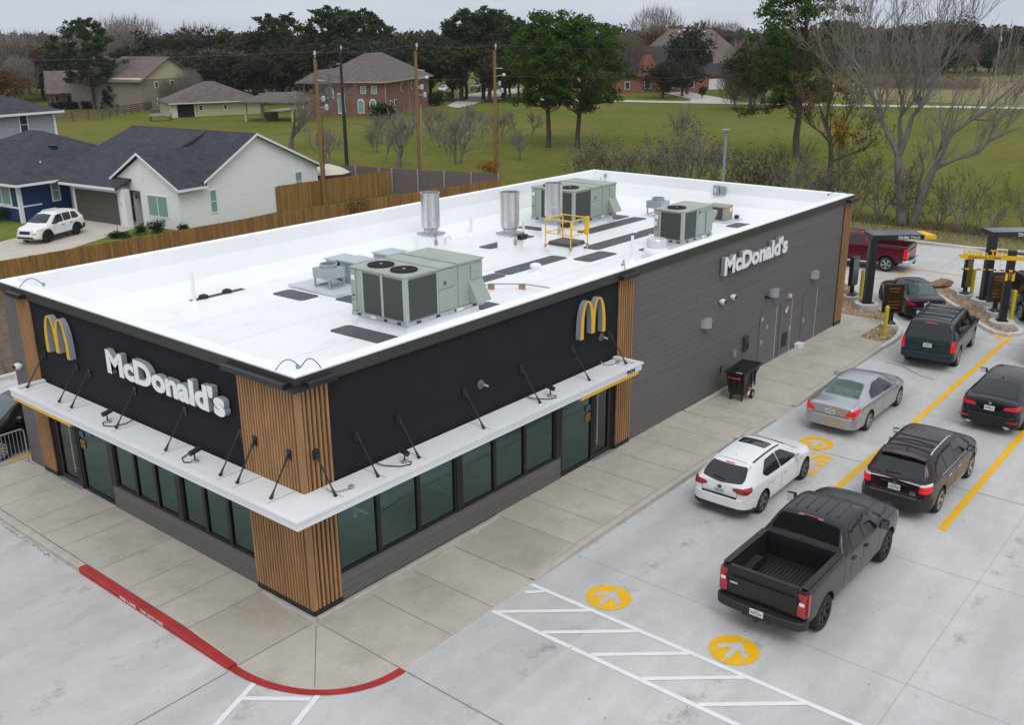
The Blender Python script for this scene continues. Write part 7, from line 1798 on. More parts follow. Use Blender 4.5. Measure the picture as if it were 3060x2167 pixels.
# local x runs along the gable wall away to the left, local -y is the far side, +y towards the back
mb = MB(); mb.box(0, -18, -.5, 13.5, 0, 5.05); hpart(lh, 'wall', mb, M_sidt)
mb = MB(); mb.extr([(-.0, 5.05), (13.5, 5.05), (6.75, 8.5)], lambda u, v: (u, -18, v), lambda u, v: (u, .02, v)); hpart(lh, 'gable', mb, M_sidc)
mb = MB(); slab_roof(mb, [(-.6, -18.5, 4.7), (-.6, .6, 4.7), (6.75, .6, 8.75), (6.75, -18.5, 8.75)][::-1], .2); slab_roof(mb, [(6.75, -18.5, 8.75), (6.75, .6, 8.75), (14.1, .6, 4.7), (14.1, -18.5, 4.7)][::-1], .2); hpart(lh, 'roof', mb, M_roofb)
lw = thing('house', 'taupe porch house with brown roof left of the big lone pine', 'house', (85.5, 165.5, 0), R(152))
mb = MB(); mb.box(0, -9, -.5, 9, 0, 3.3); mb.extr([(0, 3.3), (0, -4.5)], lambda u, v: (0, 0, 0), lambda u, v: (0, 0, 0)) if False else None; hpart(lw, 'wall', mb, M_sidt)
mb = MB(); mb.extr([(-9, 3.3), (0, 3.3), (-4.5, 6.0)], lambda u, v: (0, u, v), lambda u, v: (9, u, v)); hpart(lw, 'gable', mb, M_sidc)
mb = MB(); slab_roof(mb, [(-.4, -9.5, 3.0), (9.4, -9.5, 3.0), (9.4, -4.5, 6.2), (-.4, -4.5, 6.2)]); slab_roof(mb, [(-.4, -4.5, 6.2), (9.4, -4.5, 6.2), (9.4, .5, 3.0), (-.4, .5, 3.0)]); slab_roof(mb, [(1, .4, 3.0), (9.2, .4, 3.0), (9.2, 3.6, 2.5), (1, 3.6, 2.5)]); hpart(lw, 'roof', mb, M_roofb)
boxes('porch_post', mat('dark_wood', (.06, .04, .03), .8), *[(x-.12, 3.2, -.4, x+.12, 3.45, 2.5) for x in (1.3, 4, 6.6, 9)], parent=lw)
def far_win(parent, pts, side_y, out=1):
    for u, z, w_, h in pts:
        mb = MB(); mb.box(u, side_y, z, u+w_, side_y+.06*out, z+h); f = hpart(parent, 'window', mb, M_trimw); mb = MB(); mb.box(u+.1, side_y+.061*out, z+.1, u+w_-.1, side_y+.08*out, z+h-.1); hpart(f, 'pane', mb, M_win)
far_win(lh, [(1.6, 3.5, .8, 1.1), (5.8, 3.5, 1.0, 1.2), (9.6, 3.5, .8, 1.1), (1.6, .5, .9, 1.3), (9.4, .5, .9, 1.3)], .03); far_win(lw, [(2.0, .9, .8, 1.3), (5.2, .1, .9, 2.0), (7.2, .9, .8, 1.3)], .01)
# ---- cream garage
cg = thing('garage', 'low cream garage with grey hip roof and open workshop front', 'garage', (83.0, 127.1, 0), xyrot((83.0, 127.1), (91.1, 124.2)))
mb = MB(); mb.box(-6.0, .2, -.4, -2.0, 8, 2.0); mb.box(-2.0, 0, -.4, 8.8, 8, 2.0)
hpart(cg, 'wall', mb, M_sidc)
mb = MB(); hip(mb, -6.4, -.8, 9.2, 8.6, 2.05, 5.1, 7.0); slab_roof(mb, [(9.6, 0.5, 2.5), (17, .5, 2.5), (17, 4, 2.9), (9.6, 4, 2.9)], .15); hpart(cg, 'roof', mb, M_roofg)
mb = MB(); mb.box(-4.9, .14, -.35, -2.3, .199, 1.85); hpart(cg, 'bay_shade_panel', mb, mat('bay_shade', (.012, .012, .014), .9)); far_win(cg, [(-1.6, .7, .7, .9), (2.4, .7, .6, .9)], -.06, -1)  # dark panel on the solid wall stands in for shade inside the bay
mb = MB(); mb.box(-6.4, -.86, 1.88, 9.2, -.801, 2.06); mb.box(-2.3, -.1, -.4, -2.1, .1, 1.9); mb.box(-6.1, -.1, -.4, -5.0, .15, 1.9); hpart(cg, 'trim', mb, mat('cream_trim', (.60, .56, .42), .6))
# ---- red brick house
bk = thing('house', 'big two-storey red brick house with grey-brown hip roof and arched windows', 'house', (98.2, 101.5, 0), xyrot((98.2, 101.5), (119.4, 112.7)))
Lr = math.dist((98.2, 101.5), (119.4, 112.7))
mb = MB(); mb.box(0, 0, -.5, Lr, 11, 5.2); mb.box(-.01, 11, -.5, 12, 13.8, 3.3); hpart(bk, 'wall', mb, M_brick)
mb = MB(); hip(mb, -.7, -.7, Lr+.7, 12.5, 5.15, 9.3, 8.5); hip(mb, -1.2, 8.5, 12, 14.6, 5.0, 6.9, 2.5); hpart(bk, 'roof', mb, M_roofg)
mb = MB()
for u0, u1 in ((-.75, Lr+.75),): mb.box(u0, -.78, 4.98, u1, -.71, 5.2)
mb.box(-.78, -.75, 4.98, -.71, 12.5, 5.2); mb.box(-.06, -.06, -.4, .06, .06, 5.1); mb.box(Lr*.5, -.08, -.4, Lr*.5+.12, -.002, 5.1); hpart(bk, 'gutter', mb, mat('gutter_tan', (.42, .33, .18), .6))
far_win(bk, [(8.0, 3.3, .9, 1.3), (13.5, 3.3, .8, 1.3), (17.5, 3.3, .8, 1.3), (2.0, .5, 1.0, 1.7), (4.2, .5, 1.0, 1.7)], -.001, -1)
def far_win_x(parent, pts, x):
    for u, z, w_, h, ar in pts:
        mb = MB(); pl_ = [(u, z), (u+w_, z), (u+w_, z+h)]+([(u+w_/2+w_/2*math.cos(a), z+h+w_/2*math.sin(a)) for a in [math.pi*k/6 for k in range(1, 6)]] if ar else [])+[(u, z+h)]
        mb.extr(pl_, lambda a, b: (x-.06, a, b), lambda a, b: (x, a, b)); f = hpart(parent, 'window', mb, M_trimw)
        c = (u+w_/2, z+h/2); mb = MB(); mb.extr([(c[0]+(a-c[0])*.84, c[1]+(b-c[1])*.88) for a, b in pl_], lambda a, b: (x-.075, a, b), lambda a, b: (x-.061, a, b)); hpart(f, 'pane', mb, M_win2)
far_win_x(bk, [(1.6, .3, 1.1, 1.7, True), (3.6, .3, 1.1, 1.7, True), (1.4, 3.3, .9, 1.2, False), (3.2, 3.3, .9, 1.2, False), (6.8, .2, 1.2, 3.2, False), (8.6, 2.6, 1.2, 1.2, True)], -.001)
mb = MB(); mb.box(Lr*.72, -.5, 3.2, Lr*.72+.8, -.01, 3.7); hpart(bk, 'window_air_unit', mb, WHITEP)
t = thing('carport', 'open carport with brown roof between the cream garage and brick house', 'carport', (83.5, 106, -.2), R(28))
mb = MB(); hip(mb, -.6, -.6, 6.6, 8.6, 2.9, 4.2, 3.2); hpart(t, 'roof', mb, M_roofg)
boxes('post', mat('tan_post', (.42, .33, .20), .7), (0, 0, 0, .4, .4, 2.75), (5.6, 0, 0, 6, .4, 2.75), (0, 7.6, 0, .4, 8, 2.75), (5.6, 7.6, 0, 6, 8, 2.75), parent=t); mb = MB(); mb.box(.5, 5, 0, 5.5, 5.3, 1.1); hpart(t, 'low_wall', mb, M_brick)
# ---- brick house and brown-roof house beyond the road
rh = thing('house', 'red brick house with steep dark roof behind the oak across the road', 'house', (170.5, 106.5, 0), R(-32))
mb = MB(); mb.box(0, 0, -.5, 22, 10, 3.2); mb.box(22, 3, -.5, 30, 10, 2.8); hpart(rh, 'wall', mb, brickwall('orange_brick', (.25, .085, .05)))
mb = MB(); hip(mb, -.6, -.6, 22.6, 10.6, 3.2, 9.2, 3.5); hip(mb, 21.5, 2.5, 30.6, 10.5, 2.8, 5.2, 2); slab_roof(mb, [(4.2, -1.2, 3.0), (9.8, -1.2, 3.0), (7, -1.2, 7.2)], .2) if False else None; hpart(rh, 'roof', mb, shingles('dark_shingles', (.045, .036, .042)))
mb = MB(); mb.extr([(4.5, 3.1), (10.5, 3.1), (7.5, 7.6)], lambda u, v: (u, -.9, v), lambda u, v: (u, 4, v)); hpart(rh, 'gable', mb, MATS['orange_brick'])
far_win(rh, [(2, .5, 1.2, 1.6), (6.6, .5, 1.6, 1.8), (13, .5, 1.2, 1.6), (17.5, .5, 1.2, 1.6)], -.001, -1)
mb = MB(); mb.box(24, 2.9, -.4, 28, 2.999, 2.1); hpart(rh, 'garage_door', mb, M_trimw)
bhs = thing('house', 'large house with tall brown hip roof and row of white roof vents', 'house', (196, 112, 0), R(-32))
mb = MB(); mb.box(0, 0, -.5, 24, 14, 5); hpart(bhs, 'wall', mb, mat('tan_brick', (.30, .22, .13), .9, var=.2, scale=1))
mb = MB(); hip(mb, -.8, -.8, 24.8, 14.8, 5, 12.8, 7); hpart(bhs, 'roof', mb, M_roofb)
for k in range(6): mb = MB(); mb.lathe([(.28, 0), (.3, .2), (.05, .35)], (8.5+k*1.35, 6.2, 12.45-(.4 if k in (0, 5) else 0)), 8); hpart(bhs, 'roof_vent', mb, WHITEP)
far_win(bhs, [(3, .8, 1.4, 1.8), (10, .8, 1.6, 1.8), (18, .8, 1.4, 1.8)], -.001, -1)
for lab, x, y, w_, d_, h, hr, rz, rm in (('distant low house with brown roof behind the cream garage', 140, 178, 22, 10, 3.0, 6.6, -25, M_roofg), ('distant house with mauve roof far behind the cream gable', 128, 205, 16, 10, 3.2, 7.0, -30, M_roofb), ('tiny distant pale house between far trees left of the round autumn oak', 232, 168, 10, 8, 4, 6.5, -30, M_roofd), ('tiny distant house with dark blue roof in the gap of the treeline', 300, 245, 14, 9, 5, 9, -30, M_roofd)):
    t = thing('house', lab, 'house', (x, y, 0), R(rz)); mb = MB(); mb.box(0, 0, -.5, w_, d_, h); hpart(t, 'wall', mb, M_sidc if 'pale' in lab else M_sidt); mb = MB(); hip(mb, -.6, -.6, w_+.6, d_+.6, h, hr, d_*.45); hpart(t, 'roof', mb, rm); far_win(t, [(w_*.2, .8, 1.2, 1.4), (w_*.6, .8, 1.2, 1.4)], -.001, -1)
# ---- fences
M_fence = NT('cedar_pickets')
def _fence(t):
    g = t.rng(t.noise(4, t.mapping((3, 3, .35)), det=6, rough=.7), .25, .75, .55, 1.3)
    sp = t.n('ShaderNodeSeparateXYZ'); t.L(t.obj, sp.inputs[0]); ad = t.n('ShaderNodeMath', operation='ADD'); t.L(sp.outputs[0], ad.inputs[0]); t.L(sp.outputs[1], ad.inputs[1])
    sn = t.n('ShaderNodeMath', operation='MULTIPLY'); sn.inputs[1].default_value = 1/.146; t.L(ad.outputs[0], sn.inputs[0]); fl = t.n('ShaderNodeMath', operation='FLOOR'); t.L(sn.outputs[0], fl.inputs[0])
    wn = t.n('ShaderNodeTexWhiteNoise', noise_dimensions='1D'); t.L(fl.outputs[0], wn.inputs['W'])
    t.L(t.mix(1, t.mix(1, (.275, .148, .042), g, 'MULTIPLY'), t.rng(wn.outputs[0], 0, 1, .78, 1.22), 'MULTIPLY'), t.b.inputs['Base Color']); t.b.inputs['Roughness'].default_value = .85
_fence(M_fence); M_fence = M_fence.M
def picket_fence(label, path, h, m_, rails=True, posts=None, gap=.146, z0=-.2, dog=True, pm=None):
    t = thing('wood_fence', label, 'fence', (path[0][0], path[0][1], 0)); mb = MB(); pb = []; rb = MB(); o_ = Vector((path[0][0], path[0][1])); rng = random.Random(3)
    for a, b in zip(path[:-1], path[1:]):
        A_, B_ = Vector(a)-o_, Vector(b)-o_; d = (B_-A_).normalized(); n_ = Vector((-d.y, d.x)); L_ = (B_-A_).length; k = int(L_/gap)
        for i in range(k):
            c = A_+d*(i+.5)*gap; hh = h+rng.uniform(-.012, .012); w_ = .069; e_ = .03 if dog else 0
            pl_ = [(-w_, z0), (w_, z0), (w_, hh-e_), (w_-e_, hh), (-w_+e_, hh), (-w_, hh-e_)]
            mb.extr(pl_, lambda u, v: (c.x+d.x*u+n_.x*.0, c.y+d.y*u+n_.y*.0, v), lambda u, v: (c.x+d.x*u+n_.x*.018, c.y+d.y*u+n_.y*.018, v))
        for zz in (.25, h*.5, h-.25): rb.tube([(A_.x+n_.x*.05, A_.y+n_.y*.05, zz), (B_.x+n_.x*.05, B_.y+n_.y*.05, zz)], .045, 4)
        for i in range(int(L_/2.4)+1):
            c = A_+d*i*2.4
            if posts == 'front': c = c-n_*.06
            else: c = c+n_*.10
            pb.append((c.x-.05, c.y-.05, z0, c.x+.05, c.y+.05, h-.08+(.12 if posts == 'front' else 0)))
    hpart(t, 'pickets', mb, m_); hpart(t, 'rails', rb, m_); boxes('post', pm or m_, *pb, parent=t); return t
picket_fence('long brown cedar picket fence behind the restaurant', [(-26, 34.62), (27.8, 34.62), (45.4, 33.0)], 1.70, M_fence)
picket_fence('brown cedar picket fence joining the white house to the grey fence', [(32.9, 44.0), (36.2, 43.9), (44.0, 43.6)], 1.70, M_fence)
M_gfence = mat('weathered_fence', (.16, .125, .125), .9, var=.2, scale=5, stretch=(3, 3, .3))
picket_fence('weathered mauve-grey board fence with pale posts behind the cedar fence', [(43.0, 52.5), (44.7, 44.2), (47.6, 34.8)], 1.72, M_gfence, posts='front', dog=False, pm=mat('pale_post', (.30, .32, .34), .8))
def ranch(label, path, n_r=4, h=1.25):
    t = thing('ranch_fence', label, 'fence', (path[0][0], path[0][1], 0)); o_ = Vector(path[0]); rb = MB(); pb = []
    for a, b in zip(path[:-1], path[1:]):
        A_, B_ = Vector(a)-o_, Vector(b)-o_; L_ = (B_-A_).length; d = (B_-A_)/L_; n_ = Vector((-d.y, d.x))
        for k in range(n_r):
            z = .25+k*(h-.3)/(n_r-1)
            rb.extr([(0, z-.09), (L_, z-.09), (L_, z+.09), (0, z+.09)], lambda u, v: (A_.x+d.x*u, A_.y+d.y*u, v), lambda u, v: (A_.x+d.x*u+n_.x*.05, A_.y+d.y*u+n_.y*.05, v))
        for k in range(int(L_/2.6)+1): c = A_+d*2.6*k; pb.append((c.x-.09, c.y-.09, -.3, c.x+.09, c.y+.09, h+.08))
    m_ = mat('ranch_wood', (.13, .095, .07), .9, var=.25, scale=3); hpart(t, 'rails', rb, m_); boxes('post', m_, *pb, parent=t)
ranch('dark four-rail ranch fence crossing the lawn below the lone pine', [(60, 137.5), (70, 137), (90, 151)])
# ---- yards, roads, drives
mb = MB(); mb.flat([(-40, 34.8), (27.9, 34.8), (30, 43.5), (24.5, 43), (23.3, 48), (22.2, 53), (21, 56), (19.3, 66), (-40, 62)], -.16); structure(mb.build('lawn', M_lawn))
mb = MB(); mb.flat([(-30, 36.5), (12, 40.6), (17.0, 43.6), (20.3, 45.3), (22.6, 46.4), (23.8, 47.6), (23.0, 53.4), (16.2, 49.6), (14.2, 48.8), (-30, 47)], -.152); structure(mb.build('driveway', M_drive))
mb = MB(); mb.flat([(30, 36), (45, 34.5), (44, 42.5), (33, 43.9)], -.15); structure(mb.build('side_yard', M_lawn))
mb = MB()
def road_strip(mb, pts, w_, z):
    for a, b in zip(pts[:-1], pts[1:]): mb.strip(a, b, w_, z)
road_strip(mb, [(128, 150), (139, 121), (146.5, 100), (158.5, 57), (170, 25), (200, -60), (240, -160)], 5.0, -.15); structure(mb.build('road', M_road))
mb = MB(); road_strip(mb, [(330, 175), (396, 130), (378, 70), (372, -50)], 6, -.14); structure(mb.build('road', M_road))
mb = MB(); mb.flat([(139, 115.5), (137, 121), (121, 110), (118, 104.5), (126, 108)], -.145); mb.flat([(158.2, 72), (163.5, 76), (182, 95.5), (176, 98), (160, 82), (152.5, 79)], -.145); mb.flat([(145.0, 119), (170, 128), (185, 133), (170, 137), (142, 128)], -.147); structure(mb.build('driveway', M_road))
mb = MB(); mb.flat([(95, 124), (130, 136), (131, 140), (93, 128)], -.147); mb.flat([(100, 190), (150, 175), (152, 180), (104, 196)], -.147); structure(mb.build('driveway', mat('tan_drive', (.42, .33, .23), .9, var=.1, scale=.5)))
mb = MB(); mb.flat([(172, 28), (200, -50), (300, -40), (330, 50), (230, 85), (182, 65)], -.19); structure(mb.build('dry_field', M_grassb))
# distant vehicles: simple copies of the ones already built
def far_copy(src, label, x, y, rz, paint):
    c = dup(src, label=label); c.location = (x, y, LZ+.02); c.rotation_euler = (0, 0, rz)
    if 'group' in c: del c['group']
    for ch in kids(c):
        if ch.type == 'MESH' and ch.name.split('.')[0] in ('body', 'rear_bumper', 'front_bumper', 'tailgate', 'door_handle', 'door_mirror', 'bonnet_bulge', 'roof_rib'):
            ch.data = ch.data.copy(); ch.data.materials[0] = paint
    return c
src = {o_['label'][:14]: o_ for o_ in col.objects if o_.parent is None and 'label' in o_ and o_.get('category') in ('car', 'SUV', 'pickup truck')}
pick = src['black crew-cab']; sed = src['silver sedan w']; cro = src['dark plum cros']; suv_ = src['dark teal full']
far_copy(sed, 'tiny white car parked on the far drive right of the brick house', 154, 141.5, R(215), carpaint('fw', (.6, .62, .62)))
far_copy(pick, 'tiny grey pickup parked uphill of the white far car', 163, 138, R(200), carpaint('fg', (.11, .12, .12)))
far_copy(suv_, 'tiny black SUV under the round olive oak across the road', 160, 118, R(-35), carpaint('fk', (.01, .01, .013)))
far_copy(cro, 'tiny black crossover behind the rightmost brown pole', 167, 110, R(-30), carpaint('fk', (.01, .01, .013)))
far_copy(cro, 'tiny dark car parked on the far road at the right edge', 374.5, 80.6, R(100), carpaint('fd', (.035, .04, .05)))
far_copy(suv_, 'tiny white and dark vehicle far beyond the big bare tree', 395, 138, R(100), carpaint('fw', (.6, .62, .62)))
t = thing('yard_tent', 'white and maroon patio umbrella leaning beside the white house', 'umbrella', (39.3, 45.8, 0)); mb = MB(); mb.lathe([(1.75, 1.85), (1.2, 2.2), (.02, 2.55)], (0, 0, 0), 8, cap=False); mb.lathe([(1.76, 1.55), (1.75, 1.85)], (0, 0, 0), 8, 1, cap=False); mb.build('canopy', [mat('tent_cream', (.55, .50, .42), .8), mat('tent_maroon', (.07, .025, .03), .8)], t)
mb = MB(); mb.tube([(0, 0, -.1), (0, 0, 2.5)], .03, 8); mb.build('pole', BLACK, t)
t = thing('brick_mailbox', 'red brick mailbox pillar beside the road right of the brick house', 'mailbox', (133.1, 120.7, -.2)); mb = MB(); mb.box(-.45, -.45, 0, .45, .45, 1.5); mb.build('pillar', M_brick, t); mb = MB(); mb.box(-.5, -.5, 1.501, .5, .5, 1.62); mb.build('cap', M_road, t)
t = thing('trailer', 'small grey utility trailer loaded with pipes in the left yard', 'trailer', (71.5, 125.5, -.15), R(-20)); mb = MB(); mb.box(0, 0, .7, 3.4, 1.5, .8); mb.box(0, 0, .8, 3.4, .06, 1.15); mb.build('bed', STEEL, t)
boxes('leg', mat('dark_wood', (.06, .04, .03)), *[(x, y, 0, x+.12, y+.12, .7) for x in (.1, 3.1) for y in (.1, 1.2)], parent=t); mb = MB(); mb.box(.3, .3, .81, 1.6, 1.2, 1.7); mb.build('load', mat('load_brown', (.10, .08, .07), .9, var=.3), t)
for x, y, h, l in ((268.7, 55.9, 13.0, 'grey wooden utility pole with transformer far right in the fields'),):
    t = thing('utility_pole', l, 'utility pole', (x, y, -.2)); mb = MB(); mb.tube([(0, 0, 0), (0, 0, h)], [.2, .14], 8); mb.build('pole', mat('old_pole', (.26, .25, .23), .9), t); mb = MB(); mb.lathe([(.3, h-3.6), (.3, h-2.6), (.1, h-2.5)], (.4, 0, 0), 10); mb.build('transformer', mat('hardware_grey', (.4, .45, .5)), t); mb = MB(); mb.box(-.9, -.06, h-.5, .9, .06, h-.38); mb.build('crossarm', mat('old_pole', (.26, .25, .23)), t)
# ================================================================== trees and plants
M_bark = mat('bark_brown', (.085, .060, .045), .95, var=.35, scale=3, stretch=(2, 2, .5))
M_barkr = mat('bark_pine', (.080, .054, .042), .95, var=.35, scale=3, stretch=(2, 2, .5))
M_barkg = mat('bark_grey', (.165, .150, .135), .95, var=.25, scale=3, stretch=(2, 2, .5))
M_twig = mat('twig_grey', (.215, .190, .170), .95, var=.2, scale=1.5)
M_twigb = mat('twig_brown', (.135, .100, .070), .95, var=.25, scale=1.5)
LF = {'pine': leaf_mat('needles_green', (.030, .070, .010), (.100, .165, .030)), 'pine2': leaf_mat('needles_dark', (.026, .052, .016), (.062, .098, .028)), 'oak': leaf_mat('leaf_live_oak', (.032, .040, .022), (.060, .066, .034)),
      'olive': leaf_mat('leaf_olive', (.048, .046, .018), (.088, .078, .030)), 'rust': leaf_mat('leaf_rust', (.095, .055, .022), (.160, .095, .036)), 'cyp': leaf_mat('leaf_cypress', (.008, .022, .008), (.016, .038, .013), 2),
      'shrub': leaf_mat('leaf_shrub', (.062, .064, .026), (.115, .105, .045), 1.5), 'gold': leaf_mat('leaf_gold', (.22, .13, .015), (.36, .22, .02), 2), 'bush': leaf_mat('leaf_bush', (.018, .034, .012), (.04, .065, .02), 2)}
def leaf(mb, rng, p_, s_, mi=0, asp=.55, upb=0.0):
    d = Vector((rng.gauss(0, 1), rng.gauss(0, 1), rng.gauss(upb, .8))).normalized(); q = d.orthogonal().normalized(); q = (q*math.cos(a := rng.random()*6.28)+d.cross(q)*math.sin(a)).normalized()
    o_ = len(mb.v); h = d*s_*.5; w_ = q*s_*asp*.5
    mb.v += [tuple(p_-h), tuple(p_+w_), tuple(p_+h), tuple(p_-w_)]; mb.f.append((o_, o_+1, o_+2, o_+3)); mb.m.append(mi)
def clump(mb, rng, c, r, n, s_, mi=0, flat=.7, asp=.55, shell=.5):
    c = Vector(c)
    for _ in range(n):
        d = Vector((rng.gauss(0, 1), rng.gauss(0, 1), rng.gauss(0, 1))).normalized()*(rng.random()**shell)*r
        leaf(mb, rng, c+Vector((d.x, d.y, d.z*flat)), s_*rng.uniform(.6, 1.3), mi, asp)
def wander(rng, p0, p1, n=5, j=.08):
    p0, p1 = Vector(p0), Vector(p1); L_ = (p1-p0).length
    return [p0+(p1-p0)*k/n+Vector((rng.gauss(0, j), rng.gauss(0, j), rng.gauss(0, j*.6)))*L_*(0 if k in (0, n) else 1)*.5 for k in range(n+1)]
def grow(rng, p_, d, L_, r, lev, mx, mb, par, tips=None):
    n = 4; pts = [Vector(p_)]; d = Vector(d).normalized()
    for k in range(n):
        d = (d+Vector((rng.gauss(0, par['wob']), rng.gauss(0, par['wob']), rng.gauss(par['up'], par['wob']*.6)))).normalized(); pts.append(pts[-1]+d*L_/n)
    rm = par.get('rmin', .006); r1 = max(rm, r*par.get('tap', .55)); rs = [max(rm, r+(r1-r)*k/n) for k in range(n+1)]
    mb.tube(pts, rs, 6 if lev == 0 else (4 if lev == 1 else 3), 0 if lev <= par.get('barklev', 1) else 1, cap=False)
    if tips is not None and lev >= mx-1: tips += pts[2:]
    if lev >= mx: return
    k_ = par['n'][min(lev, len(par['n'])-1)]
    for i in range(k_):
        t = par['t0']+(1-par['t0'])*(i+rng.random())/k_ if i < k_-1 else 1.0
        f = t*n; i0 = min(n-1, int(f)); q = pts[i0]+(pts[i0+1]-pts[i0])*(f-i0)
        ax = d.orthogonal().normalized(); ax = (Matrix.Rotation(rng.random()*6.283, 3, d) @ ax)
        ang = par['ang']*rng.uniform(.55, 1.25)*(.5 if t == 1 else 1)
        nd_ = Matrix.Rotation(ang, 3, ax) @ (pts[i0+1]-pts[i0]).normalized()
        grow(rng, q, nd_, L_*par['lr']*rng.uniform(.7, 1.15), max(rm, rs[i0]*par['rr']), lev+1, mx, mb, par, tips)
def plant(name, label, cat, loc, parts, group=None, rz=0, sc=(1, 1, 1)):
    t = thing(name, label, cat, loc, rz, group); t.scale = sc
    for nm, me in parts: o_ = bpy.data.objects.new(nm, me); col.objects.link(o_); o_.parent = t
    return t
def smooth_(me): me.polygons.foreach_set('use_smooth', [True]*len(me.polygons)); return me
def pine_mesh(seed, h, cr, low, mat_key='pine', leaves=85, ls=.42, nb=58, fork=None, limbs=()):
    rng = random.Random(seed); tb = MB(); lf = MB(); r0 = h*.017+.05
    axis = wander(rng, (0, 0, -.3), (rng.gauss(0, .3), rng.gauss(0, .3), h*.97), 8, .014)
    tb.tube(axis, [r0*(1-.85*k/8)+.02 for k in range(9)], 10, cap=False); tb.tube([(0, 0, -.3), (0, 0, .5)], [r0*1.6, r0*1.02], 10, cap=False)
    if fork: q = wander(rng, axis[2], (fork, .4, h*.8), 6, .05); tb.tube(q, [r0*.7*(1-.12*k) for k in range(7)], 8, cap=False)
    for i in range(nb):
        t = low+(1-low)*(i+rng.random())/nb; z = t*h; u = (t-low)/(1-low)
        env = cr*(.55+.45*math.sin(min(1, u*1.7)*math.pi*.5) if u < .45 else math.cos((u-.45)/.55*math.pi*.46)**.75)
        a = i*2.4+rng.gauss(0, .5); rr = env*math.sqrt(rng.uniform(.12, 1.0)); fz = min(7.99, t*8/.97); b = axis[int(fz)]
        c = Vector((b.x+rr*math.cos(a), b.y+rr*math.sin(a), z+rng.gauss(0, .2)+rr*.10))
        bz = max(.3*h*low, z-rr*.45); fz = min(7.99, bz/h*8/.97); s_ = axis[int(fz)]+(axis[int(fz)+1]-axis[int(fz)])*(fz-int(fz))
        if rr > .6: tb.tube(wander(rng, s_, c, 4, .10), [.02+.035*rr/cr*cr*.4, .07, .05, .035, .02], 4, cap=False)
        k = rng.uniform(.75, 1.25)
        for _ in range(4):
            cc = c+Vector((rng.gauss(0, .55), rng.gauss(0, .55), rng.gauss(0, .22)))*k; clump(lf, rng, cc, .78*k, int(leaves*.5), ls, 0, .6, .42, .6)
    for lx, ly, lz0, lx1, ly1, lz1 in limbs:
        s_ = Vector((0, 0, lz0)); e_ = Vector((lx1, ly1, lz1)); q = wander(rng, s_, e_, 6, .08); tb.tube(q, [.16, .13, .11, .09, .07, .05, .03], 6, cap=False)
        for p_ in q[3:]:
            for _ in range(3): clump(lf, rng, p_+Vector((rng.gauss(0, .5), rng.gauss(0, .5), rng.gauss(.15, .3))), .75, int(leaves*.4), ls, 0, .5, .3, .6)
    return [('trunk', smooth_(tb.mesh('trunk', M_barkr))), ('crown', lf.mesh('crown', LF[mat_key]))]
def round_mesh(seed, h, cr, low, key, n=46, leaves=60, ls=.6, bark=M_bark, twig=0, lump=1.5, q=1.7):
    leaves = int(leaves*q); ls *= .78
    rng = random.Random(seed); tb = MB(); lf = MB(); r0 = h*.03+.08; fk = h*low*.9+.6
    tb.tube(wander(rng, (0, 0, -.3), (0, 0, fk), 4, .05), [r0*1.3, r0, r0*.9, r0*.85, r0*.8], 8, cap=False)
    cz = h*(low+1)/2; vz = h*(1-low)/2
    for i in range(n):
        d = Vector((rng.gauss(0, 1), rng.gauss(0, 1), rng.gauss(.25, 1))).normalized(); k = rng.random()**.4*.92*rng.uniform(.82, 1.05)
        c = Vector((d.x*cr*k, d.y*cr*k, cz+d.z*vz*k))
        if i % 3 == 0: tb.tube(wander(rng, (0, 0, fk-.3), c, 4, .12), [r0*.5, r0*.35, r0*.22, .05, .03], 4, cap=False)
        clump(lf, rng, c, lump*rng.uniform(.7, 1.25)*cr/5, leaves, ls, 0, .8, .6, .6)
    return [('trunk', smooth_(tb.mesh('trunk', bark))), ('crown', lf.mesh('crown', LF[key]))]
def bare_mesh(seed, h, par, mx=4, r0=.14, base=.3, leaves=None, nleaf=0, ls=.2, stems=1, spread=.3, mats=None):
    rng = random.Random(seed); mb = MB(); tips = []
    for s_ in range(stems):
        a = s_*6.283/stems+rng.random(); d = Vector((math.cos(a)*spread, math.sin(a)*spread, 1)) if stems > 1 else Vector((rng.gauss(0, .08), rng.gauss(0, .08), 1))
        grow(rng, (math.cos(a)*.15*(stems > 1), math.sin(a)*.15*(stems > 1), -.2), d, h*base, r0, 0, mx, mb, par, tips)
    out = [('branches', smooth_(mb.mesh('branches', mats or [M_barkg, M_twig])))]
    if leaves:
        lf = MB()
        for _ in range(nleaf): p_ = rng.choice(tips); leaf(lf, rng, Vector(p_)+Vector((rng.gauss(0, .12), rng.gauss(0, .12), rng.gauss(0, .12))), ls*rng.uniform(.6, 1.3))
        out.append(('leaves', lf.mesh('leaves', LF[leaves])))
    return out
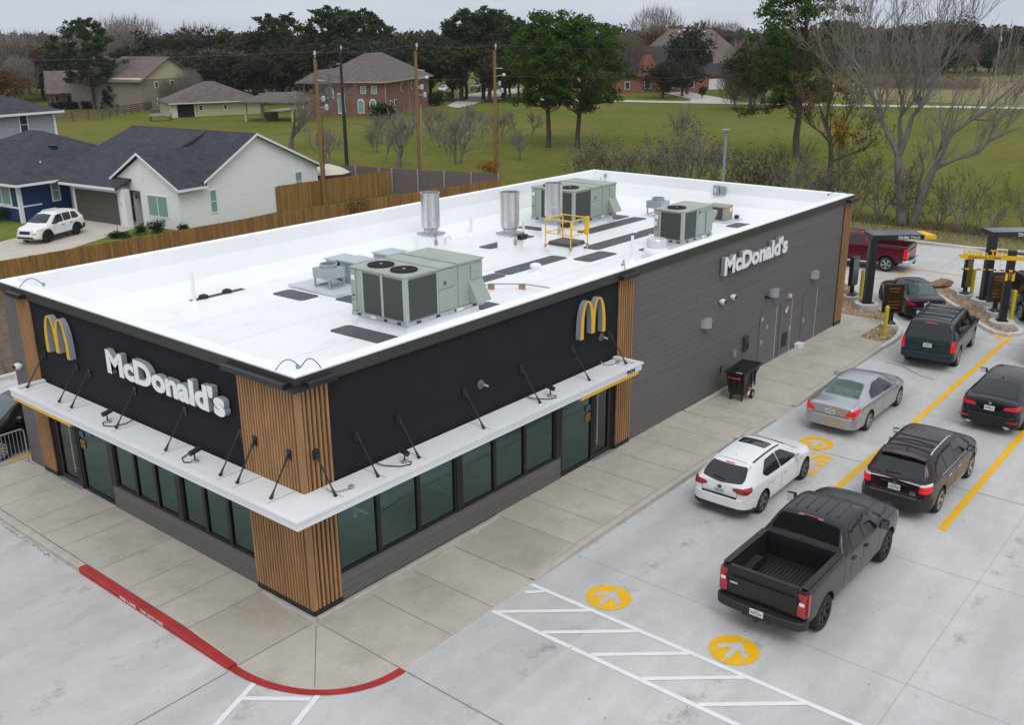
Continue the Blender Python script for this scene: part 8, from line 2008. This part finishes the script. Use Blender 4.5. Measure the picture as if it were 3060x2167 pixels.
def haze_tree(seed, h, cr, low, n=2600, key=None, mats=M_twig):
    """leafless far tree: trunk, limbs and a fine spray of twigs"""
    rng = random.Random(seed); tb = MB(); tw_ = MB()
    tb.tube([(0, 0, -.3), (0, 0, h*.3)], [.3, .22], 6, cap=False)
    for i in range(26):
        a = rng.random()*6.283; r_ = cr*math.sqrt(rng.random()); z = h*rng.uniform(low+.1, .92); tb.tube(wander(rng, (0, 0, h*.22), (r_*math.cos(a), r_*math.sin(a), z*(1-.25*(r_/cr)**2)), 5, .12), [.16, .11, .08, .06, .05, .03], 4, cap=False)
    for i in range(n):
        d = Vector((rng.gauss(0, 1), rng.gauss(0, 1), rng.gauss(.2, 1))).normalized()*rng.random()**.45
        p_ = Vector((d.x*cr, d.y*cr, h*(low+1)/2+d.z*h*(1-low)/2)); dr = (Vector((p_.x, p_.y, (p_.z-h*low*.6)))).normalized()+Vector((rng.gauss(0, .4), rng.gauss(0, .4), .5+rng.gauss(0, .3))); dr.normalize(); L_ = rng.uniform(.7, 1.9); q = dr.orthogonal().normalized()*.045; q = Matrix.Rotation(rng.random()*6.28, 3, dr) @ q
        o_ = len(tw_.v); tw_.v += [tuple(p_-q), tuple(p_+q), tuple(p_+dr*L_)]; tw_.f.append((o_, o_+1, o_+2)); tw_.m.append(0)
    return [('trunk', tb.mesh('trunk', M_barkg)), ('twigs', tw_.mesh('twigs', mats))]
FPX = 2921.13*2293/3060
def ray(dx, dy):
    return (fw+rt*((dx-1146.5)/FPX)-up*((dy-811.9)/FPX))
def spot(dx, dist, dy=75):
    d = ray(dx, dy); h = Vector((d.x, d.y)).normalized(); return CP.x+h.x*dist, CP.y+h.y*dist
def top_at(dx, dy, dist): d = ray(dx, dy); return CP.z+dist*d.z/math.hypot(d.x, d.y)
# ---- the big trees of the middle ground
plant('pine_tree', 'big green pine with bare lower trunk, left of the close pair in the field', 'tree', (78.5, 54.0, -.2), pine_mesh(1, 14.2, 4.8, .34, nb=70, limbs=[(0, 0, 4.4, -2.3, 2.9, 5.3)]))
plant('pine_tree', 'big green pine with broad crown, right of the close pair in the field', 'tree', (81.1, 51.8, -.2), pine_mesh(2, 13.6, 6.0, .34, nb=86, limbs=[(0, 0, 4.0, 2.6, -2.8, 5.2)]))
plant('pine_tree', 'tall ragged pine with forked trunk behind the autumn-leaved tree', 'tree', (86.1, 27.4, -.2), pine_mesh(3, 17.5, 6.0, .30, nb=92, fork=.9, limbs=[(0, 0, 5.4, -2.2, 5.6, 4.3), (0, 0, 6.4, 1.8, -4.0, 6.6), (0, 0, 7.5, -1.5, 5.0, 8.0)]))
plant('pine_tree', 'tall lone pine with bare trunk beside the cream gabled house far left', 'tree', (80.0, 158.0, -.2), pine_mesh(4, 15.0, 6.4, .30, 'pine2', leaves=70, ls=.6, nb=66))
# big bare tree by the lot, limbs set out from the trunk
rng = random.Random(21); tb = MB(); LAT = Vector((.307, -.952, 0)); DEP = Vector((.952, .307, 0)); B0 = Vector((54.8, 6.0, 0))
tips = []
par = dict(n=[5, 3, 3], wob=.10, up=.10, ang=.62, lr=.66, rr=.55, t0=.30, rmin=.012, barklev=0)
def limb(pts, r0, r1, dep=(0, 0), twigs=8, L0=2.6):
    n = len(pts); P3 = [LAT*a+DEP*(dep[0]+(dep[1]-dep[0])*k/(n-1))+Vector((0, 0, b)) for k, (a, b) in enumerate(pts)]
    P3 = [Vector(q) for q in bs3(P3)]; m_ = len(P3); rs = [r0+(r1-r0)*k/(m_-1) for k in range(m_)]
    tb.tube(P3, rs, 8, 0, cap=False)
    for i in range(twigs):
        t = .25+.75*(i+rng.random())/twigs; k = min(m_-2, int(t*(m_-1))); d = (P3[k+1]-P3[k]).normalized(); ax = Matrix.Rotation(rng.random()*6.28, 3, d) @ d.orthogonal().normalized()
        grow(rng, P3[k], Matrix.Rotation(rng.uniform(.25, .75), 3, ax) @ d+Vector((0, 0, .25)), L0*rng.uniform(.7, 1.2), max(.014, rs[k]*.5), 1, 4, tb, par, tips)
def bs3(P_):
    out = [P_[0]]
    for i in range(len(P_)-1):
        a, b = P_[i], P_[i+1]; p0 = P_[max(0, i-1)]; p3 = P_[min(len(P_)-1, i+2)]
        for k in (1, 2, 3):
            t = k/3; out.append(.5*((2*a)+(b-p0)*t+(2*p0-5*a+4*b-p3)*t*t+(3*a-p0-3*b+p3)*t**3))
    return out
limb([(.03, -.3), (-.18, 1.38), (-.53, 3.26), (-.70, 4.38)], .36, .26, (0, 0), 1, 1.5)
limb([(-.7, 4.38), (-1.26, 5.47), (-1.81, 6.47), (-2.35, 7.47), (-2.82, 8.55), (-3.87, 10.25), (-5.04, 11.49), (-5.6, 12.6)], .20, .03, (0, -1.2), 20)
limb([(-1.81, 6.47), (-2.75, 7.0), (-3.63, 7.82), (-4.83, 9.26), (-6.0, 10.5)], .10, .025, (-.3, 1.2), 12)
limb([(-.7, 4.38), (-.69, 5.49), (-.87, 6.76), (-.67, 7.31), (-1.3, 9.1), (-1.87, 11.13), (-1.83, 12.6)], .17, .03, (0, 1.6), 18)
limb([(-.6, 4.5), (-.25, 5.87), (-.11, 6.96), (.3, 7.6), (-.13, 8.2), (-.19, 9.5), (.28, 11), (.9, 12.6)], .18, .03, (0, -1.8), 18)
limb([(-.11, 6.96), (.56, 7.87), (.92, 9.12), (1.84, 11.12), (2.7, 12.6)], .12, .03, (-.5, .6), 16)
limb([(-2.35, 7.47), (-3.2, 9.0), (-3.9, 11), (-4.0, 12.4)], .09, .025, (0, 1.5), 12)
plant('bare_tree', 'big leafless grey tree with fan of upright limbs right of the roof corner', 'tree', B0, [('branches', smooth_(tb.mesh('branches', [M_barkg, M_twig])))])
tb = MB(); rng = random.Random(22)
limb([(.65, -.3), (1.08, 1.92), (1.44, 3.35), (1.95, 4.84), (2.32, 5.94), (3.38, 6.87), (4.54, 7.96), (5.93, 9.52)], .30, .035, (0, -1.0), 14, 2.2)
limb([(1.7, 3.7), (2.86, 4.33), (4.0, 4.66), (4.72, 5.46), (6.38, 6.36)], .15, .03, (0, 1.0), 10, 1.8)
limb([(3.38, 6.87), (4.69, 6.82), (6.23, 7.4)], .08, .025, (-.4, .8), 8, 1.8)
limb([(.85, .6), (.75, 2.4), (.95, 3.6), (.55, 4.6)], .12, .03, (.2, .5), 5, 1.4)
plant('bare_tree', 'leaning leafless tree with long limbs spreading right beside the big grey one', 'tree', B0, [('branches', smooth_(tb.mesh('branches', [M_barkg, M_twig])))])
# autumn-leaved dark tree
tb = MB(); rng = random.Random(23); tips = []; B1 = Vector((66.3, 15.7, 0))
limb([(-.02, -.3), (-.14, 2.4), (-.41, 4.1), (-.8, 5.44), (-.61, 6.9), (-.7, 8.2)], .26, .05, (0, .4), 12, 2.0); limb([(-.3, 3.7), (-1.1, 4.5), (-1.9, 5.1), (-2.6, 6.4)], .14, .03, (0, -.6), 8, 1.7)
limb([(-.3, 3.9), (.4, 4.8), (.8, 5.8), (1.1, 7.0)], .13, .03, (0, .8), 8, 1.7); limb([(-.1, 2.2), (1.0, 2.7), (2.14, 3.26), (3.0, 4.0)], .11, .03, (0, -.4), 8, 1.6)
lf = MB()
for _ in range(1500): p_ = rng.choice(tips); leaf(lf, rng, p_+Vector((rng.gauss(0, .2), rng.gauss(0, .2), rng.gauss(0, .2))), .22)
plant('autumn_tree', 'dark crooked tree with sparse orange leaves left of the big bare tree', 'tree', B1, [('branches', smooth_(tb.mesh('branches', [M_bark, M_twigb]))), ('leaves', lf.mesh('leaves', LF['rust']))])
lf = MB(); rng = random.Random(24)
tb = MB(); limb([(0, -.2), (.1, 1.2), (-.1, 2.4), (.2, 3.6)], .07, .02, (0, .2), 8, 1.3)
for _ in range(700): p_ = rng.choice(tips[-200:]); leaf(lf, rng, p_+Vector((rng.gauss(0, .2), rng.gauss(0, .2), rng.gauss(0, .2))), .2)
plant('sapling', 'thin sapling with golden leaves at the foot of the crooked dark tree', 'tree', (63.5, 14.0, 0), [('branches', tb.mesh('branches', [M_bark, M_twigb])), ('leaves', lf.mesh('leaves', LF['gold']))])
# ---- thicket behind the lot
PT = dict(n=[5, 4, 3], wob=.13, up=.06, ang=.60, lr=.62, rr=.55, t0=.30, rmin=.009, barklev=1)
thick = [bare_mesh(31, 5.8, PT, 4, .06, .45, 'shrub', 520, .17, 4, .35, [M_barkg, M_twig]), bare_mesh(32, 5.6, PT, 4, .07, .45, 'olive', 330, .17, 3, .30, [M_barkg, M_twig]), bare_mesh(33, 6.2, PT, 4, .08, .45, 'shrub', 110, .15, 3, .28, [M_twig, M_twigb]), bare_mesh(34, 4.2, PT, 3, .05, .5, 'shrub', 800, .18, 5, .5, [M_twigb, M_twig])]
TL = ['tangled shrub with sparse olive leaves in the thicket behind the roof', 'slender half-bare tree with olive leaves in the thicket behind the roof', 'tall leafless grey-stemmed shrub in the thicket behind the lot', 'low leafy evergreen shrub in the thicket behind the roof edge']
def dup_plant(parts, name, label, cat, loc, group, rz, sc):
    return plant(name, label, cat, loc, parts, group, rz, sc)
rng = random.Random(77)
for i in range(26):
    u = i/25; y = 33.5-u*46; x = 57.8-2.6*min(1, u*1.5)+rng.gauss(0, .9); k = rng.choice((0, 0, 1, 2, 3) if u < .62 else (2, 2, 1)); s_ = rng.uniform(.80, 1.12)*(1 if u < .62 else .80)
    lab = TL[k] if u < .62 else ['', 'thin half-bare sapling along the fence line by the bare trees', 'leafless grey shrub along the fence line by the bare trees'][k]
    dup_plant(thick[k], 'shrub', lab, 'shrub', (x, y, -.2), 'shrubs of the thicket behind the lot', rng.random()*6.28, (s_, s_, s_*rng.uniform(.85, 1.1)))
mb = MB(); rng = random.Random(8)      # rank grass and litter under the thicket
for i in range(9000):
    y = rng.uniform(-16, 34); x = 54.4+rng.gauss(0, 1.3)+(1.6 if y > 20 else 0); h = rng.uniform(.10, .62)*rng.uniform(.4, 1); a = rng.random()*6.28; q = Vector((math.cos(a), math.sin(a), 0))*.035; l = Vector((rng.gauss(0, .22), rng.gauss(0, .22), h)); b = Vector((x, y, -.1))
    o_ = len(mb.v); mb.v += [tuple(b-q), tuple(b+q), tuple(b+l)]; mb.f.append((o_, o_+1, o_+2)); mb.m.append(rng.choice((0, 0, 0, 1)))
for i in range(5000):
    y = rng.uniform(-20, 12); x = rng.uniform(49.9, 53.5) if y < 4 else rng.uniform(49.3, 53.5); h = rng.uniform(.04, .14); a = rng.random()*6.28; q = Vector((math.cos(a), math.sin(a), 0))*.02; l = Vector((rng.gauss(0, .06), rng.gauss(0, .06), h)); b = Vector((x, y, -.04))
    o_ = len(mb.v); mb.v += [tuple(b-q), tuple(b+q), tuple(b+l)]; mb.f.append((o_, o_+1, o_+2)); mb.m.append(rng.choice((2, 2, 1)))
tag(mb.build('rank_grass', [mat('dead_grass', (.135, .100, .052), .95), mat('weed_green', (.085, .115, .025), .95), mat('straw_grass', (.22, .19, .09), .95)]), 'brown rank grass and weeds along the fence line behind the lot', 'grass', kind='stuff')
# ---- orchard of small leafless trees in the field
PO = dict(n=[5, 4, 3], wob=.12, up=.09, ang=.72, lr=.74, rr=.60, t0=.45, rmin=.015, barklev=1)
orch = [bare_mesh(41, 5.2, PO, 4, .10, .30, stems=2, spread=.25), bare_mesh(42, 4.6, PO, 4, .09, .30, stems=2, spread=.3), bare_mesh(43, 4.4, PO, 4, .07, .32)]
OR = [(54.15, 63.46, 1.06, 'leafless orchard tree beside the foot of the dark utility pole'), (63.5, 66.6, 0.90, 'small leafless orchard tree below the left corner of the brick house'), (59.5, 60.7, 0.90, 'leafless forked orchard tree left of the biggest orchard tree'), (56.1, 55.3, 1.62, 'biggest leafless orchard tree, spreading in front of the brick house'),
      (76.2, 69.8, 1.23, 'slim leafless orchard tree far right of the brick house wall'), (71.3, 64.2, 1.12, 'leafless orchard tree second behind the middle brown pole'), (66.0, 57.8, 0.73, 'tiny leafless orchard tree right of the middle brown pole'), (61.4, 52.3, 1.51, 'large pale leafless orchard tree between the two right brown poles'),
      (81.2, 67.8, 1.12, 'leafless orchard tree far back between the two right brown poles'), (78.7, 61.4, 1.06, 'leafless orchard tree right behind the last brown pole'), (67.7, 49.3, 1.01, 'slim leafless orchard tree left of the pine pair'), (87.0, 63.2, 1.12, 'leafless orchard tree directly behind the left pine of the pair'), (70, 73, 1.01, 'leafless orchard tree behind the middle pole near the house'), (88, 75, 1.12, 'farthest leafless orchard tree near the road'), (92, 70, 1.01, 'leafless orchard tree close to the road behind the pole')]
for i, (x, y, s_, l) in enumerate(OR): dup_plant(orch[i % 3] if s_ < 1.2 else orch[0], 'orchard_tree', l, 'tree', (x, y, -.2), 'leafless orchard trees in the field', i*1.3, (s_, s_, s_))
PB = dict(n=[4, 4, 4, 3], wob=.14, up=.05, ang=.62, lr=.72, rr=.58, t0=.40, rmin=.014, barklev=1)
plant('bare_tree', 'large crooked leafless tree leaning behind the pole at the white house', 'tree', (60.5, 77.5, -.2), bare_mesh(51, 10.5, PB, 4, .30, .30))
tb = MB(); rng = random.Random(52); par = PB
LAT = Vector((.80, -.60, 0)); DEP = Vector((.60, .80, 0)); limb([(0, -.2), (.9, 1.8), (2.3, 3.2), (3.6, 4.6), (5.2, 5.4)], .22, .03, (0, -.5), 14, 2.2)
plant('bare_tree', 'slanting leafless tree growing right out of the same spot behind the white house', 'tree', (60.4, 78.0, -.2), [('branches', smooth_(tb.mesh('branches', [M_barkg, M_twig])))])
plant('bare_bush', 'round brown leafless bush alone in the field beyond the thicket', 'shrub', (98.8, 48.7, -.2), bare_mesh(53, 5.0, PT, 3, .06, .45, None, 0, .2, 7, .42, [M_twigb, M_twig]))
# ---- yard plants
def bush(name, label, loc, r, key, n=10, leaves=160, ls=.10, flat=.8, h=None):
    rng = random.Random(hash(label) % 997 if False else len(label)*7+int(loc[0]*3)); lf = MB(); tb = MB(); tb.tube([(0, 0, -.1), (0, 0, r*.9)], [.04, .02], 5, cap=False)
    for _ in range(n): a = rng.random()*6.28; q = r*.7*math.sqrt(rng.random()); clump(lf, rng, (q*math.cos(a), q*math.sin(a), (h or r)*rng.uniform(.35, .85)), r*.5, leaves, ls, 0, flat, .5)
    plant(name, label, 'shrub', loc, [('stem', tb.mesh('stem', M_bark)), ('foliage', lf.mesh('foliage', LF[key]))])
bush('shrub', 'dark green rounded bush against the blue house by its white post', (18.2, 56.6, -.15), .95, 'bush'); bush('shrub', 'loose green bush under the big window of the white house', (22.7, 43.6, -.15), .75, 'bush', 9, 120, .12); bush('shrub', 'tall narrow green bush at the corner of the white house', (24.0, 42.6, -.15), .5, 'bush', 8, 120, .10, 1.2)
bush('shrub', 'low spreading juniper on the lawn edge by the driveway', (20.2, 44.1, -.15), .85, 'bush', 12, 130, .10, .35, .35); bush('shrub', 'small leafy bush beside the porch step of the white house', (21.6, 43.9, -.15), .55, 'bush', 8, 120, .10, .5)
bush('shrub', 'golden yellow bush at the foot of the rightmost brown pole', (57.2, 44.4, -.15), 1.25, 'gold', 12, 60, .2); bush('shrub', 'sparse grey-green bush poking over the cedar fence by the pole', (31.5, 33.6, -.15), .9, 'shrub', 10, 60, .12, 1.3, 2.4)
bush('shrub', 'dark palm-like bush at the left corner of the brick house', (95.5, 99.5, -.15), 2.1, 'bush', 12, 110, .4); bush('shrub', 'dark green rounded shrub at the right end of the brick house', (121, 113, -.15), 2.3, 'bush', 14, 110, .4)
for x, y, h, l in ((82, 155.2, 4.8, 'dark trimmed evergreen, left and lightest of the three by the taupe house'), (86.4, 155.6, 5.4, 'dark trimmed evergreen cone, middle of the three by the taupe house'), (88.6, 152.8, 5.8, 'dark trimmed evergreen cone, right of the three by the taupe house')):
    rng = random.Random(int(h*10)); lf = MB(); tb = MB(); tb.tube([(0, 0, -.2), (0, 0, h*.7)], [.12, .04], 6, cap=False)
    for _ in range(60): z = h*rng.random()**1.2*.92; q = 2.3*(1-(z/h)**2.2)**.7*math.sqrt(rng.random()); a = rng.random()*6.28; clump(lf, rng, (q*math.cos(a), q*math.sin(a), z+.1), .55, 60, .3, 0, .9, .6)
    plant('evergreen_shrub', l, 'shrub', (x, y, -.2), [('stem', tb.mesh('stem', M_bark)), ('foliage', lf.mesh('foliage', LF['cyp' if 'lightest' not in l else 'bush']))])
lf = MB(); rng = random.Random(6)
for _ in range(70): clump(lf, rng, (rng.uniform(-3.6, 3.6), rng.uniform(-.5, .5), rng.uniform(.2, 1.2)), .5, 40, .3, 0, .8)
t = plant('hedge', 'low clipped dark hedge in front of the porch house far left', 'hedge', (78.0, 161.5, -.2), [('foliage', lf.mesh('foliage', LF['cyp']))], rz=R(-30))
# small trees at the left edge beyond the front corner
plant('sapling', 'young staked tree in the mulch bed beyond the left front corner', 'tree', (3.4, 22.5, -.1), bare_mesh(61, 3.5, PO, 3, .045, .5, 'shrub', 200, .12))
# ---- the treeline
K = {'oak': [round_mesh(71, 10, 5.6, .18, 'oak', 52, 46, .75), round_mesh(72, 10, 6.2, .15, 'oak', 56, 46, .8), round_mesh(73, 10, 5.0, .2, 'oak', 46, 46, .75)],
     'olive': [round_mesh(74, 10, 5.6, .2, 'olive', 50, 44, .75), round_mesh(75, 10, 5.2, .22, 'olive', 46, 44, .75)], 'rust': [round_mesh(76, 10, 6.0, .2, 'rust', 48, 40, .7)],
     'pine': [pine_mesh(77, 14, 4.2, .42, 'pine2', 40, .75, 44), pine_mesh(78, 14, 3.8, .5, 'pine2', 40, .75, 36), pine_mesh(79, 14, 4.6, .38, 'pine2', 40, .75, 46)],
     'bare': [haze_tree(80, 10, 5.0, .15), haze_tree(81, 10, 5.6, .12), haze_tree(82, 10, 4.4, .2)], 'bareb': [haze_tree(83, 10, 5.2, .08, 2600, None, M_twigb), haze_tree(84, 10, 4.6, .1, 2400, None, M_twigb)]}
HN = {'oak': 10.6, 'olive': 10.6, 'rust': 10.6, 'pine': 14.3, 'bare': 10.4, 'bareb': 10.4}
LBL = {'oak': 'dark rounded evergreen oak', 'olive': 'olive-brown broad oak', 'rust': 'rust-brown leafy oak', 'pine': 'dark flat-topped tall pine', 'bare': 'pale leafless grey tree', 'bareb': 'brownish leafless tree'}
def where(dx):
    for x, s_ in ((130, 'far left behind the roadside'), (330, 'behind the lone pine far left'), (560, 'behind the cream gabled house'), (720, 'left of the brick house roof'), (960, 'behind the brick house roof'), (1150, 'behind the right brown poles'), (1420, 'behind the pine pair'), (1660, 'behind the houses across the road'), (1850, 'behind the tall ragged pine'), (2100, 'behind the big bare tree')):
        if dx < x: return s_
    return 'at the far right edge'
rng = random.Random(99)
def tree_at(dx, dist, dy, kind, wf=1.0, label=None, i=None):
    x, y = spot(dx, dist); h = max(3, top_at(dx, dy, dist)+.2); s_ = h/HN[kind]
    return plant({'pine': 'pine_tree', 'bare': 'bare_tree', 'bareb': 'bare_tree'}.get(kind, 'oak_tree'), label or f'{LBL[kind]} in the treeline {where(dx)}', 'tree', (x, y, -.2), K[kind][(i if i is not None else rng.randrange(9)) % len(K[kind])], 'trees of the far treeline', rng.random()*6.28, (s_*wf, s_*wf, s_))
TR = [ # dx, distance, top dy, kind, width factor
 (8, 245, 72, 'bare', 1.3), (45, 260, 70, 'bare', 1.4), (90, 250, 74, 'bareb', 1.3), (130, 230, 78, 'oak', 1.2), (170, 265, 72, 'bare', 1.4), (215, 270, 74, 'bareb', 1.4), (262, 245, 38, 'bare', 1.0), (300, 265, 36, 'bare', .9), (20, 232, 92, 'bareb', 1.3), (75, 232, 100, 'rust', 1.0), (115, 238, 105, 'bare', 1.0), (28, 222, 125, 'bare', .9), (150, 228, 100, 'bareb', 1.2),
 (345, 240, 66, 'oak', 1.1), (395, 235, 58, 'oak', 1.25), (445, 240, 52, 'bareb', 1.2), (480, 235, 60, 'oak', 1.2), (530, 230, 56, 'olive', 1.1), (575, 232, 62, 'oak', 1.2), (610, 228, 34, 'pine', .9), (640, 240, 32, 'pine', .9), (665, 225, 68, 'oak', 1.2), (700, 220, 62, 'oak', 1.25), (430, 205, 100, 'oak', 1.2), (370, 210, 112, 'bareb', 1.3), (500, 200, 104, 'oak', 1.3), (560, 195, 110, 'oak', 1.2), (470, 215, 108, 'bare', .9), (515, 212, 112, 'bare', .9), (620, 205, 92, 'oak', 1.3), (680, 204, 88, 'oak', 1.3),
 (740, 215, 16, 'pine', 1.1), (775, 222, 20, 'pine', 1.0), (815, 218, 24, 'pine', 1.0), (850, 225, 42, 'pine', .8), (745, 200, 76, 'oak', 1.3), (800, 198, 74, 'oak', 1.35), (855, 200, 78, 'oak', 1.3), (905, 205, 66, 'olive', 1.1), (945, 215, 62, 'olive', 1.0), (900, 202, 96, 'oak', 1.2), (960, 206, 100, 'oak', 1.0), (820, 204, 92, 'oak', 1.3), (760, 200, 94, 'oak', 1.3),
 (1010, 205, 50, 'pine', .9), (1040, 200, 24, 'pine', 1.0), (1080, 198, 18, 'pine', 1.1), (1125, 205, 28, 'pine', 1.05), (1160, 210, 44, 'pine', .8), (1030, 196, 84, 'olive', 1.15), (1095, 192, 80, 'olive', 1.1), (1130, 198, 70, 'oak', 1.0), (985, 260, 84, 'bareb', 1.0), (1180, 200, 84, 'oak', 1.0), (1010, 205, 120, 'oak', .8), (1140, 200, 110, 'olive', .9),
 (1230, 230, 70, 'oak', 1.2), (1290, 240, 74, 'bareb', 1.2), (1350, 245, 78, 'oak', 1.1), (1395, 250, 74, 'bareb', 1.1), (1420, 225, 92, 'bareb', .9), (1470, 285, 12, 'bare', .8), (1445, 262, 66, 'rust', 1.1), (1500, 258, 56, 'rust', 1.1), (1545, 215, 46, 'oak', .7), (1580, 300, 44, 'bareb', .9), (1630, 305, 48, 'bareb', .9), (1560, 310, 60, 'bareb', 1.1), (1655, 290, 62, 'oak', .8), (1400, 255, 84, 'bareb', .9), (1670, 235, 86, 'bare', .8),
 (1690, 170, 88, 'olive', .9), (1720, 185, 76, 'oak', 1.0), (1765, 200, 78, 'oak', 1.1), (1655, 172, 132, 'bareb', .8), (1700, 175, 126, 'bare', .8),
 (1820, 320, 62, 'bareb', 1.3), (1870, 330, 60, 'oak', 1.2), (1920, 340, 54, 'oak', 1.2), (1965, 330, 56, 'bareb', 1.2), (2010, 335, 52, 'oak', 1.1), (2060, 330, 38, 'oak', 1.3), (2105, 340, 44, 'bareb', 1.2), (2150, 330, 30, 'oak', 1.1), (2195, 345, 62, 'oak', 1.2), (2240, 340, 58, 'bareb', 1.2), (2282, 330, 56, 'oak', 1.3), (1940, 300, 96, 'bare', 1.2), (2000, 300, 96, 'bareb', 1.2), (2060, 300, 96, 'bareb', 1.2), (2120, 305, 98, 'oak', 1.1), (2170, 310, 92, 'bareb', 1.0), (2280, 280, 100, 'bareb', 1.0), (2225, 315, 88, 'oak', 1.0), (1850, 290, 96, 'oak', 1.0), (1790, 300, 86, 'bareb', 1.2)]
for i, a in enumerate(TR): tree_at(*a, i=i)
# named trees across the road and at the far house
def at_xy(x, y, h, kind, label, wf=1.0, i=0): s_ = h/HN[kind]; plant('oak_tree', label, 'tree', (x, y, -.2), K[kind][i % len(K[kind])], None, x, (s_*wf, s_*wf, s_))
at_xy(160.2, 88.6, 7.9, 'oak', 'dark oak with short trunk in front of the brick house across the road', 1.15, 1); at_xy(167.5, 88.5, 7.6, 'oak', 'smaller oak just right of the oak at the brick house across the road', 1.0, 2); at_xy(160, 117, 10.5, 'olive', 'broad olive oak shading the parked far cars', 1.2, 0)
at_xy(92.5, 146.5, 7.0, 'bare', 'pale leafless tree in front of the cream gable wall', .7, 0); at_xy(84, 140, 5.2, 'bareb', 'brown leafless tree left of the cream garage roof', .8, 1)
at_xy(70, 172, 7.5, 'rust', 'thin rust-toned tree left of the porch house', 1.1, 0); at_xy(102, 150, 5.2, 'bareb', 'low brown thicket tree behind the cream garage', 1.6, 0); at_xy(112, 148, 4.6, 'bareb', 'low brown thicket tree between cream garage and brick house', 1.8, 1)
at_xy(164, 82, 2.6, 'cyp' if False else 'oak', 'small clipped shrub at the front door across the road', .7, 0)
# ---- woods fading out beyond the treeline, and the brush pile
mb = MB(); rng = random.Random(12)
for i in range(900):
    dx = rng.uniform(-60, 2360); dist = rng.uniform(380, 760); x, y = spot(dx, dist); h = rng.uniform(7, 14); r_ = rng.uniform(5, 10); mi = rng.choice((0, 0, 1, 1, 1, 2))
    for _ in range(26):
        d = Vector((rng.gauss(0, 1), rng.gauss(0, 1), rng.gauss(.3, .8))).normalized(); leaf(mb, rng, Vector((x+d.x*r_, y+d.y*r_, max(.5, h*.5+d.z*h*.5))), rng.uniform(2.4, 4.6), mi, .8)
tag(mb.build('woodland', [mat('wood_dark', (.030, .036, .026), .95, var=.3, scale=.2), mat('wood_grey', (.105, .092, .080), .95, var=.25, scale=.2), mat('wood_olive', (.06, .055, .03), .95, var=.3, scale=.2)]), 'far woods fading out to the horizon behind the treeline', 'woods', kind='stuff')
mb = MB(); rng = random.Random(13)
for i in range(2600):
    x, y = spot(rng.uniform(1960, 2210), rng.uniform(238, 258)); k = rng.random(); d = Vector((rng.gauss(0, 1), rng.gauss(0, 1), rng.gauss(0, .5))).normalized(); p_ = Vector((x, y, k*2.0)); q = d.orthogonal().normalized()*.08; o_ = len(mb.v); l = rng.uniform(1, 3); mb.v += [tuple(p_-q), tuple(p_+q), tuple(p_+d*l)]; mb.f.append((o_, o_+1, o_+2)); mb.m.append(0)
tag(mb.build('brush_pile', M_twigb), 'long dark brush pile lying in the dry field at the far right', 'brush pile')
# ---- thin air between camera and horizon
mb = MB(); mb.box(-60, -80, -1.5, 1100, 1000, 26)
hz = mb.build('haze', []); M = bpy.data.materials.new('haze_air'); M.use_nodes = True; hz.data.materials.append(M); nt = M.node_tree; nt.nodes.clear()
vo = nd(nt, 'ShaderNodeVolumePrincipled'); vo.inputs['Color'].default_value = (.86, .91, 1, 1); vo.inputs['Density'].default_value = .00011; vo.inputs['Anisotropy'].default_value = .2
oo = nd(nt, 'ShaderNodeOutputMaterial'); nt.links.new(vo.outputs[0], oo.inputs['Volume']); tag(hz, kind='stuff')
